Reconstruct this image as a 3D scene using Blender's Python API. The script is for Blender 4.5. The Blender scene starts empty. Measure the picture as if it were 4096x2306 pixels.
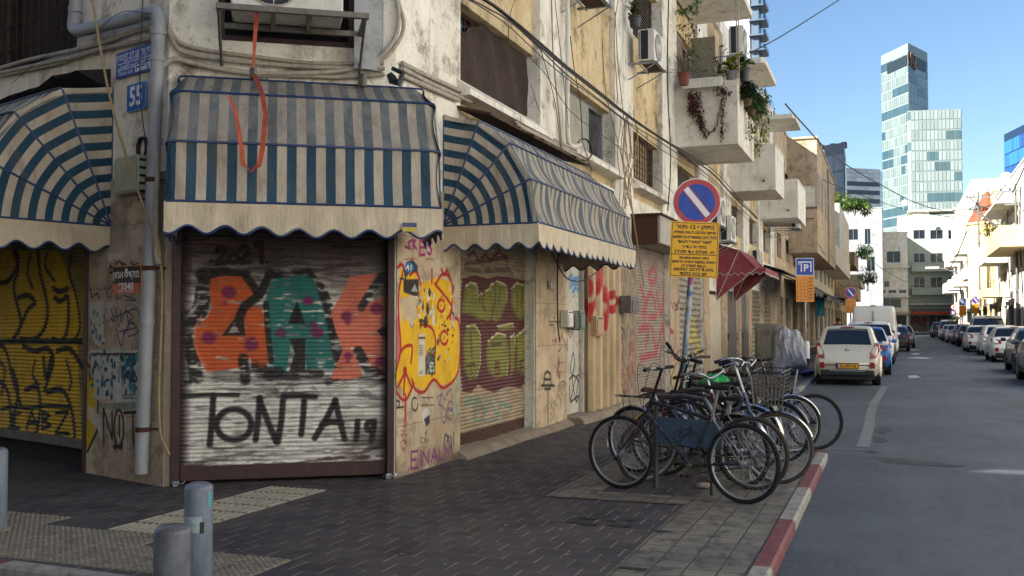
import bpy, math, random, bmesh
import numpy as np
from mathutils import Vector, Matrix
random.seed(7)
D = bpy.data
SC = bpy.context.scene
COL = SC.collection
R = math.radians
PI = math.pi

# ------------------------------------------------------------------ camera
YAW, PITCH, CH = R(20.7), R(2.005), 1.52
cam = D.objects.new('camera', D.cameras.new('camera')); COL.objects.link(cam)
cam.location = (0, 0, CH)
cam.rotation_euler = (PI/2+PITCH, 0, YAW)
cam.data.sensor_width = 36; cam.data.lens = 36*1000/1024
cam.data.clip_start = .1; cam.data.clip_end = 4000
SC.camera = cam
CM = Matrix.Rotation(YAW, 3, 'Z') @ Matrix.Rotation(PI/2+PITCH, 3, 'X')

# measuring helpers: read a place on the ground or on a wall off the photograph (1024 x 576 px)
def ray(px, py): return CM @ Vector(((px-512)/1000, -(py-288)/1000, -1))
def G(px, py, z=0.0):
    d = ray(px, py); t = (z-CH)/d.z
    return Vector((d.x*t, d.y*t, z))
def at(px, depth, z=0.0):
    X = (px-512)/1000*depth
    return Vector((-math.sin(YAW)*depth+math.cos(YAW)*X, math.cos(YAW)*depth+math.sin(YAW)*X, z))
CR = {1: (0, 0, .19876), 2: (250, 0, .19876), 3: (475, 0, .19876), 4: (625, 0, .15516), 5: (800, 25, .17244), 6: (625, 175, .15516),
      7: (775, 225, .13795), 8: (550, 325, .17341), 11: (0, 225, .24242), 12: (162.5, 200, .20695), 13: (375, 212.5, .18968), 14: (150, 425, .17469), 20: (0, 0, .39752)}
def cp(c, x, y): a, b, k = CR[c]; return a+k*x, b+k*y

class Frame:                      # a vertical wall: s to the right, y into the wall, z up
    def __init__(f, ox, oy, rot):
        f.o = Vector((ox, oy, 0)); f.rot = rot
        f.u = Vector((math.cos(rot), math.sin(rot), 0)); f.n = Vector((-math.sin(rot), math.cos(rot), 0))
    def hit(f, px, py, out=0.0):
        d = ray(px, py); p0 = f.o - f.n*out
        t = (p0-Vector((0, 0, CH))).dot(f.n)/d.dot(f.n)
        p = Vector((0, 0, CH))+d*t
        return (p-f.o).dot(f.u), p.z
    def w(f, s, out=0.0, z=0.0): return f.o+f.u*s-f.n*out+Vector((0, 0, z))
AX, AY, BX, BY = -6.33, 7.60, -4.56, 8.80
FL = Frame(AX, AY, R(-18.2))
FC = Frame(AX, AY, math.atan2(BY-AY, BX-AX))
FF = Frame(-4.56, 0, R(90))
FR = Frame(7.4, 60, R(-90.4))      # right hand side of the street, s runs towards the viewer
CLEN = math.hypot(BX-AX, BY-AY)
W0 = Frame(0, 0, 0)

# ------------------------------------------------------------------ objects
def prop(o, label=None, cat=None, group=None, kind=None):
    if label: o['label'] = label
    if cat: o['category'] = cat
    if group: o['group'] = group
    if kind: o['kind'] = kind
    return o
def thing(name, label, cat, loc=(0, 0, 0), rz=0.0, group=None):
    o = D.objects.new(name, None); COL.objects.link(o); o.empty_display_size = .1
    o.location = loc; o.rotation_euler = (0, 0, rz)
    return prop(o, label, cat, group)
def wthing(name, label, cat, fr, s=0, out=0, z=0, group=None):
    return thing(name, label, cat, fr.w(s, out, z), fr.rot, group)
def kids(o): return [c for c in D.objects if c.parent == o]
def copy_tree(o, parent=None):
    c = o.copy(); COL.objects.link(c); c.parent = parent
    for k in kids(o): copy_tree(k, c)
    return c

class MB:
    def __init__(m): m.v = []; m.f = []; m.mi = []; m.uv = []; m.k = 0; m.xf = None; m.fc = None; m.cols = []
    def add(m, vs, fs, uvs=None):
        b = len(m.v)
        if m.xf is not None: vs = [m.xf @ Vector(v) for v in vs]
        m.v += [tuple(v) for v in vs]
        for i, f in enumerate(fs):
            m.f.append(tuple(b+j for j in f)); m.mi.append(m.k)
            m.uv.append(uvs[i] if uvs else None); m.cols.append(m.fc)
        return m
    def box(m, x0, x1, y0, y1, z0, z1):
        return m.add([(x0, y0, z0), (x1, y0, z0), (x1, y1, z0), (x0, y1, z0), (x0, y0, z1), (x1, y0, z1), (x1, y1, z1), (x0, y1, z1)],
                     [(0, 3, 2, 1), (4, 5, 6, 7), (0, 1, 5, 4), (1, 2, 6, 5), (2, 3, 7, 6), (3, 0, 4, 7)])
    def bbox(m, x0, x1, y0, y1, z0, z1, b=.01):   # chamfered box
        bm = bmesh.new(); bmesh.ops.create_cube(bm, size=1)
        for v in bm.verts: v.co = Vector(((x0+x1)/2+v.co.x*(x1-x0), (y0+y1)/2+v.co.y*(y1-y0), (z0+z1)/2+v.co.z*(z1-z0)))
        bmesh.ops.bevel(bm, geom=bm.edges[:], offset=b, segments=2, affect='EDGES', profile=.5)
        bm.verts.index_update()
        m.add([v.co.copy() for v in bm.verts], [[v.index for v in f.verts] for f in bm.faces]); bm.free(); return m
    def quad(m, a, b, c, d, uv=None): return m.add([a, b, c, d], [(0, 1, 2, 3)], [uv] if uv else None)
    def prism(m, pts, z0, z1):      # pts ccw in xy
        n = len(pts); vs = [(p[0], p[1], z0) for p in pts]+[(p[0], p[1], z1) for p in pts]
        fs = [tuple(range(n-1, -1, -1)), tuple(range(n, 2*n))]+[(i, (i+1) % n, n+(i+1) % n, n+i) for i in range(n)]
        return m.add(vs, fs)
    def plate(m, pts, y0, y1):      # pts (x,z) outline, thickness along y
        n = len(pts); vs = [(p[0], y0, p[1]) for p in pts]+[(p[0], y1, p[1]) for p in pts]
        fs = [tuple(range(n)), tuple(range(2*n-1, n-1, -1))]+[(i, n+i, n+(i+1) % n, (i+1) % n) for i in range(n)]
        return m.add(vs, fs)
    def disc(m, cx, cz, r, y0, y1, n=32):
        return m.plate([(cx+r*math.cos(2*PI*i/n), cz+r*math.sin(2*PI*i/n)) for i in range(n)], y0, y1)
    def tube(m, pts, r, n=6, closed=False, cap=True):
        pts = [Vector(p) for p in pts]; P = len(pts)
        if P < 2: return m
        rs = r if isinstance(r, (list, tuple)) else [r]*P
        vs = []; up = None
        for i, p in enumerate(pts):
            if closed: t = pts[(i+1) % P]-pts[i-1]
            else: t = pts[min(i+1, P-1)]-pts[max(i-1, 0)]
            if t.length < 1e-9: t = Vector((0, 0, 1))
            t.normalize()
            if up is None: up = Vector((0, 0, 1)) if abs(t.z) < .9 else Vector((1, 0, 0))
            a = t.cross(up)
            if a.length < 1e-6: a = t.orthogonal()
            a.normalize(); b = a.cross(t); up = b
            for k in range(n):
                q = 2*PI*k/n; vs.append(p+(a*math.cos(q)+b*math.sin(q))*rs[i])
        fs = []
        for i in range(P if closed else P-1):
            j = (i+1) % P
            for k in range(n):
                l = (k+1) % n; fs.append((i*n+k, i*n+l, j*n+l, j*n+k))
        if cap and not closed: fs += [tuple(range(n-1, -1, -1)), tuple((P-1)*n+k for k in range(n))]
        return m.add(vs, fs)
    def lathe(m, prof, c=(0, 0, 0), n=24, axis='z'):   # prof (r,h)
        vs = []
        for r, h in prof:
            for k in range(n):
                q = 2*PI*k/n; x, y = r*math.cos(q), r*math.sin(q)
                p = (x, y, h) if axis == 'z' else ((x, h, y) if axis == 'y' else (h, x, y))
                vs.append((p[0]+c[0], p[1]+c[1], p[2]+c[2]))
        fs = [(i*n+k, i*n+(k+1) % n, (i+1)*n+(k+1) % n, (i+1)*n+k) for i in range(len(prof)-1) for k in range(n)]
        if prof[0][0] > 1e-4: fs.append(tuple(range(n-1, -1, -1)))
        if prof[-1][0] > 1e-4: fs.append(tuple((len(prof)-1)*n+k for k in range(n)))
        return m.add(vs, fs)
    def grid(m, P, uvf=None):      # P[i][j] points
        ni, nj = len(P), len(P[0]); vs = [p for row in P for p in row]
        fs = []; uv = []
        for i in range(ni-1):
            for j in range(nj-1):
                fs.append((i*nj+j, i*nj+j+1, (i+1)*nj+j+1, (i+1)*nj+j))
                if uvf: uv.append([uvf[i][j], uvf[i][j+1], uvf[i+1][j+1], uvf[i+1][j]])
        return m.add(vs, fs, uv if uvf else None)
    def build(m, name, mats, parent=None, smooth=False, weld=False):
        me = D.meshes.new(name); me.from_pydata(m.v, [], m.f)
        mats = mats if isinstance(mats, (list, tuple)) else [mats]
        for x in mats: me.materials.append(x)
        me.polygons.foreach_set('material_index', m.mi)
        if any(u is not None for u in m.uv):
            L = me.uv_layers.new(name='UVMap'); a = []
            for f, u in zip(m.f, m.uv): a += (u if u is not None else [(0, 0)]*len(f))
            L.data.foreach_set('uv', np.array(a, dtype=np.float32).ravel())
        if any(c is not None for c in m.cols):
            A = me.color_attributes.new('Col', 'FLOAT_COLOR', 'CORNER'); a = []
            for f, c in zip(m.f, m.cols): a += [tuple(lin(c if c is not None else (.5, .5, .5)))+(1,)]*len(f)
            A.data.foreach_set('color', np.array(a, dtype=np.float32).ravel())
        if weld:
            bm = bmesh.new(); bm.from_mesh(me); bmesh.ops.remove_doubles(bm, verts=bm.verts, dist=1e-4)
            bmesh.ops.recalc_face_normals(bm, faces=bm.faces); bm.to_mesh(me); bm.free()
        if smooth:
            me.polygons.foreach_set('use_smooth', [True]*len(me.polygons))
            try: me.set_sharp_from_angle(angle=R(40))
            except Exception: pass
        me.update()
        o = D.objects.new(name, me); COL.objects.link(o)
        if parent is not None: o.parent = parent
        return o

# ------------------------------------------------------------------ materials
def lin(c): return tuple(((x/12.92) if x <= .04045 else ((x+.055)/1.055)**2.4) for x in c[:3])
def hx(s): return tuple(int(s[i:i+2], 16)/255 for i in (0, 2, 4))
def C(c):
    if isinstance(c, str): c = hx(c)
    return lin(c)+(1,)
class NT:
    def __init__(s, name):
        s.m = D.materials.new(name); s.m.use_nodes = True; s.t = s.m.node_tree; s.t.nodes.clear()
        s.out = s.n('ShaderNodeOutputMaterial'); s.b = s.n('ShaderNodeBsdfPrincipled'); s.l(s.b.outputs[0], s.out.inputs[0])
    def n(s, k, **kw):
        x = s.t.nodes.new(k)
        for a, v in kw.items(): setattr(x, a, v)
        return x
    def l(s, a, b): s.t.links.new(a, b)
    def set(s, sock, v):
        if hasattr(v, 'links') or isinstance(v, bpy.types.NodeSocket): s.l(v, sock)
        else: sock.default_value = v
    def coord(s, sc=(1, 1, 1), rot=(0, 0, 0), kind='Object'):
        tc = s.n('ShaderNodeTexCoord'); mp = s.n('ShaderNodeMapping'); s.l(tc.outputs[kind], mp.inputs[0])
        mp.inputs['Scale'].default_value = sc; mp.inputs['Rotation'].default_value = rot; return mp.outputs[0]
    def noise(s, scale, det=4, rough=.6, vec=None, sc=(1, 1, 1), dist=0):
        x = s.n('ShaderNodeTexNoise'); x.inputs['Scale'].default_value = scale; x.inputs['Detail'].default_value = det
        x.inputs['Roughness'].default_value = rough; x.inputs['Distortion'].default_value = dist
        s.l(vec if vec is not None else s.coord(sc), x.inputs['Vector']); return x.outputs['Fac']
    def ramp(s, f, a, b, va=0.0, vb=1.0):
        x = s.n('ShaderNodeMapRange'); x.clamp = True; s.l(f, x.inputs[0])
        for i, v in zip((1, 2, 3, 4), (a, b, va, vb)): x.inputs[i].default_value = v
        return x.outputs[0]
    def math(s, op, a, b=0.0):
        x = s.n('ShaderNodeMath', operation=op); s.set(x.inputs[0], a); s.set(x.inputs[1], b); return x.outputs[0]
    def mix(s, f, a, b, mode='MIX'):
        x = s.n('ShaderNodeMix', data_type='RGBA', blend_type=mode); s.set(x.inputs[0], f); s.set(x.inputs[6], a); s.set(x.inputs[7], b); return x.outputs[2]
    def bump(s, h, st=.3, dist=.01):
        x = s.n('ShaderNodeBump'); x.inputs['Strength'].default_value = st; x.inputs['Distance'].default_value = dist
        s.l(h, x.inputs['Height']); s.l(x.outputs[0], s.b.inputs['Normal'])
    def fin(s, col, rough=.8, metal=0.0, spec=None):
        s.set(s.b.inputs['Base Color'], col); s.set(s.b.inputs['Roughness'], rough); s.set(s.b.inputs['Metallic'], metal)
        if spec is not None: s.b.inputs['Specular IOR Level'].default_value = spec
        return s.m
MC = {}
def simple(name, c, rough=.6, metal=0.0, var=.25, scale=6, dirt=None, dirtamt=.35, bump=.1, bs=80, coat=0):
    """a painted or raw surface: two tones of noise, optional grime, fine bump"""
    if name in MC: return MC[name]
    t = NT(name); c1 = C(c); c2 = tuple(x*(1-var) for x in c1[:3])+(1,)
    col = t.mix(t.ramp(t.noise(scale, 5), .3, .7), c1, c2)
    if dirt: col = t.mix(t.ramp(t.noise(scale*2.3, 6, .7, sc=(1, 1, .35)), .45, .75, 0, dirtamt), col, C(dirt))
    if bump: t.bump(t.noise(bs, 3), bump, .004)
    m = t.fin(col, t.ramp(t.noise(scale*3), .3, .7, max(0, rough-.08), min(1, rough+.1)), metal)
    if coat: t.b.inputs['Coat Weight'].default_value = coat; t.b.inputs['Coat Roughness'].default_value = .06
    MC[name] = m; return m
def plaster(name, c, c2, stain, amt=.5, seed=0, stain2='4a3c2e'):
    """weathered render: soft tonal patches, vertical run marks, spots of grime and hairline cracks"""
    t = NT(name)
    base = t.mix(t.ramp(t.noise(.8+seed*.1, 6, .65), .35, .68), C(c), C(c2))
    run = t.ramp(t.noise(3.0, 6, .7, sc=(1, 1, .12), dist=.4), .5, .78, 0, amt)
    col = t.mix(run, base, C(stain))
    col = t.mix(t.ramp(t.noise(2.2, 8, .75), .52, .68, 0, amt), col, C(stain2))
    col = t.mix(t.ramp(t.noise(26, 5, .7), .56, .74, 0, amt*.8), col, C(stain2))
    v = t.n('ShaderNodeTexVoronoi', feature='DISTANCE_TO_EDGE'); v.inputs['Scale'].default_value = .9
    w = t.n('ShaderNodeTexNoise'); w.inputs['Scale'].default_value = 2.5; w.inputs['Detail'].default_value = 6
    t.l(t.coord(), w.inputs['Vector'])
    mx = t.n('ShaderNodeMix', data_type='RGBA', blend_type='LINEAR_LIGHT'); mx.inputs[0].default_value = .35
    t.l(t.coord(), mx.inputs[6]); t.l(w.outputs['Color'], mx.inputs[7]); t.l(mx.outputs[2], v.inputs['Vector'])
    cr = t.math('MULTIPLY', t.ramp(v.outputs['Distance'], 0, .009, .55, 0), t.ramp(t.noise(.7, 3), .5, .6))
    col = t.mix(cr, col, C('4a3d30'))
    h = t.math('ADD', t.noise(30, 5), t.math('MULTIPLY', t.noise(4, 6), 1.5))
    t.bump(h, .35, .012)
    return t.fin(col, .92, 0, .25)
def attr_mat(name, rough=.6, metal=0.0, dirt=.3, bump=.15, spec=.5):
    t = NT(name); a = t.n('ShaderNodeAttribute'); a.attribute_name = 'Col'
    col = t.mix(t.ramp(t.noise(5, 7, .72, sc=(1, 1, .5)), .48, .72, 0, dirt), a.outputs['Color'], C('3c342c'))
    col = t.mix(t.ramp(t.noise(40, 4, .7), .4, .75, 0, dirt*.7), col, C('6a6158'))
    if bump: t.bump(t.noise(60, 4), bump, .004)
    return t.fin(col, t.ramp(t.noise(14, 4), .3, .7, rough-.1, rough+.12), metal, spec)

M = {}
M['white'] = plaster('weathered white plaster', 'e2ddd0', 'c6bfae', '7a7062', .9)
M['cream'] = plaster('weathered cream plaster', 'ccb892', 'ad976f', '705c42', .9, 1)
M['grey'] = plaster('grey painted plaster', '9a9c9e', '85878a', '5e5b57', .5, 2)
M['beige'] = plaster('beige painted plaster', 'b9a68b', 'a08c70', '6a5844', .85, 3)
M['pale'] = plaster('pale whitewashed plaster', 'd8d4c8', 'c2bbac', '8d8474', .5, 4)
M['green'] = plaster('grey green plaster', 'a3ab9f', '98a094', '7c8278', .15, 5)
M['yellowish'] = plaster('pale yellow plaster', 'd4c394', 'c4b07e', '9c8a62', .3, 6)
M['dark'] = simple('dark recess', '14110f', .9, var=.4)
M['rust'] = simple('rusty iron', '4e3020', .85, .2, .5, 9, '2a1a12', .6, .4)
M['oldmetal'] = simple('grimy grey metal', '6f6b64', .55, .4, .35, 7, '3a2c22', .6, .2)
M['maroon'] = simple('dark maroon painted iron', '3a1d1c', .55, 0, .3, 8, '17100e', .6, .2)
M['galv'] = simple('galvanised pole', '8e959b', .42, .6, .25, 10, '4c4a48', .35, .15)
M['pvc'] = simple('grey plastic pipe', '92959a', .5, 0, .18, 4, '55504a', .5, .08)
M['pipe'] = simple('painted pale conduit', 'a59c8c', .6, 0, .3, 9, '544838', .65, .2)
M['cable'] = simple('black cable', '15151a', .6, 0, .2, 5, bump=0)
M['rope'] = simple('sun bleached rope', '9a8463', .9, 0, .3, 30, bump=.4, bs=200)
M['acwhite'] = simple('aged white enamel', 'c9c6bb', .45, 0, .12, 5, '7d6f5c', .45, .05)
M['acdark'] = simple('condenser fins', '20242b', .6, .3, .3, 50)
M['bolblue'] = simple('grey blue bollard paint', '626d7a', .38, 0, .15, 5, '2c2724', .55, .15)
M['bolgrey'] = simple('chipped grey bollard paint', '565c66', .42, 0, .3, 7, '3a2018', .85, .3)
M['black'] = simple('black rubber', '0a0a0b', .85, 0, .25, 20, bump=.1)
M['blackp'] = simple('black enamel', '0f1116', .28, 0, .2, 6, '3a352f', .25, .03)
M['chrome'] = simple('bright metal', 'b9bcc0', .22, 1, .15, 9, '6a5a48', .25, .03)
M['alu'] = simple('brushed aluminium', 'a8abb0', .38, .9, .2, 9, bump=.05)
M['glass'] = simple('dark window glass', '141a1f', .08, 0, .3, 3, bump=0)
M['glassblue'] = simple('reflecting window glass', '27394a', .08, .3, .3, 3, bump=0)
M['woodbrown'] = simple('brown wood', '5b3a22', .7, 0, .35, 5, '2a1a10', .4, .3)
M['terracotta'] = simple('terracotta', '6f3a2a', .8, 0, .25, 8, '5b3a2a', .4, .2)
M['pot'] = simple('dark plastic pot', '23252b', .5)
M['potgrey'] = simple('grey plastic pot', '6a6a66', .6)
M['stepstone'] = simple('rough concrete step', '8c7f6c', .95, 0, .3, 5, '3f382f', .6, .6, 30)
M['signblue'] = simple('blue sign enamel', '0c3c9e', .5, 0, .1, 4, '23324e', .3, .02)
M['signblue2'] = simple('faded blue enamel', '125cae', .5, 0, .12, 4, '23324e', .3, .02)
M['signred'] = simple('red sign enamel', 'a81420', .35, 0, .1, 4, '4e1518', .2, .02)
M['signwhite'] = simple('white sign enamel', 'd8d8dc', .4, 0, .08, 4, '8a8478', .3, .02)
M['signyel'] = simple('yellow sign enamel', 'e2a800', .5, 0, .1, 4, '8a6a1c', .35, .02)
M['signora'] = simple('orange sign enamel', 'de8a10', .4, 0, .12, 4, '8a5a1c', .3, .02)
M['ink'] = simple('black sign ink', '111113', .5, bump=0)
M['steel'] = simple('rack steel', '5c6066', .4, .7, .25, 9, '3a2c22', .4, .1)
M['leaf'] = simple('leaf green', '3f6a22', .5, 0, .45, 14, bump=0)
M['leafdark'] = simple('dark leaf', '26401c', .5, 0, .45, 14, bump=0)
M['leafyel'] = simple('yellowish green leaf', '7d8a2a', .5, 0, .45, 14, bump=0)  # lighter, yellower leaf colour
M['dryvine'] = simple('dry brown vine', '4a2418', .85, 0, .4, 14, bump=0)
M['aloe'] = simple('aloe leaf', '6a6450', .6, 0, .4, 14, bump=0)
M['wallattr'] = attr_mat('graffitied stone facing', .8, 0, .4, .3, .25)
M['shutattr'] = attr_mat('painted shutter slats', .6, 0, .45, .1, .3)
M['curt'] = attr_mat('curtain wall panels', .22, 0, .0, 0, .8)
# ------------------------------------------------------------------ painted grids (shutters and graffitied facings)
def h2(ix, iz, seed):
    n = (ix*374761393+iz*668265263+seed*974634777) & 0xffffffff
    n = ((n ^ (n >> 13))*1274126177) & 0xffffffff
    return ((n ^ (n >> 16)) & 0xffff)/65535.0
def vn(S, Z, sc, seed=1, scz=None):
    X, Y = S*sc, Z*(scz or sc); ix, iy = np.floor(X).astype(np.int64), np.floor(Y).astype(np.int64)
    fx, fy = X-ix, Y-iy; fx = fx*fx*(3-2*fx); fy = fy*fy*(3-2*fy)
    a, b, c, d = h2(ix, iy, seed), h2(ix+1, iy, seed), h2(ix, iy+1, seed), h2(ix+1, iy+1, seed)
    return (a*(1-fx)+b*fx)*(1-fy)+(c*(1-fx)+d*fx)*fy
def fbm(S, Z, sc, seed=1, o=4, scz=None):
    r = 0; w = 0; a = 1
    for i in range(o): r = r+a*vn(S, Z, sc*2**i, seed+i*17, (scz*2**i) if scz else None); w += a; a *= .55
    return r/w
def ell(cx, cy, rx, ry, n=20, a0=0, a1=360):
    return [(cx+rx*math.cos(R(a0+(a1-a0)*i/n)), cy+ry*math.sin(R(a0+(a1-a0)*i/n))) for i in range(n+1)]
def smooth_line(p, k=4):
    if len(p) < 3: return p
    q = [p[0]]+list(p)+[p[-1]]; out = []
    for i in range(1, len(q)-2):
        for j in range(k):
            t = j/k; a, b, c, d = q[i-1], q[i], q[i+1], q[i+2]
            out.append(tuple(.5*((2*b[m])+(-a[m]+c[m])*t+(2*a[m]-5*b[m]+4*c[m]-d[m])*t*t+(-a[m]+3*b[m]-3*c[m]+d[m])*t**3) for m in (0, 1)))
    return out+[p[-1]]
class Paint:
    def __init__(p, fr, s0, s1, z0, z1, rs, rz, base, crop, out=0.0):
        p.fr, p.s0, p.s1, p.z0, p.z1, p.crop, p.out = fr, s0, s1, z0, z1, crop, out
        p.ns = max(2, int((s1-s0)/rs)+1); p.nz = max(2, int((z1-z0)/rz)+1)
        p.S, p.Z = np.meshgrid(np.linspace(s0, s1, p.ns), np.linspace(z0, z1, p.nz))
        p.c = np.ones((p.nz, p.ns, 3))*np.array(hx(base) if isinstance(base, str) else base)
        p.mask = None
    def loc(p, pts, crop=None):
        if crop == 0: return pts
        return [p.fr.hit(*cp(crop or p.crop, x, y), p.out) for x, y in pts]
    def comp(p, a, col):
        col = np.array(hx(col) if isinstance(col, str) else col)
        if p.mask is not None: a = a*p.mask
        p.c = p.c*(1-a[..., None])+col*a[..., None]
    def worn(p, a, w, seed=3, sc=18):
        if w <= 0: return a
        w = w*1.12; n = fbm(p.S, p.Z, sc*.35, seed, 4, sc*1.9)
        return a*np.clip((n-w)*14+.5, 0, 1)
    def poly(p, pts, col, a=1.0, wear=0, crop=None, soft=.012, seed=3):
        q = p.loc(pts, crop); ins = np.zeros(p.S.shape, bool); dm = np.full(p.S.shape, 9.0)
        n = len(q)
        for i in range(n):
            (x1, y1), (x2, y2) = q[i], q[(i+1) % n]
            if y1 != y2:
                cond = ((y1 > p.Z) != (y2 > p.Z)) & (p.S < (x2-x1)*(p.Z-y1)/(y2-y1)+x1); ins ^= cond
            dm = np.minimum(dm, p.dseg(x1, y1, x2, y2))
        al = np.where(ins, np.clip(.5+dm/soft, 0, 1), np.clip(.5-dm/soft, 0, 1))
        p.comp(p.worn(al*a, wear, seed), col)
    def dseg(p, x1, y1, x2, y2):
        dx, dy = x2-x1, y2-y1; L = dx*dx+dy*dy+1e-12
        t = np.clip(((p.S-x1)*dx+(p.Z-y1)*dy)/L, 0, 1)
        return np.hypot(p.S-x1-t*dx, p.Z-y1-t*dy)
    def line(p, pts, w, col, a=1.0, wear=0, crop=None, sm=False, soft=.5, seed=5):
        q = p.loc(pts, crop)
        if sm: q = smooth_line(q)
        al = np.zeros(p.S.shape); w = w/2
        for i in range(len(q)-1):
            (x1, y1), (x2, y2) = q[i], q[i+1]
            i0 = int((min(x1, x2)-w*2-p.s0)/(p.s1-p.s0)*(p.ns-1)); i1 = int((max(x1, x2)+w*2-p.s0)/(p.s1-p.s0)*(p.ns-1))+2
            j0 = int((min(y1, y2)-w*2-p.z0)/(p.z1-p.z0)*(p.nz-1)); j1 = int((max(y1, y2)+w*2-p.z0)/(p.z1-p.z0)*(p.nz-1))+2
            i0, j0 = max(0, i0), max(0, j0)
            if i1 <= i0 or j1 <= j0: continue
            S, Z = p.S[j0:j1, i0:i1], p.Z[j0:j1, i0:i1]
            dx, dy = x2-x1, y2-y1; L = dx*dx+dy*dy+1e-12
            t = np.clip(((S-x1)*dx+(Z-y1)*dy)/L, 0, 1); d = np.hypot(S-x1-t*dx, Z-y1-t*dy)
            al[j0:j1, i0:i1] = np.maximum(al[j0:j1, i0:i1], np.clip((w-d)/(w*soft+.002)+.6, 0, 1))
        p.comp(p.worn(al*a, wear, seed), col)
    def noise(p, sc, lo, hi, col, a, seed=1, scz=None, zr=None):
        n = np.clip((fbm(p.S, p.Z, sc, seed, 5, scz)-lo)/(hi-lo), 0, 1)*a
        if zr: n = n*np.clip((p.Z-zr[0])/(zr[1]-zr[0]), 0, 1)
        p.comp(n, col)
    def scraps(p, rect, n, cols, size=.08, seed=1, crop=None):   # torn paper
        rnd = random.Random(seed); x0, y0, x1, y1 = rect
        for i in range(n):
            cx, cy = rnd.uniform(x0, x1), rnd.uniform(y0, y1)
            s, z = p.loc([(cx, cy)], crop)[0]; w, h = size*rnd.uniform(.4, 1.4), size*rnd.uniform(.4, 1.6)
            k = rnd.randint(5, 8)
            pts = [(s+w/2*math.cos(2*PI*j/k)*rnd.uniform(.6, 1.2), z+h/2*math.sin(2*PI*j/k)*rnd.uniform(.6, 1.2)) for j in range(k)]
            p.poly(pts, rnd.choice(cols), .9, 0, 0, .006)
    def scribble(p, rect, n, w, cols, seed=1, crop=None, a=.9):   # small illegible tags
        rnd = random.Random(seed); x0, y0, x1, y1 = rect
        for i in range(n):
            x, y = rnd.uniform(x0, x1), rnd.uniform(y0, y1); pts = [(x, y)]
            ww = (x1-x0)*.22; hh = (y1-y0)*.16
            for j in range(rnd.randint(4, 7)): x += rnd.uniform(-.3, .8)*ww*.6; y += rnd.uniform(-1, 1)*hh; pts.append((x, y))
            p.line(pts, w, rnd.choice(cols), a, 0, crop, True)
    def text(p, rows, col, crop, x0, y0, dx, dy, w, seed=0):   # rows of small letter like ticks
        rnd = random.Random(seed)
        for r_, L in enumerate(rows):
            x = x0
            for k in range(L):
                p.line([(x, y0+r_*dy), (x+dx*.6, y0+r_*dy)], w, col, .8, 0, crop)
                if rnd.random() < .8: p.line([(x+dx*.6, y0+r_*dy), (x+dx*.6*rnd.choice((0, 1)), y0+r_*dy+dy*.5)], w, col, .8, 0, crop)
                x += dx
    def mesh(p, name, mat, parent, prof=None, thick=0):
        """prof(z array)->y offset of the surface; vertices in the wall frame"""
        Y = prof(p.S, p.Z) if prof else np.zeros(p.S.shape)
        co = np.stack([p.S, Y-p.out, p.Z], -1).reshape(-1, 3)
        ns, nz = p.ns, p.nz
        i = np.arange(nz-1)[:, None]*ns+np.arange(ns-1)[None, :]
        f = np.stack([i, i+1, i+ns+1, i+ns], -1).reshape(-1, 4)
        me = D.meshes.new(name); me.from_pydata(co.tolist(), [], f.tolist()); me.materials.append(mat)
        A = me.color_attributes.new('Col', 'FLOAT_COLOR', 'POINT')
        c = np.clip(p.c, 0, 1); c = np.where(c <= .04045, c/12.92, ((c+.055)/1.055)**2.4).reshape(-1, 3)
        A.data.foreach_set('color', np.concatenate([c, np.ones((len(c), 1))], 1).astype(np.float32).ravel())
        me.polygons.foreach_set('use_smooth', [True]*len(me.polygons)); me.update()
        o = D.objects.new(name, me); COL.objects.link(o); o.parent = parent
        return o
def slats(period=.04, depth=.021):
    return lambda S, Z: -np.abs(np.sin(PI*Z/period))*depth + .002*np.sin(S*9+Z*3)

# ------------------------------------------------------------------ lettering
def text_obj(s, size, mat, parent, x, y, z, align='CENTER', name='lettering', rtl=False, width=None, bold=0.0, rot=0.0):
    cu = D.curves.new('t', 'FONT'); cu.body = s[::-1] if rtl else s; cu.size = size; cu.align_x = align; cu.align_y = 'CENTER'
    cu.offset = bold; cu.resolution_u = 2
    o = D.objects.new('t', cu); COL.objects.link(o)
    bpy.context.view_layer.update()
    me = D.meshes.new_from_object(o.evaluated_get(bpy.context.evaluated_depsgraph_get()))
    D.objects.remove(o); D.curves.remove(cu)
    me.name = name; sx = 1
    if len(me.vertices):
        xs = [v.co.x for v in me.vertices]
        if width: sx = width/max(1e-6, max(xs)-min(xs))
    cr, sr = math.cos(rot), math.sin(rot)
    for v in me.vertices:
        a, b = v.co.x*sx, v.co.y
        v.co = (a*cr-b*sr, 0, a*sr+b*cr)
    me.materials.clear(); me.materials.append(mat)
    r = D.objects.new(name, me); COL.objects.link(r); r.parent = parent; r.location = (x, y, z)
    return r
def heb(t):   # visual order for Hebrew text that may hold digits
    import re
    out = []
    for w in t.replace('-0', '- 0').split(' '):
        out.append(w if re.fullmatch(r'[0-9:.\-*]+', w) and w != '-' else w[::-1])
    return ' '.join(out[::-1])

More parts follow.
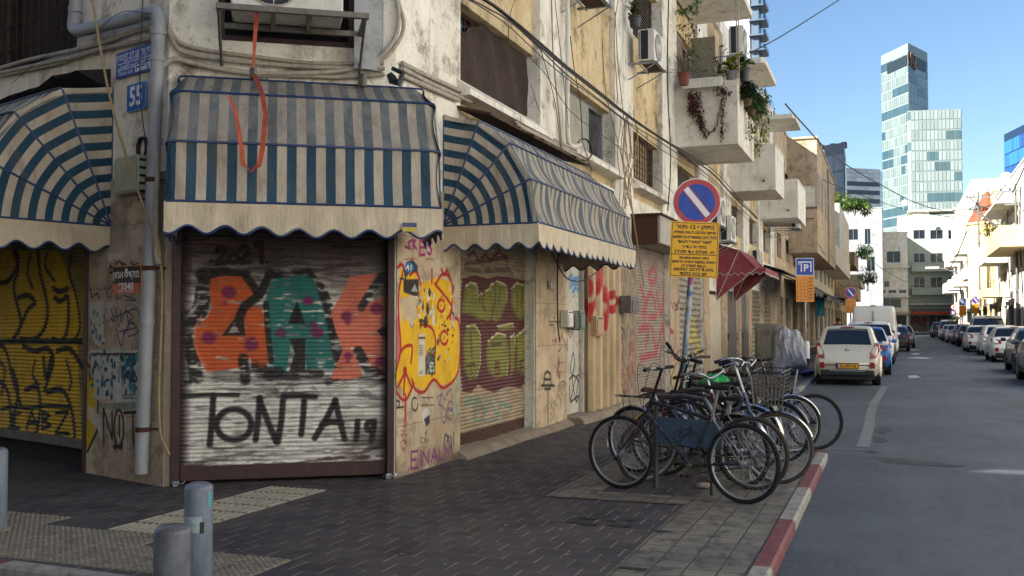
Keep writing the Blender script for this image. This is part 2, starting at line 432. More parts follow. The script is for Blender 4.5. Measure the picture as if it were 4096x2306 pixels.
# ------------------------------------------------------------------ heightfield walls
def hwall(S, Z, off, mi, name, mats, parent, back=.35):
    """S,Z break lists; off[(i,j)] outward offset of a cell (default 0), mi[(i,j)] material index"""
    m = MB(); o = lambda i, j: off.get((i, j), 0.0)
    for i in range(len(S)-1):
        for j in range(len(Z)-1):
            a = -o(i, j); m.k = mi.get((i, j), 0)
            m.quad((S[i], a, Z[j]), (S[i+1], a, Z[j]), (S[i+1], a, Z[j+1]), (S[i], a, Z[j+1]))
            if i < len(S)-2 and abs(o(i+1, j)-o(i, j)) > 1e-5:
                b = -o(i+1, j); m.k = mi.get((i, j), 0) if o(i, j) > o(i+1, j) else mi.get((i+1, j), 0)
                m.quad((S[i+1], a, Z[j]), (S[i+1], b, Z[j]), (S[i+1], b, Z[j+1]), (S[i+1], a, Z[j+1]))
            if j < len(Z)-2 and abs(o(i, j+1)-o(i, j)) > 1e-5:
                b = -o(i, j+1); m.k = mi.get((i, j), 0) if o(i, j) > o(i, j+1) else mi.get((i, j+1), 0)
                m.quad((S[i], a, Z[j+1]), (S[i+1], a, Z[j+1]), (S[i+1], b, Z[j+1]), (S[i], b, Z[j+1]))
    return m.build(name, mats, parent)
def idx(L, v): return min(range(len(L)), key=lambda i: abs(L[i]-v))
# ------------------------------------------------------------------ ground
def bend(y): return max(0.0, y-30)*.02
def asphalt():
    t = NT('worn asphalt'); n1 = t.noise(.35, 6, .6); n2 = t.noise(60, 4, .7); n3 = t.noise(1.3, 7, .7, sc=(1, .35, 1), dist=1.0)
    c = t.mix(t.ramp(n1, .35, .65), C('272e39'), C('38414d'))
    c = t.mix(t.ramp(n3, .5, .66, 0, .7), c, C('2b2f36'))
    c = t.mix(t.ramp(t.noise(5, 7, .75, sc=(1, .6, 1)), .56, .68, 0, .8), c, C('1f2126'))
    c = t.mix(t.ramp(t.noise(.9, 4, .5, sc=(1, .15, 1)), .5, .7, 0, .5), c, C('4b525c'))
    c = t.mix(t.ramp(n2, .5, .68, 0, .4), c, C('7a7d83'))
    vc = t.n('ShaderNodeTexVoronoi', feature='DISTANCE_TO_EDGE'); vc.inputs['Scale'].default_value = .35; mw = t.n('ShaderNodeMix', data_type='RGBA', blend_type='LINEAR_LIGHT'); mw.inputs[0].default_value = .5
    nw = t.n('ShaderNodeTexNoise'); nw.inputs['Scale'].default_value = 1.5; nw.inputs['Detail'].default_value = 7; t.l(t.coord(), nw.inputs['Vector']); t.l(t.coord((1, .5, 1)), mw.inputs[6]); t.l(nw.outputs['Color'], mw.inputs[7]); t.l(mw.outputs[2], vc.inputs['Vector'])
    c = t.mix(t.math('MULTIPLY', t.ramp(vc.outputs['Distance'], 0, .008, .8, 0), t.ramp(t.noise(.5, 3), .45, .6)), c, C('1a1c21'))
    c = t.mix(t.ramp(t.noise(14, 5, .7, sc=(.5, 1.6, 1)), .60, .70, 0, .75), c, C('1e2127'))
    c = t.mix(t.ramp(t.noise(.22, 5, .6), .5, .62, 0, .55), c, C('4c5560'))
    sp = t.n('ShaderNodeTexVoronoi', feature='F1'); sp.inputs['Scale'].default_value = 90; t.l(t.coord(), sp.inputs[0])
    c = t.mix(t.ramp(sp.outputs['Distance'], .1, .2, .3, 0), c, C('9b9b98'))
    t.bump(t.noise(150, 3), .5, .006)
    return t.fin(c, t.ramp(n3, .4, .7, .8, .62))
def pavers(name, c1, c2, mort, bw, bh, rot=0.0, off=.5, mottled=0.0, ms=.012):
    t = NT(name); v = t.coord(rot=(0, 0, rot))
    b = t.n('ShaderNodeTexBrick'); t.l(v, b.inputs['Vector']); b.offset = off
    b.inputs['Scale'].default_value = 1; b.inputs['Brick Width'].default_value = bw; b.inputs['Row Height'].default_value = bh
    b.inputs['Mortar Size'].default_value = ms/2; b.inputs['Mortar Smooth'].default_value = .3
    b.inputs['Color1'].default_value = C(c1); b.inputs['Color2'].default_value = C(c2)
    jointcol = t.mix(t.ramp(t.noise(2.1, 5), .40, .62), C(mort), C('2c2a2c'))  # joint colour varies at random between the mortar tone and dark grey
    t.l(jointcol, b.inputs['Mortar'])
    c = b.outputs['Color']
    c = t.mix(t.ramp(t.noise(.6, 7, .65), .4, .7, 0, .5), c, C('2e2e36'))
    c = t.mix(t.ramp(t.noise(7, 6, .75), .62, .72, 0, .5), c, C('242329'))
    if mottled: c = t.mix(t.ramp(t.noise(9, 5, .6, sc=(1, .5, 1)), .5, .62, 0, mottled), c, C('33312f'))
    h = t.math('ADD', t.math('MULTIPLY', b.outputs['Fac'], -1.0), t.math('MULTIPLY', t.noise(40, 4), .5))
    t.bump(h, .5, .008)
    return t.fin(c, t.ramp(t.noise(2.5, 6), .35, .7, .5, .8))
M['asphalt'] = asphalt()
def squares():
    t = NT('dark square pavers'); v = t.coord(rot=(0, 0, R(7))); s = t.n('ShaderNodeSeparateXYZ'); t.l(v, s.inputs[0])
    row = t.math('DIVIDE', s.outputs[1], .212); fr = t.math('FRACT', row); fl = t.math('FLOOR', row)
    u = t.math('ADD', t.math('DIVIDE', t.math('ADD', s.outputs[0], t.math('MULTIPLY', s.outputs[1], .12)), .228), t.math('MULTIPLY', fl, .5)); fu = t.math('FRACT', u)
    ed = lambda f, w: t.math('LESS_THAN', t.math('MINIMUM', f, t.math('SUBTRACT', 1.0, f)), w)
    sj = ed(fu, .019); lj = ed(fr, .02)
    cx = t.n('ShaderNodeCombineXYZ'); t.l(t.math('FLOOR', u), cx.inputs[0]); t.l(fl, cx.inputs[1]); wn = t.n('ShaderNodeTexWhiteNoise'); t.l(cx.outputs[0], wn.inputs['Vector'])
    c = t.mix(wn.outputs['Value'], C('312e34'), C('423e42'))
    c = t.mix(t.ramp(t.noise(.55, 7, .65), .42, .66, 0, .6), c, C('554d47')); c = t.mix(t.ramp(t.noise(1.7, 7, .7), .54, .68, 0, .7), c, C('1b191e')); c = t.mix(t.ramp(t.noise(9, 6, .75), .6, .7, 0, .6), c, C('201e22'))
    on = t.ramp(t.noise(3.5, 4), .36, .56, .15, 1); far = t.ramp(t.noise(1.2, 4), .45, .62, .05, .45)
    c = t.mix(t.math('MULTIPLY', lj, far), c, C('75726c')); c = t.mix(t.math('MULTIPLY', sj, on), c, C('8f8670'))
    h = t.math('SUBTRACT', t.math('MULTIPLY', t.noise(50, 4), .6), t.math('MAXIMUM', sj, lj)); t.bump(h, .5, .006)
    return t.fin(c, t.ramp(t.noise(2.5, 6), .35, .7, .55, .85), 0, .35)
M['pave'] = squares()
M['cobble'] = pavers('pale mottled cobbles', '777265', '615c52', '2c2b2a', .2, .2, 0, .0, .75, .014)
M['tact'] = simple('cream tactile tile', '7c7668', .8, 0, .35, 5, '38353a', .8, .4)
M['pavefar'] = simple('far pavement concrete', '77726a', .9, 0, .2, 2, '4a4640', .4)
m = MB(); m.quad((-1500, -1500, -.1), (1500, -1500, -.1), (1500, 1500, -.1), (-1500, 1500, -.1))
prop(m.build('ground', simple('distant ground', '6b665e', .95, bump=0)), kind='structure')
m = MB(); ys = [-14, 0, 10, 20, 30, 45, 60, 80, 100, 125, 158]
for a, b in zip(ys, ys[1:]): m.quad((-2.6+bend(a), a, -.08), (5.5+bend(a), a, -.08), (5.5+bend(b), b, -.08), (-2.6+bend(b), b, -.08))
m.quad((-30, -14, -.08), (-2.6, -14, -.08), (-2.6, 6.0, -.08), (-30, 6.0, -.08))
m.quad((-2.6, 6, -.084), (-2.6, 40, -.084), (-2.9, 40, -.084), (-2.9, 6, -.084))
prop(m.build('road', M['asphalt']), kind='structure')
# left pavement with its rounded corner, the parking bay cut-out and the far stretch
arc = [(-1.92+1.1*math.sin(R(a)), 5.9-1.1*math.cos(R(a))) for a in range(0, 91, 10)]
side = [(-30, 4.95), (-3.1, 4.8)]+arc[:1]+arc[1:]+[(-.82, 12.3), (-.93, 12.75), (-1.3, 13.1), (-2.1, 13.3), (-2.1, 30)]
far = [(-2.1+bend(y), y) for y in (45, 60, 80, 100, 125, 150)]
m = MB(); m.prism(side+far+[(-9, 150), (-9, 30), (-9, 12), (-9, 9), (-30, 14)], -.3, 0)
prop(m.build('sidewalk', M['pave']), kind='structure')
def kerbline(pts, w, z0, z1, name, cols):
    m = MB(); mats = list(dict.fromkeys(c for c, _ in cols))
    L = 0; P = [Vector(p).to_3d() for p in pts]; tot = 0
    for i in range(len(P)-1):
        a, b = P[i], P[i+1]; d = (b-a); ln = d.length; d.normalize(); nrm = Vector((d.y, -d.x, 0))
        k = max(1, int(ln/.5))
        for j in range(k):
            p, q = a+d*ln*j/k, a+d*ln*(j+1)/k; mid = tot+ln*(j+.5)/k
            acc = 0; c = cols[-1][0]
            for cc, le in cols:
                acc += le
                if mid < acc: c = cc; break
            m.k = mats.index(c); e = .02
            A = [p+Vector((0, 0, z0))+nrm*w, p+Vector((0, 0, z1-e))+nrm*w, p+Vector((0, 0, z1))+nrm*(w-e), p+Vector((0, 0, z1))]
            B = [v+(q-p) for v in A]
            for t in range(3): m.quad(A[t], B[t], B[t+1], A[t+1])
        tot += ln
    return prop(m.build(name, mats), kind='structure')
kr = simple('worn red kerb paint', '6f2832', .75, 0, .35, 4, '5a5652', .85, .5, 40); kw = simple('worn white kerb paint', '918f88', .75, 0, .35, 5, '3f3c3a', .9, .5, 40)
kb = simple('worn blue kerb paint', '3a5674', .75, 0, .3, 4, '6f6a66', .6, .5, 40); kc = simple('bare concrete kerb', '77736c', .9, 0, .3, 4, '3f3c38', .6, .5, 40)
kerbline([(-30, 4.95), (-5.25, 4.8+.1), (-3.1, 4.8), (-1.92, 4.8)], .12, -.2, .006, 'kerb', [(kw, 15), (kr, 9.75), (kw, 3)])
kerbline(arc, .12, -.2, .006, 'kerb', [(kw, 9)])
kerbline([(-.82, 5.9), (-.82, 12.3)], .12, -.2, .006, 'kerb', [(kw, .8), (kr, 1.6), (kw, 1.3), (kr, 1.5), (kw, 1.0), (kr, 1)])
kerbline([(-.82, 12.3), (-.93, 12.75), (-1.3, 13.1), (-2.1, 13.3)], .12, -.2, .006, 'kerb', [(kr, .5), (kw, 9)])
kerbline([(-2.1, 13.3), (-2.1, 30)]+far, .13, -.2, .006, 'kerb', [(kb, 1.5), (kw, 1.5)]*40)
# pale cobbled margins
m = MB(); z = .004
m.quad((-1.62, 6.9, z), (-.835, 6.9, z), (-.835, 12.3, z), (-1.62, 12.3, z))
m.add([(-1.62, 5.0, z), (-1.35, 5.05, z), (-1.02, 5.45, z), (-.85, 5.95, z), (-.835, 6.9, z), (-1.62, 6.9, z)], [(0, 1, 2, 3, 4, 5)])
m.quad((-2.85, 8.35, z+.003), (-1.62, 8.35, z+.003), (-1.62, 8.75, z+.003), (-2.85, 8.75, z+.003))
m.quad((-2.85, 8.75, z+.003), (-2.45, 8.75, z+.003), (-2.45, 12.6, z+.003), (-2.85, 12.6, z+.003))
prop(m.build('cobbled_margin', M['cobble']), kind='structure')
# tactile paving: tiles, domes and bars
def inpoly(x, y, P):
    c = False
    for i in range(len(P)):
        (x1, y1), (x2, y2) = P[i-1], P[i]
        if (y1 > y) != (y2 > y) and x < (x2-x1)*(y-y1)/(y2-y1)+x1: c = not c
    return c
band = [(-9.5, 5.03), (-4.2, 5.0), (-3.6, 5.05), (-3.62, 5.42), (-4.5, 5.62), (-5.45, 5.87), (-6.6, 6.09), (-9.5, 6.5)]
strip = [(-5.45, 5.6), (-4.72, 5.6), (-4.74, 8.1), (-5.45, 7.8)]
m = MB(); x0, y0, q = -9.6, 4.95, .3
for i in range(24):
    for j in range(12):
        cx, cy = x0+(i+.5)*q, y0+(j+.5)*q
        if inpoly(cx, cy, band) or inpoly(cx, cy, strip):
            m.bbox(cx-q/2+.004, cx+q/2-.004, cy-q/2+.004, cy+q/2-.004, -.02, .006, .003)
            if inpoly(cx, cy, strip) and cy > 5.75:
                for k in range(5):
                    xx = cx-q/2+.03+k*.06; m.k = 1; m.box(xx-.013, xx+.013, cy-q/2+.02, cy+q/2-.02, .004, .013); m.k = 0
            else:
                for a in range(6):
                    for b in range(6): m.lathe([(.013, .004), (.010, .012), (0, .0125)], (cx-q/2+.025+a*.05, cy-q/2+.025+b*.05, 0), 6)
prop(m.build('tactile_paving', [M['tact'], simple('worn cream ribs', '9f9a8a', .75, 0, .25, 9, '45423e', .5, .2)], smooth=False), kind='structure')
# markings on the road
mk = simple('faded road paint', '6a6d70', .8, 0, .2, 3, '55575c', .75, .2)
m = MB(); zz = -.076
def strip_line(m, pts, w):
    for (x1, y1), (x2, y2) in zip(pts, pts[1:]):
        d = Vector((x2-x1, y2-y1)).normalized(); n = Vector((-d.y, d.x))*w/2
        m.quad((x1-n.x, y1-n.y, zz), (x1+n.x, y1+n.y, zz), (x2+n.x, y2+n.y, zz), (x2-n.x, y2-n.y, zz))
gl = lambda pts: [tuple(G(*cp(7, x, y), -.08)[:2]) for x, y in pts]
strip_line(m, gl([(636, 1612), (685, 1445), (690, 1380), (720, 1290), (760, 1230), (792, 1172)]), .16)
strip_line(m, [(-2.0, 13.45), (-.35, 13.4)], .08); strip_line(m, [(-2.0, 20.4), (-.2, 20.4)], .09); strip_line(m, [(-2.0, 26.9), (-.05, 26.9)], .09)
strip_line(m, gl([(905, 915), (925, 875)]), .3)
strip_line(m, gl([(1010, 885), (1090, 882)]), .5)
def blob(m, c, rx, ry, seed, z=None):
    r_ = random.Random(seed); n = 14
    P = [(c[0]+rx*math.cos(2*PI*i/n)*r_.uniform(.6, 1.2), c[1]+ry*math.sin(2*PI*i/n)*r_.uniform(.6, 1.2)) for i in range(n)]
    m.add([(c[0], c[1], z or zz)]+[(p[0], p[1], z or zz) for p in P], [(0, i+1, (i+1) % n+1) for i in range(n)])
wt = simple('white paint spill', 'b9bcc0', .7, 0, .25, 6, '55575c', .9, .2)
prop(m.build('road_markings', mk), kind='structure')
m = MB()
for i, (x, y, a, b) in enumerate([(985, 905, .5, 1.5), (1020, 935, .25, 1.6), (1050, 965, .5, 1.2), (1010, 1100, .18, .9), (990, 1105, .1, .5), (960, 812, .3, 3)]):
    blob(m, gl([(x, y)])[0], a, b, i, zz+.0006*i)
prop(m.build('paint_spill', wt), kind='structure')
dk = simple('oil stain', '1e1d20', .5, 0, .2, 8)
m = MB()
for i, (x, y, a, b) in enumerate([(150, 1138, .10, .05), (228, 1115, .10, .045), (228, 1152, .10, .05), (400, 1160, .1, .05), (465, 1130, .05, .03), (655, 1195, .07, .03), (350, 1132, .05, .02), (480, 1410, .09, .04)]):
    g = G(*cp(8, x, y)); blob(m, (g.x, g.y), a, b, i+30, .0045+.0005*i)
prop(m.build('pavement_stains', dk), kind='structure')
m = MB()
for i, (px_, py_, a, b) in enumerate([(903, 462, .35, .22), (918, 463, .4, .15), (930, 465, .35, .12), (893, 459, .2, .1), (880, 440, .10, .35), (884, 430, .12, .5), (872, 452, .08, .12)]):
    g = G(px_, py_, -.08); blob(m, (g.x, g.y), a, b, i+70, -.0775+.0005*i)
prop(m.build('oil_stains', simple('dark road stain', '31363e', .9, 0, .5, 6, bump=.5, bs=60)), kind='structure')

# ------------------------------------------------------------------ corner building
bld = thing('corner_building', 'weathered cream and white three storey corner building with graffitied roller shutters', 'building', (BX, BY, 0))
def place(o, fr, parent=None, s=0, out=0, z=0):
    p = fr.w(s, out, z)
    if parent is not None: o.parent = parent; o.location = p-parent.location; o.rotation_euler = (0, 0, fr.rot-parent.rotation_euler[2])
    else: o.location = p; o.rotation_euler = (0, 0, fr.rot)
    return o
def bpart(o, fr): return place(o, fr, bld)
WM = [M['white'], M['cream'], M['dark'], M['grey']]
H1 = 10.5
# street facade
bays = [(10.4, 13.2), (14.57, 17.3), (18.64, 21.3), (22.9, 25.6), (27.05, 29.8), (31.3, 34.0), (35.5, 38.2), (39.6, 42.2)]
shops = [(10.4, 12.94, 2.85), (14.38, 15.25, 2.7), (18.8, 21.9, 3.05), (23.0, 26.2, 3.0), (27.1, 29.2, 2.4), (30.3, 32.6, 2.5), (33.3, 35.0, 2.6), (36.0, 38.5, 2.7), (39.6, 42.0, 2.9)]
S = sorted(set([8.80]+[v for b in bays for v in b]+[v for s_ in shops for v in s_[:2]]+[43.6]))
Zs = [0, .12, 2.4, 2.5, 2.6, 2.7, 2.85, 2.9, 3.0, 3.05, 3.9, 4.36, 5.28, 5.5, 7.2, 8.5, 8.7, 10.1, H1]
off, mi = {}, {}
for a, b in bays:
    for i in range(idx(S, a), idx(S, b)):
        for j in range(idx(Zs, 3.9), idx(Zs, 10.1)):
            off[(i, j)] = -.10; mi[(i, j)] = 1
        off[(i, idx(Zs, 4.36))] = -.30; mi[(i, idx(Zs, 4.36))] = 0
        off[(i, idx(Zs, 7.2))] = -.30; mi[(i, idx(Zs, 7.2))] = 0
for a, b, h in shops:
    for i in range(idx(S, a), idx(S, b)):
        for j in range(0, idx(Zs, h)): off[(i, j)] = -.32; mi[(i, j)] = 2
bpart(hwall(S, Zs, off, mi, 'street_wall', WM, None), FF)
# chamfered corner wall
c0, c1 = FC.hit(179.5, 400)[0], FC.hit(387, 400)[0]
w0, w1 = FC.hit(219, 30, -.2)[0], FC.hit(354, 30, -.2)[0]
S = [0, c0-.06, w0, w1, c1+.05, CLEN]; S.sort(); Zc = [0, 2.85, 3.99, 4.22, 5.6, 10.1, H1]; off, mi = {}, {}
for i in range(idx(S, c0-.06), idx(S, c1+.05)): off[(i, 0)] = -.22; mi[(i, 0)] = 2
for i in range(idx(S, w0), idx(S, w1)): off[(i, 3)] = -.32; mi[(i, 3)] = 2
for i in (0, len(S)-2): mi[(i, 0)] = 3
bpart(hwall(S, Zc, off, mi, 'corner_wall', [M['white'], M['cream'], M['dark'], M['stepstone']], None), FC)
# left street wall
sl1 = FL.hit(86, 471)[0]; wl = FL.hit(91, 20, -.15)[0]
S = [-14, -9, -5.2, wl, sl1, 0]; Zl = [0, .1, 2.8, 3.6, 4.4, 6.0, 10.1, H1]; off, mi = {}, {}
S = sorted(S); off[(idx(S, -5.2), 0)] = -.15
for i in range(idx(S, -5.2), idx(S, sl1)):
    for j in (0, 1): off[(i, j)] = -.2; mi[(i, j)] = 2
for i in range(idx(S, -5.2), idx(S, wl)): off[(i, 4)] = -.2; mi[(i, 4)] = 2
bpart(hwall(S, Zl, off, mi, 'side_street_wall', WM, None), FL)
# roof slab and hidden sides close the block
e = FL.w(-14)
m = MB(); m.prism([(e.x+.02, e.y), (AX, AY+.02), (BX-.02, BY+.02), (BX-.02, 43.6), (-18, 43.6)], H1, H1+.12)
o = m.build('roof', M['white'], bld); o.location = -bld.location
m = MB(); m.box(-18, -4.57, 43.3, 43.59, 0, 10.45); m.box(-18.3, -18, 14, 43.6, 0, 10.45); o = m.build('rear_wall', M['beige'], bld); o.location = -bld.location
# ---- windows of the first floor
brownmesh = simple('brown sacking mesh', '3c2a1e', .95, 0, .55, 6, '120c08', .9, .6, 60)
def grille(m, s0, s1, z0, z1, y, ns, nz, r=.007):
    for i in range(ns+1): s = s0+(s1-s0)*i/ns; m.tube([(s, y, z0), (s, y, z1)], r, 4)
    for i in range(nz+1): z = z0+(z1-z0)*i/nz; m.tube([(s0, y, z), (s1, y, z)], r, 4)
def window(fr, s0, s1, z0, z1, depth, kind, label=None):
    fm = MB(); t = .05; y = depth-.06
    fm.box(s0, s1, y, y+.05, z0, z0+t); fm.box(s0, s1, y, y+.05, z1-t, z1)
    n = 3 if s1-s0 > 1.6 else 2
    for i in range(n+1):
        s = s0+(s1-s0-t)*i/n; fm.box(s, s+t, y-.002, y+.048, z0+t, z1-t)
    w = bpart(fm.build('window', M['woodbrown'] if kind == 'grille' else M['alu'] if kind == 'blind' else M['rust'], None), fr)
    g = MB(); g.quad((s0, y+.03, z0), (s1, y+.03, z0), (s1, y+.03, z1), (s0, y+.03, z1)); g.build('pane', M['glass'], w)
    if kind == 'mesh':
        g = MB(); rnd = random.Random(3); P = []
        for i in range(25):
            row = []
            for j in range(9):
                s = s0+.42+(s1-s0-.45)*i/24; top = z1-.03-(.28*max(0, 1-i/7) if i < 8 else 0)*(.6+.6*rnd.random())
                row.append((s+rnd.uniform(-.01, .01), y-.045+.02*math.sin(i*.9+j*.5)+rnd.uniform(-.006, .006), z0+.02+(top-z0)*j/8))
            P.append(row)
        g.grid(P); g.build('torn_screen', brownmesh, w, True)
        g = MB(); grille(g, s0+.03, s1-.03, z0+.03, z1-.03, y-.02, 14, 3); g.build('window_grille', M['rust'], w)
    if kind == 'grille':
        g = MB(); grille(g, s0+.03, s1-.6, z0+.03, z1-.03, y-.14, 9, 7, .011); g.build('window_grille', M['rust'], w)
        g = MB(); g.box(s0+.1, s1-.65, y-.03, y-.01, z0+.06, z1-.06); g.build('yellowed_blind', simple('yellowed paper blind', '97835c', .8, 0, .35, 6, '4a3926', .6), w)
    if kind == 'blind':
        g = MB(); g.box(s0+.06, s0+(s1-s0)*.62, y-.02, y-.005, z0+.06, z1-.06); g.build('frosted_pane', simple('dusty frosted glass', '8c8672', .5, 0, .3, 4, '4a4336', .5), w)
    if kind == 'shutter':
        g = MB(); nz = int((z1-z0)/.06)
        for i in range(nz): z = z0+(z1-z0)*i/nz; g.add([(s0+.03, y-.03, z), (s1-.03, y-.03, z), (s1-.03, y-.01, z+.055), (s0+.03, y-.01, z+.055)], [(0, 1, 2, 3)])
        g.build('slatted_blind', simple('brown slatted blind', '4c3b30', .7, 0, .3, 4), w)
    return w
window(FF, 10.4, 13.2, 4.36, 5.28, .30, 'mesh'); window(FF, 14.57, 17.3, 4.36, 5.28, .30, 'blind')
window(FF, 18.64, 21.3, 4.36, 5.28, .30, 'grille')
for a, b in bays[3:]: window(FF, a, b, 4.36, 5.28, .30, 'shutter')
for k, (a, b) in enumerate(bays): window(FF, a, b, 7.2, 8.5, .30, ('shutter', 'blind')[k % 2])
# sloping sills
m = MB()
for a, b in bays[:3]:
    m.add([(a-.1, .1, 4.36), (b+.1, .1, 4.36), (b+.1, -.16, 4.17), (a-.1, -.16, 4.17), (a-.1, .1, 4.08), (b+.1, .1, 4.08), (b+.1, -.16, 4.10), (a-.1, -.16, 4.10)],
          [(0, 3, 2, 1), (3, 7, 6, 2), (4, 5, 6, 7), (0, 4, 7, 3), (1, 2, 6, 5)])
bpart(m.build('window_sill', M['white'], None), FF)
# left street window with rusty grille and mesh
fm = MB(); s0 = -5.2; z0, z1 = 4.4, 6.0
fm.box(s0, wl, .02, .06, z0, z0+.05); fm.box(wl-.06, wl, .02, .07, z0, z1); fm.box(-3.4, -3.3, .02, .06, z0, z1)
w = bpart(fm.build('window', M['rust'], None), FL)
g = MB(); grille(g, s0, wl, z0, z1, .01, 20, 6, .009); g.build('window_grille', M['rust'], w)
g = MB(); g.quad((s0, .1, z0), (wl, .1, z0), (wl, .1, z1), (s0, .1, z1)); g.build('torn_screen', simple('dark torn mesh', '2c241f', .95, 0, .6, 3, '0c0a09', .8, .5, 90), w)
# corner window: a dark opening with a frame behind the big air conditioner
fm = MB(); fm.box(w0, w1, .1, .16, 4.22, 4.3); fm.box(w0, w0+.06, .1, .16, 4.3, 5.6); fm.box(w1-.06, w1, .1, .16, 4.3, 5.6)
w = bpart(fm.build('window', M['maroon'], None), FC); g = MB(); g.quad((w0, .29, 4.3), (w1, .29, 4.3), (w1, .29, 5.6), (w0, .29, 5.6)); g.build('pane', simple('black recess backing', '0e0d0e', .85, bump=0), w)  # matt black sheet stands in for the shade inside the open recess
# a rounded plaster shoulder right of the corner window
m = MB(); P = []
for i in range(13):
    a = R(90*i/12); P.append([(CLEN-.42+.30*math.sin(a), -.16*math.cos(a)+.02, z) for z in (3.99, 4.9, 5.2, 7)])
m.grid(P); bpart(m.build('rounded_corner', M['grey'], None, True), FC)

# ------------------------------------------------------------------ painted shutters and stone piers
def bottom_bar(fr, s0, s1, z0, z1, mat, out, name='bottom_bar'):
    m = MB(); m.bbox(s0, s1, -out-.012, -out+.03, z0, z1, .006); return m.build(name, mat)
# 1. corner shutter
OUTC = -.10
P1 = Paint(FC, c0, c1, .17, 2.85, .007, .0065, 'd2cfc6', 12, OUTC)
p = P1
p.noise(2.5, .5, .7, '8a857c', .5, 3, 12); p.noise(6, .56, .66, '3f3a38', .55, 9, 48)
up = np.clip((p.Z-1.75)/.5, 0, 1); p.comp(up*.9, '3a2c2d')  # dirt wash plus awning shade painted over the upper slats
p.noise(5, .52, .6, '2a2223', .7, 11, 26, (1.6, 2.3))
BLK = '17161a'
p.line([(185, 360), (300, 350), (400, 360)], .09, BLK, .95, .3); p.line([(200, 380), (205, 470), (190, 545), (130, 600), (110, 660), (150, 760), (170, 860)], .10, BLK, .9, .35)
p.line([(110, 215), (125, 280), (130, 340)], .05, '5b3a46', .6, .2); p.line([(130, 230), (240, 200), (400, 215), (540, 270)], .06, '6a4550', .45, .2)
p.line([(105, 880), (140, 880), (95, 560), (160, 500), (170, 420)], .03, BLK, .8, .3)
p.poly([(100, 330), (720, 330), (830, 560), (1080, 330), (1084, 880), (500, 900), (200, 860), (120, 640), (200, 400)], BLK, .35, .42, seed=8)
ORG, TEAL, SAL, PUR = 'bd5426', '1f6d66', 'cc7058', '74204f'
p.poly([(235, 380), (300, 366), (385, 370), (432, 400), (455, 470), (430, 505), (475, 515), (505, 600), (515, 700), (505, 812), (432, 815), (425, 765), (390, 765), (383, 810), (215, 830), (165, 745), (158, 620), (215, 570), (238, 520), (228, 440)], ORG, .97, .28)
p.poly([(388, 520), (400, 655), (288, 655)], BLK, .95, .1); p.poly([(348, 590), (372, 640), (318, 643)], 'b8a9a4', .9, .2)
p.line([(455, 470), (395, 515), (375, 560)], .08, BLK, .95, .1); p.line([(405, 370), (470, 460), (520, 350)], .07, BLK, .95, .15)
p.line([(190, 560), (160, 610), (155, 700), (200, 800)], .02, 'd07a58', .7, .2)
p.poly([(500, 480), (525, 390), (560, 372), (690, 362), (722, 380), (760, 450), (770, 520), (800, 600), (832, 815), (695, 825), (690, 700), (620, 695), (598, 830), (520, 872), (508, 720), (515, 600)], TEAL, .97, .3, seed=4)
p.poly([(650, 488), (690, 600), (605, 598)], BLK, .95, .1); p.poly([(612, 672), (690, 668), (690, 826), (612, 826), (640, 740)], BLK, .9, .2)
p.line([(455, 800), (520, 845), (560, 830)], .1, BLK, .8, .35); p.line([(770, 430), (800, 520), (825, 640), (860, 830)], .09, BLK, .9, .35, seed=6)
p.line([(390, 765), (400, 870)], .09, BLK, .9, .3); p.line([(500, 500), (510, 640), (525, 780)], .05, BLK, .9, .3)
p.line([(520, 370), (700, 340), (770, 420)], .05, BLK, .85, .4)
p.poly([(905, 368), (1035, 355), (985, 450), (945, 525), (1085, 455), (1090, 590), (1035, 632), (1090, 700), (1090, 850), (1035, 850), (965, 720), (930, 745), (968, 855), (808, 880), (872, 720), (838, 640), (812, 545), (860, 460)], SAL, .97, .27, seed=14)
p.poly([(1035, 632), (1090, 595), (1090, 690)], BLK, .95, .1); p.line([(1060, 370), (1000, 450), (960, 520)], .07, BLK, .8, .35); p.line([(945, 730), (985, 800), (1060, 850)], .09, BLK, .9, .35)
p.line([(800, 880), (850, 880), (960, 870), (1080, 860)], .06, BLK, .8, .4); p.line([(470, 840), (600, 850), (760, 840)], .08, BLK, .8, .4)
for x, y, r_ in [(322, 447, 36), (300, 500, 10), (225, 665, 36), (430, 700, 34), (432, 670, 14), (703, 487, 26), (570, 645, 26), (748, 640, 31), (730, 602, 18), (890, 562, 28), (895, 590, 14), (1035, 525, 32), (897, 752, 21), (895, 780, 10), (1062, 785, 36)]:
    p.poly(ell(x, y, r_, r_*.85), PUR, .92, .22, soft=.03)
for L in ([(262, 248), (282, 232), (300, 243), (292, 272), (264, 305), (312, 300)], ell(343, 282, 20, 20), [(370, 242), (392, 222), (414, 238), (402, 270), (374, 300), (422, 298)], [(450, 222), (474, 206), (480, 302)]):
    p.line(L, .045, '0c0b0d', .95, .05, None, len(L) < 9)
p.poly(ell(237, 295, 11, 9), '0c0b0d'); p.poly(ell(503, 300, 9, 8), '0c0b0d')
p.line([(450, 900), (540, 890), (560, 960), (620, 890), (640, 960), (720, 900), (760, 940)], .03, '4c4a4c', .5, .35)
p.line([(100, 948), (220, 940), (365, 942)], .035, BLK, .92, .12)
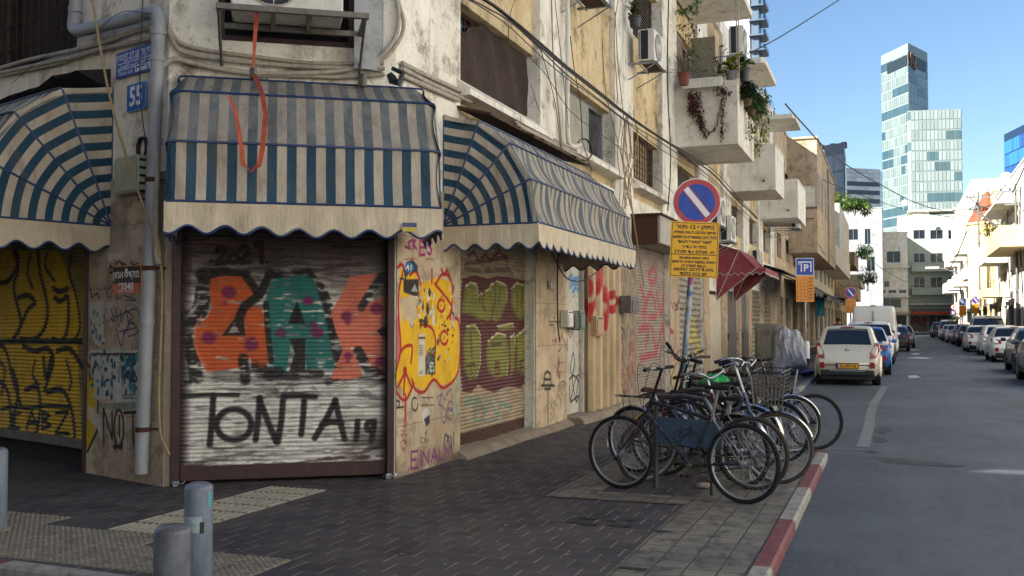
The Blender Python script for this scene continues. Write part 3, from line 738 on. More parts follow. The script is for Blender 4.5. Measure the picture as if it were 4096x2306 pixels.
for L in ([(246, 945), (240, 1060), (228, 1182)], ell(345, 1085, 84, 74, 26), [(470, 955), (462, 1060), (450, 1158)], [(468, 960), (505, 1060), (550, 1168)], [(583, 950), (575, 1060), (557, 1168)], [(590, 948), (660, 945), (737, 950)],
          [(685, 955), (680, 1040), (670, 1132)], [(835, 968), (790, 1060), (735, 1150)], [(835, 968), (855, 1060), (880, 1155)], [(770, 1085), (820, 1070), (865, 1078)], [(942, 1070), (940, 1110), (935, 1157)], ell(1003, 1092, 17, 20, 16), [(1022, 1070), (1018, 1110), (1008, 1165)]):
    p.line(L, .052, BLK, .94, .14, None, False, .7)
n = fbm(p.S, p.Z, 5, 41, 5, 20)
edge = np.clip((1.1-p.fr_d if False else np.clip((p.S-c1+.55)/.5, 0, 1)), 0, 1)*np.clip((.62-p.Z)/.35, 0, 1)
p.comp(np.clip((n-.42)*8, 0, 1)*edge, '2b1d17'); p.comp(np.clip((fbm(p.S, p.Z, 4, 77, 5, 30)-.55)*9, 0, 1)*np.clip((.5-p.Z)/.3, 0, 1)*.8, '3c3430')
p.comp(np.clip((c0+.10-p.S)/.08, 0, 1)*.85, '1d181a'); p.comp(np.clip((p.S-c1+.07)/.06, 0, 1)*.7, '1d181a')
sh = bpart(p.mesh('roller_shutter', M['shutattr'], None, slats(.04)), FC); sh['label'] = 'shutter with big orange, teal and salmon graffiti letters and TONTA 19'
bottom_bar(FC, c0, c1, .03, .175, M['maroon'], OUTC).parent = sh
m = MB(); m.bbox(c0-.075, c0, -.02, .14, 0, 2.85, .006); bpart(m.build('door_jamb', M['maroon'], None), FC)
m = MB(); m.bbox(c1, c1+.07, -.02, .14, 0, 2.85, .006); bpart(m.build('door_jamb', M['maroon'], None), FC)
for s_ in (c0-.02, c1+.01):     # padlocks and hasps at the foot of the shutter
    m = MB(); m.tube([(s_-.05, -.03, .03), (s_-.02, -.06, .035), (s_+.06, -.06, .03), (s_+.08, -.03, .05)], .009, 6); m.bbox(s_-.03, s_+.03, -.08, -.045, -.0+.004, .06, .006)
    bpart(m.build('padlock', M['chrome'], None), FC)
# 2. olive shutter on the street side
OUT2 = -.16
p = Paint(FF, 10.4, 12.94, .22, 2.85, .008, .0065, 'a08f74', 13, OUT2)
p.noise(2, .4, .7, '8a795e', .6, 5, 10); p.noise(7, .5, .65, '6f5f4b', .5, 8, 30)
MAR, OLV, LIM = '48090f', '63661c', '85862c'
p.poly([(455, 350), (520, 330), (590, 350), (640, 335), (720, 345), (790, 360), (815, 430), (805, 540), (830, 600), (835, 760), (815, 860), (760, 925), (690, 915), (620, 950), (560, 925), (540, 905), (500, 950), (455, 945), (430, 700)], MAR, .97, .12)
for q in ([(470, 390), (500, 368), (530, 380), (540, 440), (600, 400), (622, 450), (620, 560), (560, 590), (530, 560), (500, 540), (450, 530)], [(600, 385), (640, 362), (690, 385), (690, 470), (660, 560), (625, 590), (615, 500)], [(715, 400), (745, 370), (800, 395), (800, 480), (770, 570), (735, 550), (710, 480)],
          [(480, 600), (520, 590), (548, 640), (550, 790), (528, 870), (490, 885), (465, 820), (460, 660)], [(590, 680), (640, 635), (690, 650), (700, 760), (690, 860), (630, 880), (590, 830), (578, 750)], [(708, 660), (728, 640), (735, 700), (730, 830), (712, 870)], [(742, 650), (790, 610), (822, 650), (825, 760), (800, 830), (765, 865), (740, 820)], [(640, 600), (720, 585), (725, 610), (650, 625)]):
    p.poly(q, OLV, .97, .12, soft=.03); p.poly([(x*.8+sum(a for a, b in q)/len(q)*.2, y*.72+sum(b for a, b in q)/len(q)*.28+8) for x, y in q], LIM, .45, .25, soft=.05)
    p.line(q[:max(3, len(q)*2//3)], .026, 'c9c49c', .85, .2)
for L in ([(538, 385), (548, 430), (545, 480)], [(575, 400), (560, 470), (575, 520)], [(625, 360), (628, 450), (612, 560)], [(655, 400), (650, 470)], [(690, 380), (700, 450), (690, 560)], [(740, 390), (745, 470), (735, 550)], [(775, 410), (770, 480)], [(455, 560), (500, 580), (560, 570), (600, 600), (700, 570), (830, 600)], [(500, 640), (505, 760)], [(610, 700), (660, 690)], [(690, 650), (702, 760), (695, 870)], [(560, 620), (570, 780), (560, 880)], [(738, 640), (742, 800)]): p.line(L, .035, MAR, .9, .1, None, True)
for L in ([(478, 810), (520, 800)], [(500, 805), (505, 850)], [(630, 790), (628, 850), (650, 850), (650, 820), (632, 820), (650, 790), (632, 790)], [(760, 780), (760, 850)], [(758, 785), (775, 780)], [(760, 820), (774, 815)]): p.line(L, .03, MAR, .9)
p.line([(470, 1010), (500, 975), (520, 1050), (540, 975), (580, 1060), (600, 980), (640, 1075), (660, 1000), (710, 1030)], .05, '3f8274', .6, .3)
p.line([(520, 1090), (560, 1100), (650, 1090)], .03, '3f8274', .5, .3)
p.line([(480, 225), (520, 210), (540, 260), (580, 215), (600, 260), (650, 200), (690, 250)], .05, '4a1a1e', .7, .1); p.line([(470, 270), (560, 260), (690, 235)], .05, '4a1a1e', .6, .15)
p.line([(470, 300), (560, 310), (700, 300), (720, 330)], .06, '2b2220', .5, .3)
sh = bpart(p.mesh('roller_shutter', M['shutattr'], None, slats(.045)), FF); sh['label'] = 'shutter with olive and maroon bubble graffiti'
bottom_bar(FF, 10.4, 12.94, .07, .225, M['rust'], OUT2).parent = sh
# 3. left street shutter: yellow bubble letters
p = Paint(FL, -5.2, sl1-.02, .30, 2.8, .009, .0065, '8a7d3a', 11, -.12)
p.noise(2, .4, .7, '5f552c', .6, 5, 10)
p.poly([(-400, 100), (0, 100), (250, 110), (300, 250), (330, 300), (345, 420), (325, 500), (330, 600), (345, 920), (0, 920), (-400, 915)], 'c8a406', .97, .12)
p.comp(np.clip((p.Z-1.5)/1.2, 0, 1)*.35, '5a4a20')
for L in ([(-20, 240), (40, 230), (80, 150), (70, 110)], [(60, 110), (80, 180), (60, 260), (90, 400), (60, 470)], [(160, 110), (170, 200), (200, 330), (190, 420), (150, 470), (90, 470)], [(80, 300), (120, 290), (150, 320), (120, 350), (80, 440)], [(225, 260), (250, 275), (285, 262)], [(230, 300), (255, 315), (285, 300), (285, 420), (260, 480), (225, 470)],
          [(-20, 480), (340, 480)], [(0, 490), (30, 520), (60, 640), (90, 740)], [(100, 500), (150, 520), (200, 510), (225, 560), (190, 680)], [(240, 520), (290, 510), (330, 560), (390, 680), (395, 800), (360, 930)], [(0, 640), (40, 700), (50, 880), (20, 910)], [(60, 600), (80, 700), (40, 900), (100, 915), (150, 860)], [(110, 680), (160, 670), (170, 760), (150, 900)], [(200, 690), (260, 680), (300, 760), (310, 900), (250, 915), (200, 880)], [(185, 550), (195, 630), (215, 550)]):
    p.line(L, .055, '0b0a08', .97, .05, None, True)
for L in ([(0, 560), (25, 600), (10, 700)], [(130, 120), (120, 200), (140, 260)], [(300, 120), (290, 200), (320, 300), (335, 420), (310, 480)], [(10, 760), (60, 750), (120, 755), (200, 745), (300, 750)], [(200, 120), (190, 170), (230, 230)], [(150, 560), (140, 620), (165, 660)], [(280, 560), (300, 640), (290, 680)]): p.line(L, .04, '0b0a08', .95, .05, None, True)
for L in ([(45, 780), (90, 775)], [(68, 778), (65, 835)], [(40, 838), (85, 838)], [(115, 838), (135, 768), (158, 838)], [(120, 815), (155, 812)], [(180, 770), (180, 840)], [(180, 770), (210, 785), (182, 805), (215, 825), (182, 840)], [(235, 775), (285, 770), (235, 858), (290, 860)]): p.line(L, .04, '0b0a08', .97)
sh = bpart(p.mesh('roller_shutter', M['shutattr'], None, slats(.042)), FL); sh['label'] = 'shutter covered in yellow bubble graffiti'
bottom_bar(FL, -5.2, sl1-.02, .2, .31, M['oldmetal'], -.12).parent = sh
m = MB(); m.bbox(sl1-.04, sl1+.02, -.03, .12, 0, 2.8, .006); bpart(m.build('door_jamb', M['maroon'], None), FL)
# 4. stone pier between the left shutter and the corner
p = Paint(FL, sl1, 0, 0, 2.95, .008, .008, 'b5a896', 11, .012); pier_left = p
p.noise(1.5, .4, .7, '8d7c68', .6, 5); p.noise(9, .55, .7, '6d5f50', .5, 9)
for z in (.62, 1.24, 1.86, 2.48): p.line([(sl1, z), (0, z)], .006, '54493d', .8, 0, 0)
for s_ in (-1.05, -.62, -.2): p.line([(s_, 0), (s_, 2.9)], .006, '54493d', .6, 0, 0)
p.comp(np.clip((fbm(p.S, p.Z, 2.5, 61)-.5)*8, 0, 1)*np.clip((p.Z-2.2)/.3, 0, 1)*.8, '6f675f')
p.poly([(345, 560), (375, 590), (395, 680), (400, 800), (385, 890), (345, 935)], 'b49a17', .95, .1); p.line([(350, 555), (385, 610), (405, 720), (400, 850), (360, 935)], .03, '141310', .9)
p.poly([(368, 318), (432, 312), (430, 400), (425, 500), (395, 495), (372, 440)], 'a9a9a2', .95, .1); p.poly([(436, 318), (498, 312), (500, 350), (440, 345)], 'a5a19a', .9, .1)
p.scraps((375, 330, 432, 490), 22, ['2f5f74', '7c4a3c', '8f959a', '37677e', 'a9aaa5'], .06, 3); p.scraps((440, 320, 560, 500), 26, ['9b8f80', 'a39a90', '8c8072'], .10, 4)
p.poly([(368, 515), (570, 515), (570, 735), (480, 732), (480, 712), (400, 722), (380, 600)], 'a8acaa', .97, .06)
p.scraps((370, 520, 475, 715), 70, ['16283c', '1d3f5a', '3d6a7c', '9fa8a8', '2a4c60', 'b0b3b0'], .07, 5); p.scraps((500, 540, 565, 690), 50, ['16283c', '1d4f66', '3a7c8a', '6f8f96', '24445c'], .08, 6)
p.poly([(478, 560), (500, 556), (502, 730), (480, 730)], 'b9bab6', .9, .05); p.text([4]*3+[3]*5, '22303c', 11, 484, 566, 4, 11, .006, 3); p.text([12]*2, '22242a', 11, 505, 700, 5, 12, .007, 4)
p.text([14], '16181e', 11, 378, 532, 13, 14, .02, 5)
for L in ([(458, 345), (470, 400), (455, 380)], [(475, 340), (490, 420), (500, 350)], [(470, 380), (500, 370)], [(500, 400), (520, 350), (530, 420)], [(530, 360), (550, 380), (530, 400), (555, 410)], [(480, 430), (500, 500), (510, 440)], [(510, 450), (540, 400), (570, 440), (530, 460)], [(500, 370), (560, 345), (575, 380)], [(490, 440), (560, 425)], [(430, 250), (450, 300), (470, 260), (480, 300), (500, 300)], [(445, 262), (480, 245)], [(510, 290), (560, 310), (520, 310)]):
    p.line(L, .013, '2b2756', .9, .05, None, True)
for L in ([(455, 160), (460, 195)], ell(458, 185, 9, 14), [(480, 160), (490, 150), (520, 165)], [(500, 158), (510, 170)], [(540, 155), (550, 165), (570, 158)], [(370, 255), (380, 300), (400, 280), (410, 300)]): p.line(L, .016, '17161a', .9)
p.poly([(440, 120), (515, 110), (505, 135), (450, 150)], 'b0aca4', .9)
for L in ([(428, 890), (426, 760)], [(428, 760), (463, 885)], [(463, 885), (462, 770)], ell(490, 840, 20, 78), [(492, 790), (492, 870)], [(512, 775), (562, 772)], [(548, 772), (550, 905)]): p.line(L, .026, '101014', .95)
for x in (427, 463, 472, 480, 498, 505, 548, 552): p.line([(x, 880), (x+1, 915+(x*7) % 45)], .009, '101014', .9)
for x in (476, 496): p.poly(ell(x, 915, 9, 12), '101014', .9)
p.poly([(400, 735), (560, 730), (560, 760), (480, 765), (420, 755)], '3f6a5c', .45, .1)
p.poly([(362, 745), (385, 755), (420, 800), (418, 860), (390, 830), (360, 790)], 'b0aeac', .9, .1)
bpart(p.mesh('stone_pier', M['wallattr'], None), FL)
# 5. stone pier right of the corner with the yellow and red piece
p = Paint(FF, 8.82, 10.38, 0, 2.95, .007, .007, 'bfac90', 13, .012)
p.noise(1.5, .4, .7, '9a8467', .6, 5); p.noise(9, .55, .7, '77654e', .4, 9)
for z in (.5, 1.15, 1.8, 2.4): p.line([(8.8, z), (10.4, z)], .006, '5c4d3b', .8, 0, 0)
for s_ in (9.3, 9.85): p.line([(s_, 0), (s_, 2.9)], .005, '5c4d3b', .6, 0, 0)
p.comp(np.clip((.25-p.Z)/.2, 0, 1)*np.clip((fbm(p.S, p.Z, 3, 3)-.35)*4, 0, 1)*.7, '54483c')
YEL, RED = 'd8a808', 'a00c12'
p.poly([(98, 560), (125, 540), (130, 700), (120, 880), (98, 900)], 'b9605a', .95, .05)
p.poly([(130, 300), (200, 285), (235, 380), (330, 340), (405, 370), (410, 500), (400, 560), (440, 580), (447, 780), (425, 890), (350, 910), (310, 880), (250, 940), (200, 900), (170, 970), (105, 880), (130, 760), (135, 560)], YEL, .96, .07)
for L in ([(120, 290), (140, 275), (150, 300), (125, 420), (125, 560), (135, 720), (105, 870), (110, 940), (160, 990), (205, 900)], [(185, 330), (215, 310), (240, 380), (220, 500)], [(320, 380), (355, 325), (395, 345), (410, 430), (395, 560)], [(315, 375), (405, 495), (380, 560)], ell(350, 490, 18, 32, 14, 0, 320), [(400, 560), (440, 570), (450, 720), (430, 860), (360, 925), (310, 880), (260, 945), (215, 935), (195, 880)], [(240, 590), (300, 610), (320, 700), (300, 860)], ell(365, 660, 20, 35, 14, 20, 330), [(160, 830), (150, 960)], [(160, 840), (120, 920)], [(160, 840), (195, 925)], [(135, 740), (155, 710), (195, 705), (190, 790)], [(350, 300), (365, 330), (380, 305), (395, 350)], [(300, 300), (300, 370)], [(160, 960), (160, 1040), (162, 1090)]):
    p.line(L, .032, RED, .95, .04, None, True)
p.poly(ell(158, 830, 10, 18), RED)
p.scraps((150, 430, 320, 590), 40, ['c6bda8', 'b8ae98', 'cfc8b8', '9f9482', '2a2420', 'b58a20'], .10, 8); p.scraps((230, 350, 420, 600), 30, ['c8bfa9', '2b2622', 'a8803c', 'bdb5a2'], .07, 9)
p.poly([(132, 450), (215, 440), (222, 560), (190, 580), (140, 560)], 'b9a68a', .95, .06)
p.poly([(150, 352), (230, 352), (230, 440), (205, 440), (150, 420)], '241a1c', .97); p.poly([(210, 375), (228, 420), (190, 415)], 'aba9a4', .9)
p.poly([(145, 330), (165, 262), (200, 250), (225, 280), (225, 312), (190, 312), (160, 345)], '1d2a44', .95); p.poly(ell(180, 290, 24, 26), '3c74a4', .95); p.poly(ell(180, 290, 17, 18), '1c4880', .95); p.line([(165, 295), (175, 280), (178, 300)], .02, 'd9dcc0'); p.line([(190, 280), (190, 300)], .02, 'd9dcc0')
p.line([(152, 335), (150, 318)], .02, 'c9a818'); p.text([5], '1a1a1c', 13, 130, 348, 7, 10, .014, 8)
p.line([(160, 180), (185, 190), (175, 160), (195, 145)], .028, '7d1e58'); p.line([(200, 190), (202, 140)], .028, '7d1e58'); p.line([(200, 165), (215, 145)], .028, '7d1e58'); p.line([(200, 165), (218, 190)], .028, '7d1e58')
for L in ([(262, 148), (236, 150), (236, 225), (262, 222)], [(238, 185), (258, 182)], [(300, 160), (285, 145), (278, 170), (300, 195), (290, 222), (276, 210)]): p.line(L, .028, '8a2160')
p.scribble((150, 240, 330, 265), 5, .007, ['5c5148', '7b3c30'], 4)
p.poly([(232, 640), (262, 638), (264, 862), (226, 864)], 'c2bbab', .97); p.text([4]*5, '33302c', 13, 232, 700, 6, 12, .006, 9); p.text([5]*3, '6a6560', 13, 232, 835, 5, 8, .005, 4); p.text([4], '221f1c', 13, 230, 660, 9, 10, .016, 3)
p.poly([(265, 760), (318, 700), (318, 855), (265, 852)], '2f3a30', .9, .05); p.scraps((268, 720, 316, 850), 26, ['7a4a78', '3f7a66', '15151a', '8a8f98', 'a99a30'], .05, 12); p.text([3]*3, 'd0d0cc', 13, 290, 792, 7, 20, .012, 6)
p.scraps((330, 590, 420, 690), 14, ['d0c8b5', '2c2830', '8a5a30'], .06, 14); p.scraps((330, 720, 390, 790), 10, ['b9b1a0', '2c2830', '7a5a80'], .05, 15)
p.poly(ell(270, 1075, 22, 45), 'c8c5bd', .9, .08); p.poly([(258, 1090), (290, 1065), (288, 1110), (270, 1130)], '1a1a1e', .9); p.line([(264, 1165), (272, 1150), (268, 1175)], .012, '22304a')
p.text([9], '1c1a1c', 13, 245, 975, 7, 8, .010, 11); p.text([10], '1c1a1c', 13, 242, 1015, 7, 8, .010, 12)
for L in ([(105, 990), (130, 1000), (120, 1030)], [(110, 1030), (150, 1025)], ell(210, 1010, 16, 34, 14, 0, 300)): p.line(L, .02, '17161a', .85, .05, None, True)
for L in ([(325, 980), (350, 960), (335, 1010), (360, 1020)], [(350, 950), (370, 990), (380, 940)], ell(362, 1070, 12, 40), ell(398, 1020, 14, 25), ell(395, 1060, 16, 30), [(380, 960), (400, 930), (405, 980)]): p.line(L, .013, '3a3470', .85, .05, None, True)
p.line([(425, 870), (440, 900), (420, 980), (440, 1070), (430, 1010)], .02, '3c9a86', .85, 0, None, True)
for L in ([(150, 1100), (165, 1110), (160, 1130), (148, 1125)], [(152, 1090), (160, 1120)]): p.line(L, .010, '8c2020')
p.text([4, 5], '8c2020', 13, 135, 1150, 7, 20, .008, 2)
for L in (ell(152, 1222, 16, 22), [(140, 1245), (150, 1258), (165, 1250)], ell(160, 1212, 5, 6)): p.line(L, .010, '8c3028')
p.line([(240, 1190), (255, 1188)], .01, '3c3834'); p.line([(240, 1190), (242, 1215), (256, 1213)], .01, '3c3834'); p.line([(262, 1213), (262, 1188), (275, 1200), (264, 1213)], .01, '3c3834'); p.line([(280, 1190), (282, 1212)], .01, '3c3834')
for L in ([(225, 1258), (192, 1262), (190, 1350), (228, 1345)], [(192, 1305), (218, 1300)], [(240, 1258), (242, 1330)], [(250, 1330), (252, 1260), (282, 1320), (285, 1250)], [(298, 1315), (312, 1245), (330, 1310)], [(302, 1290), (326, 1286)], [(338, 1240), (340, 1308), (360, 1300)], [(365, 1300), (370, 1230), (385, 1265), (400, 1225), (410, 1290)]): p.line(L, .024, '7a2468', .9, .05)
for L in ([(362, 1230), (370, 1170), (385, 1180), (380, 1210)], [(388, 1180), (392, 1240)], [(400, 1180), (405, 1245)], [(415, 1160), (415, 1225)]): p.line(L, .022, '1f3348', .9)
bpart(p.mesh('stone_pier', M['wallattr'], None), FF)
# 6. stone pier after the olive shutter
p = Paint(FF, 12.96, 14.36, 0, 2.8, .01, .008, 'bda88a', 13, .012)
p.noise(1.5, .4, .7, '9a8467', .6, 15); p.noise(9, .55, .7, '77654e', .4, 19)
for z in (.6, 1.2, 1.8, 2.4): p.line([(12.9, z), (14.4, z)], .007, '5c4d3b', .8, 0, 0)
K = '1b1a1e'
for L in ([(912, 1100), (912, 930)], [(878, 912), (945, 912)], [(890, 905), (895, 850), (910, 838), (925, 850), (928, 905)], [(895, 930), (925, 930)], [(890, 880), (925, 880)]): p.line(L, .035, K, .9)
for L in ([(975, 1040), (980, 1000), (965, 950), (970, 910), (990, 890), (1010, 905), (1012, 950), (1000, 980), (1005, 1060)], [(930, 1100), (925, 1040), (945, 990)], [(985, 900), (985, 930)], [(998, 898), (998, 930)], [(925, 1000), (945, 1060)], [(930, 1060), (945, 1100)]): p.line(L, .016, '3a3634', .85, 0, None, True)
p.text([9, 3], '2a2622', 13, 918, 575, 9, 18, .02, 21); p.text([5, 5], '7d3026', 13, 960, 790, 9, 50, .014, 24); p.scribble((880, 620, 1000, 760), 6, .018, ['7d2a28', '96503c'], 9); p.scribble((890, 330, 1000, 560), 6, .012, ['55493c', '8d3f30'], 10)
p.line([(965, 770), (972, 800), (962, 830), (975, 870)], .04, '6d2420', .8)
bpart(p.mesh('stone_pier', M['wallattr'], None), FF)
# 7. white service door with black tags
p = Paint(FF, 14.40, 15.22, .12, 2.45, .01, .01, 'bdb6a8', 13, -.06)
p.noise(3, .45, .7, '9c9382', .6, 25)
for L in ([(1020, 350), (1040, 330), (1030, 400), (1060, 340), (1050, 420)], [(1045, 350), (1080, 345), (1085, 370), (1050, 380)], [(1040, 420), (1060, 400), (1080, 420)]): p.line(L, .05, '3f86b8', .85, .1, None, True)
for L in ([(1040, 860), (1030, 820), (1045, 740), (1052, 800), (1040, 880), (1060, 1000)], [(1025, 880), (1050, 860), (1080, 900)], [(1025, 920), (1030, 990), (1060, 870), (1085, 860)], [(1070, 880), (1060, 1000), (1085, 940)], [(1030, 1000), (1080, 960)]): p.line(L, .03, K, .9, .05, None, True)
p.scribble((1025, 580, 1085, 700), 5, .02, ['c07a3c', '5c8a84', '8a3030'], 4); p.scribble((1025, 430, 1085, 510), 4, .015, ['77a090', '8a8070'], 5)
dr = bpart(p.mesh('service_door', M['wallattr'], None), FF)
m = MB(); m.bbox(14.37, 15.25, .04, .1, 2.45, 2.7, .01); m.bbox(14.45, 14.55, .03, .05, 1.1, 1.3, .01); m.build('door_frame', M['oldmetal'], dr)
# 8. corrugated sheet and rough pier
p = Paint(FF, 15.28, 17.35, .1, 2.95, .012, .012, 'b59f7e', 13, .03)
p.noise(2, .45, .7, '93805f', .7, 35, 1)
for L in ([(1120, 330), (1130, 400), (1115, 500), (1128, 560)], [(1160, 200), (1190, 260), (1165, 420), (1135, 500)], [(1180, 280), (1190, 400), (1215, 480), (1205, 600)], [(1215, 470), (1250, 430), (1270, 470), (1245, 510), (1220, 500)], [(1130, 520), (1120, 590)]): p.line(L, .14, 'a01a26', .9, .05, None, True)
p.line([(1160, 200), (1170, 330), (1215, 440)], .16, 'b4323a', .7, .15)
def corr(S_, Z_): return -.05*np.clip(np.sin(S_*2*PI/.42)*2.2, -1, 1)
bpart(p.mesh('corrugated_cladding', M['wallattr'], None, corr), FF)
p = Paint(FF, 17.4, 18.78, 0, 2.95, .012, .012, '8f7f68', 13, .012)
p.noise(9, .4, .65, '6c5e4c', .8, 45)
for k, (x, y) in enumerate([(1300, 640), (1300, 720), (1300, 800), (1305, 880)]): p.line(ell(x, y, 14, 34), .03, ['2a2626', '8c2c3c', '6d2c4c', '8c2c3c'][k], .85)
for L in ([(1285, 430), (1305, 470), (1290, 500), (1310, 540)], [(1290, 600), (1310, 620), (1300, 660)]): p.line(L, .04, K, .9, 0, None, True)
p.scribble((1285, 860, 1318, 1000), 8, .03, ['5c2c30', '33302c'], 6)
p.scribble((-20+1350, 700, 1380, 1000), 8, .04, ['8c2626', 'a0402c'], 7)
bpart(p.mesh('rough_pier', M['wallattr'], None), FF)
# 9. red tagged shutter, then yellow tagged shutter
p = Paint(FF, 18.8, 21.9, .1, 3.05, .02, .012, '87796a', 6, -.12)
p.noise(3, .45, .7, '6b5e52', .6, 5, 12)
for k, L in enumerate([[(150, 640), (180, 600), (200, 660), (170, 700), (150, 660)], [(100, 720), (130, 860), (120, 960)], [(110, 900), (160, 760), (200, 900), (150, 920)], [(200, 760), (230, 900), (250, 760), (270, 900)], [(90, 1000), (150, 980), (130, 1100)], [(170, 980), (200, 1120), (240, 960)], [(240, 980), (260, 1090)], [(100, 1180), (200, 1150)]]): p.line(L, .14, '9c2a2e', .75, .15, None, True)
sh = bpart(p.mesh('roller_shutter', M['shutattr'], None, slats(.06, .018)), FF); sh['label'] = 'shutter with faint red tags'
p = Paint(FF, 23.0, 26.2, .1, 3.0, .025, .012, '8d8574', 6, -.10)
p.noise(3, .45, .7, '55524a', .7, 5, 8)
for k in range(14):
    r_ = random.Random(k); x = r_.uniform(370, 490); y = r_.uniform(780, 1160)
    p.line([(x, y), (x+r_.uniform(-25, 25), y+r_.uniform(10, 40)), (x+r_.uniform(-25, 25), y+r_.uniform(30, 80))], .12, 'b5a022', .75, .2, None, True)
sh = bpart(p.mesh('roller_shutter', M['shutattr'], None, slats(.14, .05)), FF); sh['label'] = 'wide slat shutter with yellow tags'
# piers further on, with tags
def fpier(s0, s1, seed, cols, top=2.95, base='ab9678'):
    p = Paint(FF, s0, s1, 0, top, .03, .03, base, 6, .012); p.noise(2, .4, .7, '8a765c', .7, seed)
    r_ = random.Random(seed)
    for k in range(7):
        s, z = r_.uniform(s0, s1), r_.uniform(.3, 2.3)
        p.line([(s, z), (s+r_.uniform(-.4, .4), z+r_.uniform(-.3, .3)), (s+r_.uniform(-.4, .4), z+r_.uniform(-.4, .4))], .05, r_.choice(cols), .8, .1, 0, True)
    bpart(p.mesh('street_pier', M['wallattr'], None), FF)
fpier(21.92, 22.98, 1, ['8c1c24', '22201e', '9c3a34']); fpier(26.22, 27.08, 2, ['77607a', '6a5a50']); fpier(29.22, 30.28, 3, ['3f8a7a', '5aa08e', '8c5a5a']); fpier(32.62, 33.28, 4, ['77607a', '8c2424']); fpier(35.02, 35.98, 5, ['8c2424', '55504a']); fpier(38.52, 39.58, 6, ['55504a', '6a5a40']); fpier(42.02, 43.58, 7, ['55504a', '8a7a60'])
m = MB(); m.bbox(27.2, 29.1, -.0, .05, .1, 2.3, .01); bpart(m.build('wooden_door', simple('cream painted door', 'b5a88f', .6, 0, .2, 3, '5a4a38', .6), None), FF)
for a, b in ((30.35, 32.55), (33.35, 34.95)):
    m = MB(); m.bbox(a, b, .05, .1, .1, 2.5, .01); m.bbox(a+.3, a+.4, .0, .05, 1.0, 1.2, .01); bpart(m.build('wooden_door', simple('dark weathered door', '4c4640', .7, 0, .3, 3, '2a2420', .6), None), FF)
for a, b in ((36.05, 38.45), (39.65, 41.95)):
    p = Paint(FF, a, b, .1, 2.7, .05, .02, '7d725a', 6, -.06); p.noise(3, .45, .7, '4c463a', .7, 5, 8); p.scribble((900, 800, 1040, 950), 6, .12, ['a8951e', 'b0a040'], 3)
    bpart(p.mesh('roller_shutter', M['shutattr'], None, slats(.16, .05)), FF)
# rough concrete step along the wall foot
m = MB(); rnd = random.Random(5); P = []
for i in range(48):
    s = 10.3+i*.09; h = .06+.008*math.sin(i*.31)+rnd.uniform(-.005, .005); w_ = .10+.012*math.sin(i*.23)+rnd.uniform(-.008, .008)
    P.append([(s, .3, h+.03), (s, -.02, h+.02), (s, -w_+.03, h), (s, -w_, h*.55), (s, -w_-.05, 0)])
P = [[(p[0], p[1], 0) for p in P[0]]]+P+[[(p[0], p[1], 0) for p in P[-1]]]; m.grid(P); bpart(m.build('rough_step', M['stepstone'], None, True), FF)
m = MB(); P = []
for i in range(46):
    s = 14.4+i*.1; h = .10+.01*math.sin(i*.3)+rnd.uniform(-.006, .006); w_ = .24+.02*math.sin(i*.2)+rnd.uniform(-.01, .01)
    P.append([(s, .25, h), (s, -w_+.05, h), (s, -w_, h*.6), (s, -w_-.03, 0)])
P = [[(p[0], p[1], 0) for p in P[0]]]+P+[[(p[0], p[1], 0) for p in P[-1]]]; m.grid(P); bpart(m.build('rough_step', M['stepstone'], None, True), FF)
# dark rotting boards tucked above the shops
m = MB(); rnd = random.Random(8)
for i in range(11):
    a = 10.3+i*.36; m.add([(a, .02, 4.0+rnd.uniform(-.02, .03)), (a+.38, .02, 4.0+rnd.uniform(-.02, .03)), (a+.38, -.42, 3.86+rnd.uniform(-.03, .03)), (a, -.42, 3.86+rnd.uniform(-.03, .03)), (a, .02, 3.96), (a+.38, .02, 3.96), (a+.38, -.42, 3.84), (a, -.42, 3.84)], [(0, 3, 2, 1), (3, 7, 6, 2), (4, 5, 6, 7), (0, 4, 7, 3), (1, 2, 6, 5)])
bpart(m.build('rotten_boards', M['rust'], None), FF)
m = MB()
for i in range(8):
    a = -4.9+i*.48; m.add([(a, .02, 4.1+rnd.uniform(-.05, .05)), (a+.5, .02, 4.12+rnd.uniform(-.05, .05)), (a+.5, -.36, 3.98+rnd.uniform(-.05, .05)), (a, -.36, 3.93+rnd.uniform(-.05, .05)), (a, .02, 3.86), (a+.5, .02, 3.86)], [(0, 3, 2, 1), (3, 4, 5, 2), (0, 4, 3), (1, 2, 5)])
bpart(m.build('torn_tar_sheet', simple('black tar sheet', '1a1718', .8, 0, .3, 5, bump=.5, bs=20), None), FL)
# balconies
def balcony(fr, parent, s0, s1, out, z0, z1, mat, slab=.0, hole=True, name='balcony', open_top=True):
    m = MB(); t = .1
    m.box(s0, s1, -out, .01, z0, z0+.14)
    m.box(s0, s1, -out, -out+t, z0+.14, z1); m.box(s0, s0+t, -out+t, .01, z0+.14, z1-.001); m.box(s1-t, s1, -out+t, .01, z0+.14, z1-.001)
    m.box(s0-.02, s1+.02, -out-.02, -out+t+.02, z1, z1+.05); m.box(s0-.02, s0+t+.02, -out+t+.02, .01, z1, z1+.05); m.box(s1-t-.02, s1+.02, -out+t+.02, .01, z1, z1+.05)
    o = m.build(name, mat, None); place(o, fr, parent)
    d = MB(); d.lathe([(.03, 0), (.03, .12)], (s0+(.0), -out+.35, z0+.28), 8, 'x'); d.build('drain_spout', M['rust'], o).location = (-.1, 0, 0)
    return o
balcony(FF, bld, 22.7, 25.5, 1.41, 5.55, 6.95, M['pale']); balcony(FF, bld, 31.2, 33.8, 1.35, 5.58, 6.95, M['pale']); balcony(FF, bld, 38.5, 42.2, 1.4, 5.45, 6.85, M['pale'])
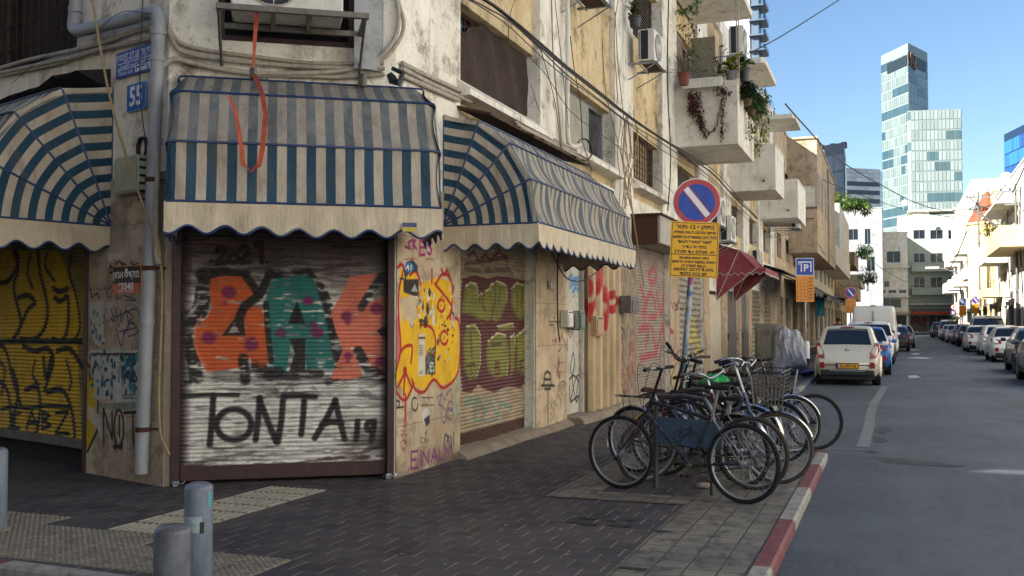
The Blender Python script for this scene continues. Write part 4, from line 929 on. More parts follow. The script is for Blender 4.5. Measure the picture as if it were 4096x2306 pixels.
def slab(s0, s1, out, z, th=.16):
    m = MB(); m.prism([(s0, .01), (s0, -out+.1), (s0+.1, -out), (s1-.1, -out), (s1, -out+.1), (s1, .01)], z, z+th); return bpart(m.build('balcony_slab', M['pale'], None), FF)
slab(21.8, 25.2, 1.45, 9.1); slab(28.1, 31.1, 1.41, 8.72); slab(37.5, 40.1, 1.41, 9.0)
# door and shutter behind the planted balcony
m = MB(); m.bbox(23.0, 24.0, .1, .16, 6.2, 8.4, .01)
for i in range(34): m.box(23.05, 23.95, .075, .11, 6.25+i*.062, 6.29+i*.062)
bpart(m.build('balcony_door', simple('pinkish slatted door', '8c7466', .7, 0, .3, 4, '4a3a30', .5), None), FF)
m = MB(); m.bbox(25.0, 25.06, -.55, .05, 7.0, 8.7, .01); bpart(m.build('louvre_panel', simple('faded green louvre', '7b7867', .7, 0, .3, 6, '4a3a30', .5), None), FF)
# sign box over the red shutter
m = MB(); m.bbox(18.5, 22.2, -.55, .0, 3.02, 3.55, .01); hb = bpart(m.build('sign_box', simple('faded grey sign box', 'a39a8a', .7, 0, .25, 3, '5a4a3a', .6), None), FF)
m = MB(); m.box(18.4, 22.3, -.6, .0, 3.55, 3.58); m.build('lid', M['rust'], hb)
m = MB(); m.box(18.46, 18.5, -.5, 0, 3.0, 3.55); m.build('rusty_end', M['rust'], hb)
# ------------------------------------------------------------------ awnings
def awning_mat():
    t = NT('striped awning canvas')
    uv = t.n('ShaderNodeUVMap'); sx = t.n('ShaderNodeSeparateXYZ'); t.l(uv.outputs[0], sx.inputs[0])
    fr = t.math('FRACT', sx.outputs[0]); st = t.math('LESS_THAN', fr, .5)
    blue = t.mix(t.ramp(t.noise(4, 5), .3, .7), C('14465c'), C('10384c'))
    cream = t.mix(t.ramp(t.noise(3, 6, .7), .35, .7), C('beb2a0'), C('a39784'))
    c = t.mix(st, cream, blue)
    fade = t.math('MULTIPLY', t.ramp(t.noise(2.6, 7, .7), .34, .6, .35, 1), sx.outputs[1])
    c = t.mix(fade, c, C('8a857c'))
    c = t.mix(t.ramp(t.noise(5, 7, .75, sc=(1, 1, .25)), .5, .72, 0, .55), c, C('5f5446'))
    h = t.math('ADD', t.math('MULTIPLY', t.noise(2.5, 4, .6, sc=(1.5, 1.5, .6), dist=1.2), 5.0), t.noise(180, 2)); t.bump(h, .5, .04)
    return t.fin(c, .75, 0, .25)
def valance_mat():
    t = NT('cream valance canvas')
    c = t.mix(t.ramp(t.noise(2, 6, .7), .3, .7), C('cfc2a8'), C('b3a388'))
    c = t.mix(t.ramp(t.noise(7, 7, .75, sc=(1, 1, .3)), .54, .75, 0, .4), c, C('7e6b54'))
    h = t.math('ADD', t.math('MULTIPLY', t.noise(4, 3, .6, sc=(2, 2, .3)), 4.0), t.noise(150, 2)); t.bump(h, .5, .035)
    return t.fin(c, .7)
M['awn'] = awning_mat(); M['val'] = valance_mat(); M['trim'] = simple('navy piping', '1c3560', .5, 0, .2, 6, '35415a', .4, .05)
def awning(fr, sL, sR, zh, Ro, Ru, ths, label, per=.165, vh=.24, sc=.30, round_=.06, fades=None, mats=None, group='striped shop awnings', sag=.03, open_ends=True):
    ax, vx, tx = mats or (M['awn'], M['val'], M['trim'])
    t = wthing('shop_awning', label, 'awning', fr, sL, 0, zh, group)
    W = sR-sL; n = len(ths)
    prof = [(Ro*math.sin(R(a)), Ru*math.cos(R(a))) for a in ths]      # (out, up) of each hoop
    m = MB(); rows = 7; cols = max(8, int(W/.08))
    rnd = random.Random(int(sL*10)+50)
    for k in range(n-1):
        (o0, u0), (o1, u1) = prof[k], prof[k+1]; P, U = [], []
        for i in range(rows+1):
            f = i/rows; row, ur = [], []
            for j in range(cols+1):
                g = j/cols; e = min(1, min(g, 1-g)*W/.12)
                w_ = sag*math.sin(PI*f)*(1+.5*math.sin(j*.7+k*2)+.35*math.sin(j*1.9+k))*e
                o = o0+(o1-o0)*f; u = u0+(u1-u0)*f; L = math.hypot(o, u)
                c = round_*max(0, 1-min(g, 1-g)*W/.10)**2
                q = 1-(w_+c)/L
                row.append((g*W, -o*q, u*q)); ur.append((g*W/per, fades[k] if fades else .2))
            P.append(row); U.append(ur)
        m.grid(P, U)
    # fan shaped ends
    for side in (0, W):
        for k in range(n-1):
            (o0, u0), (o1, u1) = prof[k], prof[k+1]; P, U = [], []
            for i in range(13):
                q = i/12; row, ur = [], []
                for j in range(6):
                    f = j/5; o, u = (o0+(o1-o0)*f)*q, (u0+(u1-u0)*f)*q
                    L = Ru*q
                    row.append((side+(.02 if side == 0 else -.02)*math.sin(PI*f)*q*2, -o*(.985 if q == 1 else 1), u)); ur.append((L/per*1.02+.25, .05))
                P.append(row); U.append(ur)
            m.grid(P, U)
    m.build('canopy', ax, t, True)
    # valance: front and both ends, scalloped
    path = [(0, 0), (0, -Ro), (W, -Ro), (W, 0)]
    pts = []; dist = 0
    for (x1, y1), (x2, y2) in zip(path, path[1:]):
        L = math.hypot(x2-x1, y2-y1); k = max(2, int(L/.025))
        for j in range(k): pts.append((x1+(x2-x1)*j/k, y1+(y2-y1)*j/k, dist+L*j/k))
        dist += L
    pts.append((W, 0, dist)); P = []; edge = []; zc = prof[-1][1]
    for x, y, q in pts:
        wv = .022*math.sin(q*2*PI/sc*1.0+.6)+.012*math.sin(q*7)
        b = zc-vh-.036*math.cos(2*PI*q/sc)-.008*math.sin(q*3.1)
        yo = -wv*.6 if abs(y+Ro) < 1e-6 else 0; xo = 0 if abs(y+Ro) < 1e-6 else wv*.4
        P.append([(x+xo*f, y+yo*f-.006, zc+(b-zc)*f) for f in (0, .35, .7, 1)]); edge.append((x+xo, y+yo-.006, b))
    v = MB(); v.grid(P); v.build('valance', vx, t, True)
    e = MB(); e.tube(edge, .011, 5); e.build('scalloped_piping', tx, t, True)
    for k, (o, u) in enumerate(prof):
        if k == 0: r_ = .013
        e = MB(); c = round_*.9
        e.tube([(0, 0, 0), (0, -o*.98, u*.98), (.012, -o*1.0, u*1.0), (.10, -o-.007, u+.004)]+[(W*i/8, -o-.007-0*i, u+.004) for i in range(1, 8)]+[(W-.10, -o-.007, u+.004), (W-.012, -o, u), (W, -o*.98, u*.98), (W, 0, 0)], .011, 6)
        e.build('hoop', tx, t, True)
    return t
a1 = FL.hit(111.5, 224)[0]
awning(FL, -6.2, a1, 2.49, 1.38, 1.40, (0, 22.5, 45, 67.5, 90), 'blue and cream striped awning over the yellow graffiti shutter, fan end to the right', fades=(.9, .8, .5, .1))
awning(FC, .09, CLEN+.28, 2.53, 1.16, 1.32, (0, 40, 67, 90), 'blue and cream striped awning on the corner, its upper panels faded grey', fades=(.8, .75, .1))
awning(FF, 9.93, 14.25, 2.58, 1.10, 1.22, (0, 22.5, 45, 67.5, 90), 'long blue and cream striped awning over the olive and maroon shutter', fades=(.75, .7, .6, .5), sag=.05, sc=.25)
# orange ratchet strap hanging over the corner awning
t = thing('ratchet_strap', 'frayed orange strap hanging over the corner awning', 'strap', FC.w(.9, 0.4, 4.2)); o = FC.rot
def ribbon(m, pts, w, tw=0.0):
    P = []
    for i, p in enumerate(pts):
        p = Vector(p); q = Vector(pts[min(i+1, len(pts)-1)])-Vector(pts[max(i-1, 0)]); a = tw*i
        side = Vector((math.cos(a), math.sin(a), 0)); side = (side-q.normalized()*side.dot(q.normalized())).normalized()
        P.append([p-side*w/2, p+side*w/2])
    m.grid(P)
m = MB(); org = Vector(t.location)
def Wp(fr, crop, x, y, out):
    s, z = fr.hit(*cp(crop, x, y), out); return fr.w(s, out, z)-org
L = [Wp(FC, 20, *q) for q in [(652, -60, .5), (648, 10, .48), (641, 100, .46), (636, 180, .46)]]
ribbon(m, smooth_3 := [L[0].lerp(L[1], i/4) for i in range(5)]+[L[1].lerp(L[2], i/4) for i in range(1, 5)]+[L[2].lerp(L[3], i/4) for i in range(1, 5)], .04, .15)
L = [Wp(FC, 20, *q) for q in [(638, 185, .5), (650, 210, .74), (660, 240, 1.02), (668, 285, 1.16), (664, 330, 1.24), (660, 375, 1.28), (652, 415, 1.29), (630, 432, 1.29), (612, 415, 1.29), (607, 370, 1.28), (600, 320, 1.23), (590, 270, 1.12), (575, 242, 1.02), (556, 238, .98)]]
ribbon(m, L, .042, .12)
so_ = simple('frayed orange webbing', 'b04a2a', .8, 0, .5, 12, '5b4038', .7, .3, 200)
m.build('strap', so_, t)
m = MB(); c = Wp(FC, 20, 637, 184, .5); m.bbox(c.x-.03, c.x+.03, c.y-.02, c.y+.02, c.z-.05, c.z+.05, .008); m.build('buckle', M['oldmetal'], t)

# ------------------------------------------------------------------ pipes, conduits and cables
def sm3(L, k=3):
    if len(L) < 3: return L
    q = [L[0]]+list(L)+[L[-1]]; out = []
    for i in range(1, len(q)-2):
        a, b, c, d = [Vector(v) for v in q[i-1:i+3]]
        for j in range(k):
            s = j/k; out.append(.5*((2*b)+(-a+c)*s+(2*a-5*b+4*c-d)*s*s+(-a+3*b-3*c+d)*s**3))
    return out+[Vector(L[-1])]
def run(name, label, cat, pts, r, mat, n=6, group=None, smooth=True, k=3):
    """pts: world points"""
    b = Vector(pts[-1]); L = [Vector(p)-b for p in pts]
    if smooth: L = sm3(L, k)
    m = MB(); m.tube(L, r, n); o = m.build(name, mat, None, True); o.location = b
    return prop(o, label, cat, group)
def wp(fr, crop, pts, out): return [fr.w(fr.hit(*cp(crop, x, y), out)[0], out, fr.hit(*cp(crop, x, y), out)[1]) for x, y in pts]
# big plastic drainpipe with its sideways jog
L = wp(FL, 1, [(385, -90), (380, 60)], .14)+wp(FL, 1, [(372, 120), (380, 148)], .14)+wp(FL, 1, [(420, 150), (600, 108), (740, 68)], .14)
L2 = wp(FL, 1, [(780, 62), (797, 90), (798, 160)], .14)
b = FL.w(FL.hit(*cp(11, 582, 1020), .12)[0], .12, .12)
t = thing('drainpipe', 'grey plastic drainpipe running down the corner pier beside the street name plate', 'drainpipe', (b.x, b.y, 0)); org = Vector(t.location)
def rel(L): return [p-org for p in L]
top = L2[-1]
m = MB(); m.tube(rel([L[0], L[1]]), .062, 14); m.build('pipe', M['pvc'], t, True)
m = MB(); m.tube(rel(sm3(L[1:5]+[L[5], L[6]]+L2, 4)), .064, 14); m.build('elbow', M['pvc'], t, True)
m = MB(); m.tube(rel([top+Vector((0, 0, .02)), top.lerp(b, .33), top.lerp(b, .66), b]), .062, 16); m.build('pipe', M['pvc'], t, True)
for f in (0.0, .06, .655): p = top.lerp(b, f)-org; m = MB(); m.tube([p+Vector((0, 0, .03)), p, p-Vector((0, 0, .03))], .071, 16); m.build('joint_collar', M['pvc'], t, True)
p = L[1]-org; m = MB(); m.tube([p+Vector((0, 0, .05)), p-Vector((0, 0, .01))], .071, 16); m.build('joint_collar', M['pvc'], t, True)
for f in (.335, .535, .90): p = top.lerp(b, f)-org; m = MB(); m.tube([p+Vector((0, 0, .022)), p-Vector((0, 0, .022))], .068, 16); m.tube([p, p+FL.n*.12+FL.u*.09], .012, 5); m.build('pipe_bracket', M['rust'], t, True)
# pale conduit bending down beside it
run('conduit', 'thick pale conduit curving down between the drainpipe and the corner awning', 'conduit', wp(FC, 1, [(1290, 372), (1100, 345), (960, 315), (880, 298)], .08)+wp(FC, 1, [(825, 325), (792, 380), (775, 520), (783, 700), (790, 850), (785, 1080), (788, 1280), (800, 1330)], .1), .027, M['pipe'], 10)
run('hose', 'brown ribbed hose running down the corner pier to the foot of the door jamb', 'hose', wp(FC, 11, [(655, 60), (668, 250), (662, 500), (655, 700), (660, 850), (680, 910), (700, 948)], .06), .012, M['rope'], 8)
run('cable_rope', 'long slack brown rope slanting down across the street name plate', 'rope', wp(FL, 1, [(460, -40), (500, 220), (560, 520), (640, 800), (740, 1090), (805, 1290)], .35), .012, M['rope'], 6)
run('power_cable', 'thin black cable hanging down past the number 55 plate', 'cable', wp(FL, 1, [(720, -20), (706, 250), (705, 450), (722, 640), (742, 720)], .2), .006, M['cable'], 5)
run('power_cable', 'thin looping cable crossing left of the drainpipe to the elbow', 'cable', wp(FL, 1, [(60, 420), (200, 300), (340, 210), (480, 160), (560, 90), (640, 55), (760, 70)], .22), .004, M['cable'], 4)
PG = 'conduits running along the walls'
for k, (l1, out) in enumerate([([(-20, 350), (150, 300), (360, 255), (520, 215), (660, 165), (760, 140)], .05), ([(-20, 372), (150, 335), (360, 290), (520, 245), (660, 215), (765, 190)], .05), ([(-20, 388), (150, 352), (330, 312)], .04)]):
    run('conduit', ['upper pale conduit along the wall left of the drainpipe', 'middle pale conduit along the wall left of the drainpipe', 'lowest pale conduit above the left awning'][k], 'conduit', wp(FL, 1, l1, out), .024 if k < 2 else .016, M['pipe'], 8, PG)
for k, (l1, r_) in enumerate([([(845, 130), (880, 190), (940, 230), (1080, 258), (1280, 285), (1580, 318), (1930, 318)], .02), ([(845, 150), (890, 240), (960, 272), (1120, 300), (1290, 318), (1600, 338), (1935, 345)], .022), ([(1290, 378), (1500, 380), (1700, 388), (1935, 375)], .02), ([(1290, 368), (1500, 368), (1700, 358), (1838, 325), (1938, 262), (1995, 170), (2005, 60), (1985, -40)], .022), ([(1840, 335), (1950, 278), (2020, 180), (2030, 100), (2010, 30), (1990, -40)], .02)]):
    run('conduit', ['topmost conduit round the corner above the corner awning', 'second conduit under the corner window', 'short conduit just over the corner awning', 'pale conduit sweeping up in a curve right of the corner window', 'outer conduit of the curve right of the corner window'][k], 'conduit', wp(FC, 1, l1, .05+.02*(k % 2)), r_, M['pipe'], 8, PG)
for k, l1 in enumerate([[(765, 318), (900, 385), (1040, 450), (1140, 510)], [(765, 345), (900, 415), (1030, 475), (1110, 512)], [(765, 378), (880, 430), (1050, 505)]]):
    run('conduit', ['highest conduit from the corner towards the mesh window', 'middle conduit from the corner towards the mesh window', 'lowest conduit from the corner towards the mesh window'][k], 'conduit', wp(FF, 2, l1, .04), .026, M['pipe'], 8, PG)
for k, l1 in enumerate([[(200, 610), (300, 645), (400, 700), (540, 770)], [(210, 625), (330, 680), (430, 730), (545, 790)], [(230, 640), (350, 700), (540, 800)]]):
    run('conduit', ['top conduit over the long awning', 'second conduit over the long awning', 'third conduit over the long awning'][k], 'conduit', wp(FF, 3, l1, .12), .02, M['pipe'], 8, PG)
m = MB(); c = wp(FC, 2, [(565, 385)], .1)[0]; m.bbox(-.035, .035, -.035, .035, -.1, .02, .01); o = m.build('junction_box', M['oldmetal'], None); o.location = c; prop(o, 'small taped junction box hanging over the corner awning', 'junction box')
m = MB(); m.tube([(0, 0, 0), (.03, .02, -.06), (.09, .04, -.1), (.13, .03, .0), (.03, .0, .05)], [.03, .05, .04, .03, .02], 7); o = m.build('torn_plastic_bag', simple('blue black plastic', '1d2630', .4, bump=.4), None); o.location = wp(FF, 2, [(700, 370)], .1)[0]; prop(o, 'torn dark plastic stuffed into the pipe ends at the corner', 'plastic bag')
run('drain_pipe', 'white upright pipe left of the frosted window above the long awning', 'drainpipe', wp(FF, 3, [(466, -30), (466, 330), (464, 560), (468, 700), (490, 735), (530, 728)], .10), .035, M['acwhite'], 10, smooth=True)
CG = 'cables strung along the street facade'
main = [(-60, -60), (60, 5), (180, 95), (330, 232), (460, 342), (600, 452), (780, 592), (950, 705), (1190, 868), (1300, 985), (1420, 1100)]
lab = ['thickest black cable sagging across the facade', 'black cable just above the thick one', 'slack black cable dipping beneath the bundle', 'thin cable wandering below the bundle']
for k, (dy, r_) in enumerate([(0, .022), (-14, .012), (22, .010), (45, .007)]):
    rnd = random.Random(k); run('power_cable', lab[k], 'cable', wp(FF, 3, [(x, y+dy+rnd.uniform(-8, 14)*(k > 0)) for x, y in main], .22+.03*k), r_, M['cable'], 6, CG)
# loose vertical wires
ws = [([(385, -20), (395, 300), (425, 600), (437, 750)], 'brown upright wire between the mesh window and the white pipe', .010, 'rope'), ([(400, -20), (440, 350), (470, 640)], 'thin dark wire just right of the brown upright wire', .005, 'cable'), ([(480, 180), (500, 350), (530, 520), (540, 720)], 'black wire hanging in front of the frosted window', .007, 'cable'),
      ([(705, 60), (720, 330), (745, 560), (790, 1040)], 'long wire hanging down to the far end of the striped awning', .008, 'rope'), ([(760, 590), (745, 800), (770, 980), (800, 1090)], 'tangled wire over the end of the long awning', .012, 'rope'), ([(640, 190), (660, 480), (740, 800), (760, 960)], 'thin grey wire slanting to the wire tangle', .005, 'cable'),
      ([(268, 280), (360, 380), (480, 560), (640, 680), (800, 800), (1010, 980)], 'long thin wire slanting across under the windows', .005, 'cable'), ([(820, 640), (810, 760), (790, 850), (760, 990)], 'wire looping out of the tangle by the rusty grille', .009, 'rope'), ([(975, -20), (968, 400), (985, 800), (970, 1060)], 'dark cable running down the pilaster by the planted balcony', .012, 'cable'),
      ([(930, 60), (945, 180), (900, 210), (870, 180)], 'drooping wire above the second air conditioner', .005, 'cable'), ([(330, 250), (380, 420), (410, 560), (430, 740)], 'thin wire down the pilaster right of the mesh window', .005, 'cable'), ([(280, 420), (310, 520), (330, 570)], 'short wire on the mesh window reveal', .004, 'cable'),
      ([(790, 1040), (810, 1180), (850, 1440)], 'pale rope hanging down past the red tagged shutter', .010, 'rope'), ([(200, 0), (170, 120), (165, 400)], 'thin wire over the brown mesh screen', .004, 'cable'), ([(720, 0), (700, 180), (720, 520)], 'wire running down beside the first air conditioner', .008, 'rope'), ([(545, 720), (560, 780), (590, 860)], 'short wire dropping to the striped awning', .006, 'cable')]
for k, (l1, lb, r_, mt) in enumerate(ws): run('hanging_wire', lb, 'wire', wp(FF, 3, l1, .16+.015*(k % 5)), r_*1.1, M[mt], 5, 'loose wires on the facade')
for k in range(7):
    rnd = random.Random(k+60); x = rnd.uniform(735, 800); run('hanging_wire', 'one strand of the wire tangle by the far end of the striped awning', 'wire', wp(FF, 3, [(x, rnd.uniform(540, 640)), (x+rnd.uniform(-40, 30), 760), (x+rnd.uniform(-40, 30), 900), (x+rnd.uniform(-30, 30), rnd.uniform(980, 1080))], .12+.02*k), .008, M['rope'], 5, 'strands of the wire tangle')
m = MB()
for a in range(3): m.tube([(.16*math.cos(q*.35)+.01*a, .02*a+.01*math.sin(q), .16*math.sin(q*.35)*1.05) for q in range(18)], .008, 5, True)
o = m.build('coiled_cable', M['cable'], None); o.location = wp(FF, 3, [(552, 752)], .16)[0]; o.rotation_euler = (0, 0, R(60)); prop(o, 'coil of black cable at the foot of the white pipe', 'cable coil')
m = MB()
for a in range(3): m.tube([(.075*math.cos(q*.35), .015*a, .105*math.sin(q*.35)) for q in range(18)], .009, 5, True)
o = m.build('coiled_cable', M['cable'], None); o.location = wp(FL, 1, [(710, 745)], .08)[0]; o.rotation_euler = (0, 0, FL.rot); prop(o, 'coil of black cable above the grey utility box on the corner pier', 'cable coil')
# wires between mail boxes and the long awning
run('hanging_wire', 'black wire drooping under the far end of the long awning', 'wire', wp(FF, 13, [(925, 195), (960, 270), (1015, 350), (1090, 360), (1160, 320), (1235, 250)], .35), .010, M['cable'], 5, 'loose wires on the facade')
run('hanging_wire', 'black wire hanging over the tagged pier beside the white service door', 'wire', wp(FF, 13, [(965, 180), (962, 400), (965, 600), (975, 680)], .08), .012, M['cable'], 5, 'loose wires on the facade')
run('overhead_cable', 'black cable crossing the sky from the planted balcony to the upper edge', 'cable', [FF.w(22.9, .3, CH+.285*20), at(735, 28, CH+(323-58)/1000*28), at(780, 30, CH+(323-36)/1000*30), at(845, 34, CH+(323+5)/1000*34), at(900, 38, CH+(323+40)/1000*38)], .018, M['cable'], 6)
run('overhead_cable', 'black cable sagging across the street from the left balconies to the right hand poles', 'cable', [FF.w(33, 1.5, CH+(323-105)/1000*32.3), at(806, 36, CH+(323-124)/1000*36), at(838, 45, CH+(323-157)/1000*45), at(880, 60, CH+(323-183)/1000*60), at(930, 75, CH+(323-207)/1000*75), at(1000, 90, CH+(323-221)/1000*90), at(1040, 95, CH+(323-222)/1000*95)], .03, M['cable'], 6)
run('overhead_cable', 'thin lower cable crossing the street in front of the tall glass tower', 'cable', [FF.w(52, 1.5, CH+(323-180)/1000*50), at(860, 55, CH+(323-194)/1000*55), at(910, 65, CH+(323-210)/1000*65), at(960, 75, CH+(323-218)/1000*75)], .02, M['cable'], 5)

# ------------------------------------------------------------------ signs on the wall
def plate(name, label, cat, fr, s0, s1, z0, z1, out, border, face, bw=.012, r_=.02, rot=0):
    t = wthing(name, label, cat, fr, (s0+s1)/2, out, (z0+z1)/2); w, h = (s1-s0)/2, (z1-z0)/2
    def rr(w, h, r): return [(sx*(w-r)+r*math.cos(R(a)), sz*(h-r)+r*math.sin(R(a))) for sx, sz, a0 in ((1, 1, 0), (-1, 1, 90), (-1, -1, 180), (1, -1, 270)) for a in (a0, a0+30, a0+60, a0+90)]
    m = MB(); m.plate(rr(w, h, r_)[::-1], -.004, .004); m.build('panel', border, t)
    m = MB(); m.plate(rr(w-bw, h-bw, r_*.7)[::-1], -.0065, -.0042); m.build('face', face, t)
    return t, w, h
def wrect(fr, crop, x0, y0, x1, y1, out):
    a = fr.hit(*cp(crop, x0, (y0+y1)/2), out)[0]; b = fr.hit(*cp(crop, x1, (y0+y1)/2), out)[0]
    z1 = fr.hit(*cp(crop, (x0+x1)/2, y0), out)[1]; z0 = fr.hit(*cp(crop, (x0+x1)/2, y1), out)[1]; return a, b, z0, z1
a, b, z0, z1 = wrect(FL, 1, 587, 240, 785, 372, .03)
t, w_, h_ = plate('street_name_sign', 'blue enamel street name plate in Hebrew, Arabic and English', 'street sign', FL, a, b, z0, z1, .03, M['signblue'], M['signblue'])
text_obj(heb('רח׳ אלחנן ליב לוינסקי'), .085, M['signwhite'], t, -.02, -.009, h_*.55, rtl=False, width=w_*1.8, bold=.001)
text_obj(heb('סופר ומשורר 1858-1910'), .04, M['signwhite'], t, .0, -.009, h_*.25, width=w_*1.2)
text_obj('ﻲﻜﺴﻨﻴﻔﻟ ﺐﻴﺒﻟ ﻥﺎﻨﺤﻟﺍ ﻉﺭﺎﺷ', .075, M['signwhite'], t, 0, -.009, -h_*.12, width=w_*1.75, bold=.001)
text_obj('Elhanan Leib', .062, M['signwhite'], t, -w_*.48, -.009, -h_*.70, width=w_*.75)
text_obj('Levinski St.', .068, M['signwhite'], t, w_*.42, -.009, -h_*.69, width=w_*.85, bold=.003)
for q in (.06, -.42): m = MB(); m.box(-w_*.9, w_*.9, -.009, -.0066, h_*q-.003, h_*q+.003); m.build('rule_line', M['signwhite'], t)
a, b, z0, z1 = wrect(FL, 1, 640, 418, 735, 556, .03)
t, w_, h_ = plate('house_number_sign', 'square blue enamel house number plate reading 55', 'number plate', FL, a, b, z0, z1, .03, simple('pale blue border', '5d94c4', .4), M['signblue2'], .01)
text_obj('55', .26, M['signwhite'], t, 0, -.009, 0, width=w_*1.35, bold=.008)
a, b, z0, z1 = wrect(FL, 11, 467, 168, 582, 282, .02)
t, w_, h_ = plate('security_sign', 'black and orange plate reading 3340 on the corner pier', 'sign', FL, a, b, z0, z1, .02, M['signora'], M['ink'], .006, .005)
m = MB(); m.box(-w_+.008, w_-.008, -.009, -.0066, -h_+.008, -h_*.28); m.build('orange_band', simple('orange red plate', 'b4481c', .4), t)
text_obj(heb('מוקד'), .10, M['signwhite'], t, w_*.55, -.009, h_*.35, width=w_*.75, bold=.002); text_obj(heb('אמון'), .10, M['signwhite'], t, -w_*.58, -.009, h_*.35, width=w_*.75, bold=.002)
m = MB(); m.plate(ell(0, h_*.38, w_*.14, h_*.22, 14)[:-1][::-1], -.009, -.0068); m.plate(ell(0, h_*.68, w_*.1, h_*.12, 10)[:-1][::-1], -.0095, -.0068); m.build('emblem', M['signwhite'], t); m = MB(); m.plate(ell(0, h_*.36, w_*.07, h_*.14, 10)[:-1][::-1], -.0115, -.0096); m.build('emblem_heart', simple('orange red plate', 'b4481c', .4), t)
text_obj(heb('מוקד אבטחה ארצי'), .035, simple('grey sign ink', '55524f', .5), t, 0, -.009, -h_*.1, width=w_*1.7)
text_obj('*3340', .1, M['signwhite'], t, 0, -.0115, -h_*.52, width=w_*1.1, bold=.002); text_obj('www.emun.co.il', .04, M['signwhite'], t, 0, -.0115, -h_*.83, width=w_*1.1)
a, b, z0, z1 = wrect(FL, 1, 600, 790, 720, 975, .1)
t = wthing('utility_box', 'pale green grey plastic utility box on the corner pier', 'utility box', FL, (a+b)/2, .12, (z0+z1)/2); w_, h_ = (b-a)/2, (z1-z0)/2
m = MB(); m.bbox(-w_, w_, -.03, .1, -h_, h_, .012); m.build('casing', simple('pale green grey plastic', '9aa08a', .5, 0, .1, 3, '5a5a48', .4), t)
m = MB(); m.bbox(-w_+.02, w_-.035, -.045, -.03, -h_+.02, h_-.02, .006); m.build('lid', simple('pale green grey plastic', '9aa08a', .5), t)
m = MB()
for k in range(6): m.box(w_-.02, w_+.004, -.02, .08, h_-.06-k*.075, h_-.035-k*.075)
m.build('vent_slots', M['ink'], t); m = MB(); m.box(-.03, .0, -.048, -.0455, .10, .13); m.build('warning_label', M['signyel'], t)
# sticker on the corner awning
a, b, z0, z1 = wrect(FC, 13, 142, 55, 218, 102, 1.18)
t = wthing('sticker', 'small blue and yellow sticker near the right end of the corner valance', 'sticker', FC, (a+b)/2, 1.205, (z0+z1)/2)
m = MB(); w_, h_ = (b-a)/2, (z1-z0)/2; m.box(-w_, w_, -.002, 0, 0, h_); m.build('upper_half', simple('sticker blue', '2c3c6c', .5), t); m = MB(); m.box(-w_, w_, -.002, 0, -h_, -.0005); m.build('lower_half', simple('sticker yellow', 'bba83c', .5, 0, .3, 30), t)
# ------------------------------------------------------------------ mail boxes and small wall fittings
def wbox(name, label, cat, fr, crop, x0, y0, x1, y1, out, dep, mat, lidmat=None, group=None):
    a, b, z0, z1 = wrect(fr, crop, x0, y0, x1, y1, out)
    if b-a < .05: b = a+.12
    t = wthing(name, label, cat, fr, (a+b)/2, out, (z0+z1)/2, group); w, h = (b-a)/2, (z1-z0)/2
    m = MB(); m.bbox(-w, w, 0, dep, -h, h, .008); m.build('casing', mat, t)
    m = MB(); m.bbox(-w*.8, w*.8, -.012, 0, -h*.85, h*.55, .004); m.build('door', lidmat or mat, t)
    m = MB(); m.box(-w*.6, w*.6, -.008, 0, h*.68, h*.82); m.build('slot', M['ink'], t)
    return t
wbox('mail_box', 'white mail box left of the green one', 'mail box', FF, 13, 1018, 515, 1045, 605, .14, .12, M['acwhite'])
wbox('mail_box', 'open grey mail box between the white one and the green one', 'mail box', FF, 13, 1048, 520, 1075, 615, .14, .12, M['oldmetal'], M['ink'])
wbox('mail_box', 'dark green mail box beside the corrugated cladding', 'mail box', FF, 13, 1080, 518, 1108, 620, .16, .14, simple('dark green enamel', '1f4a3c', .4, 0, .2, 5, '5a5a48', .3))
wbox('meter_box', 'small beige box with an orange scrawl on the corrugated cladding', 'meter box', FF, 13, 1168, 545, 1208, 650, .14, .1, simple('scrawled beige box', 'a08a6c', .6, 0, .3, 12, 'b84a24', .7))
wbox('meter_box', 'open grey meter box with a black door left of the red tagged shutter', 'meter box', FF, 6, 40, 780, 90, 890, .3, .2, M['oldmetal'], M['ink'])
wbox('intercom', 'small pale door bell box on the pier left of the white service door', 'door bell', FF, 13, 920, 360, 942, 405, .05, .05, M['pipe'])
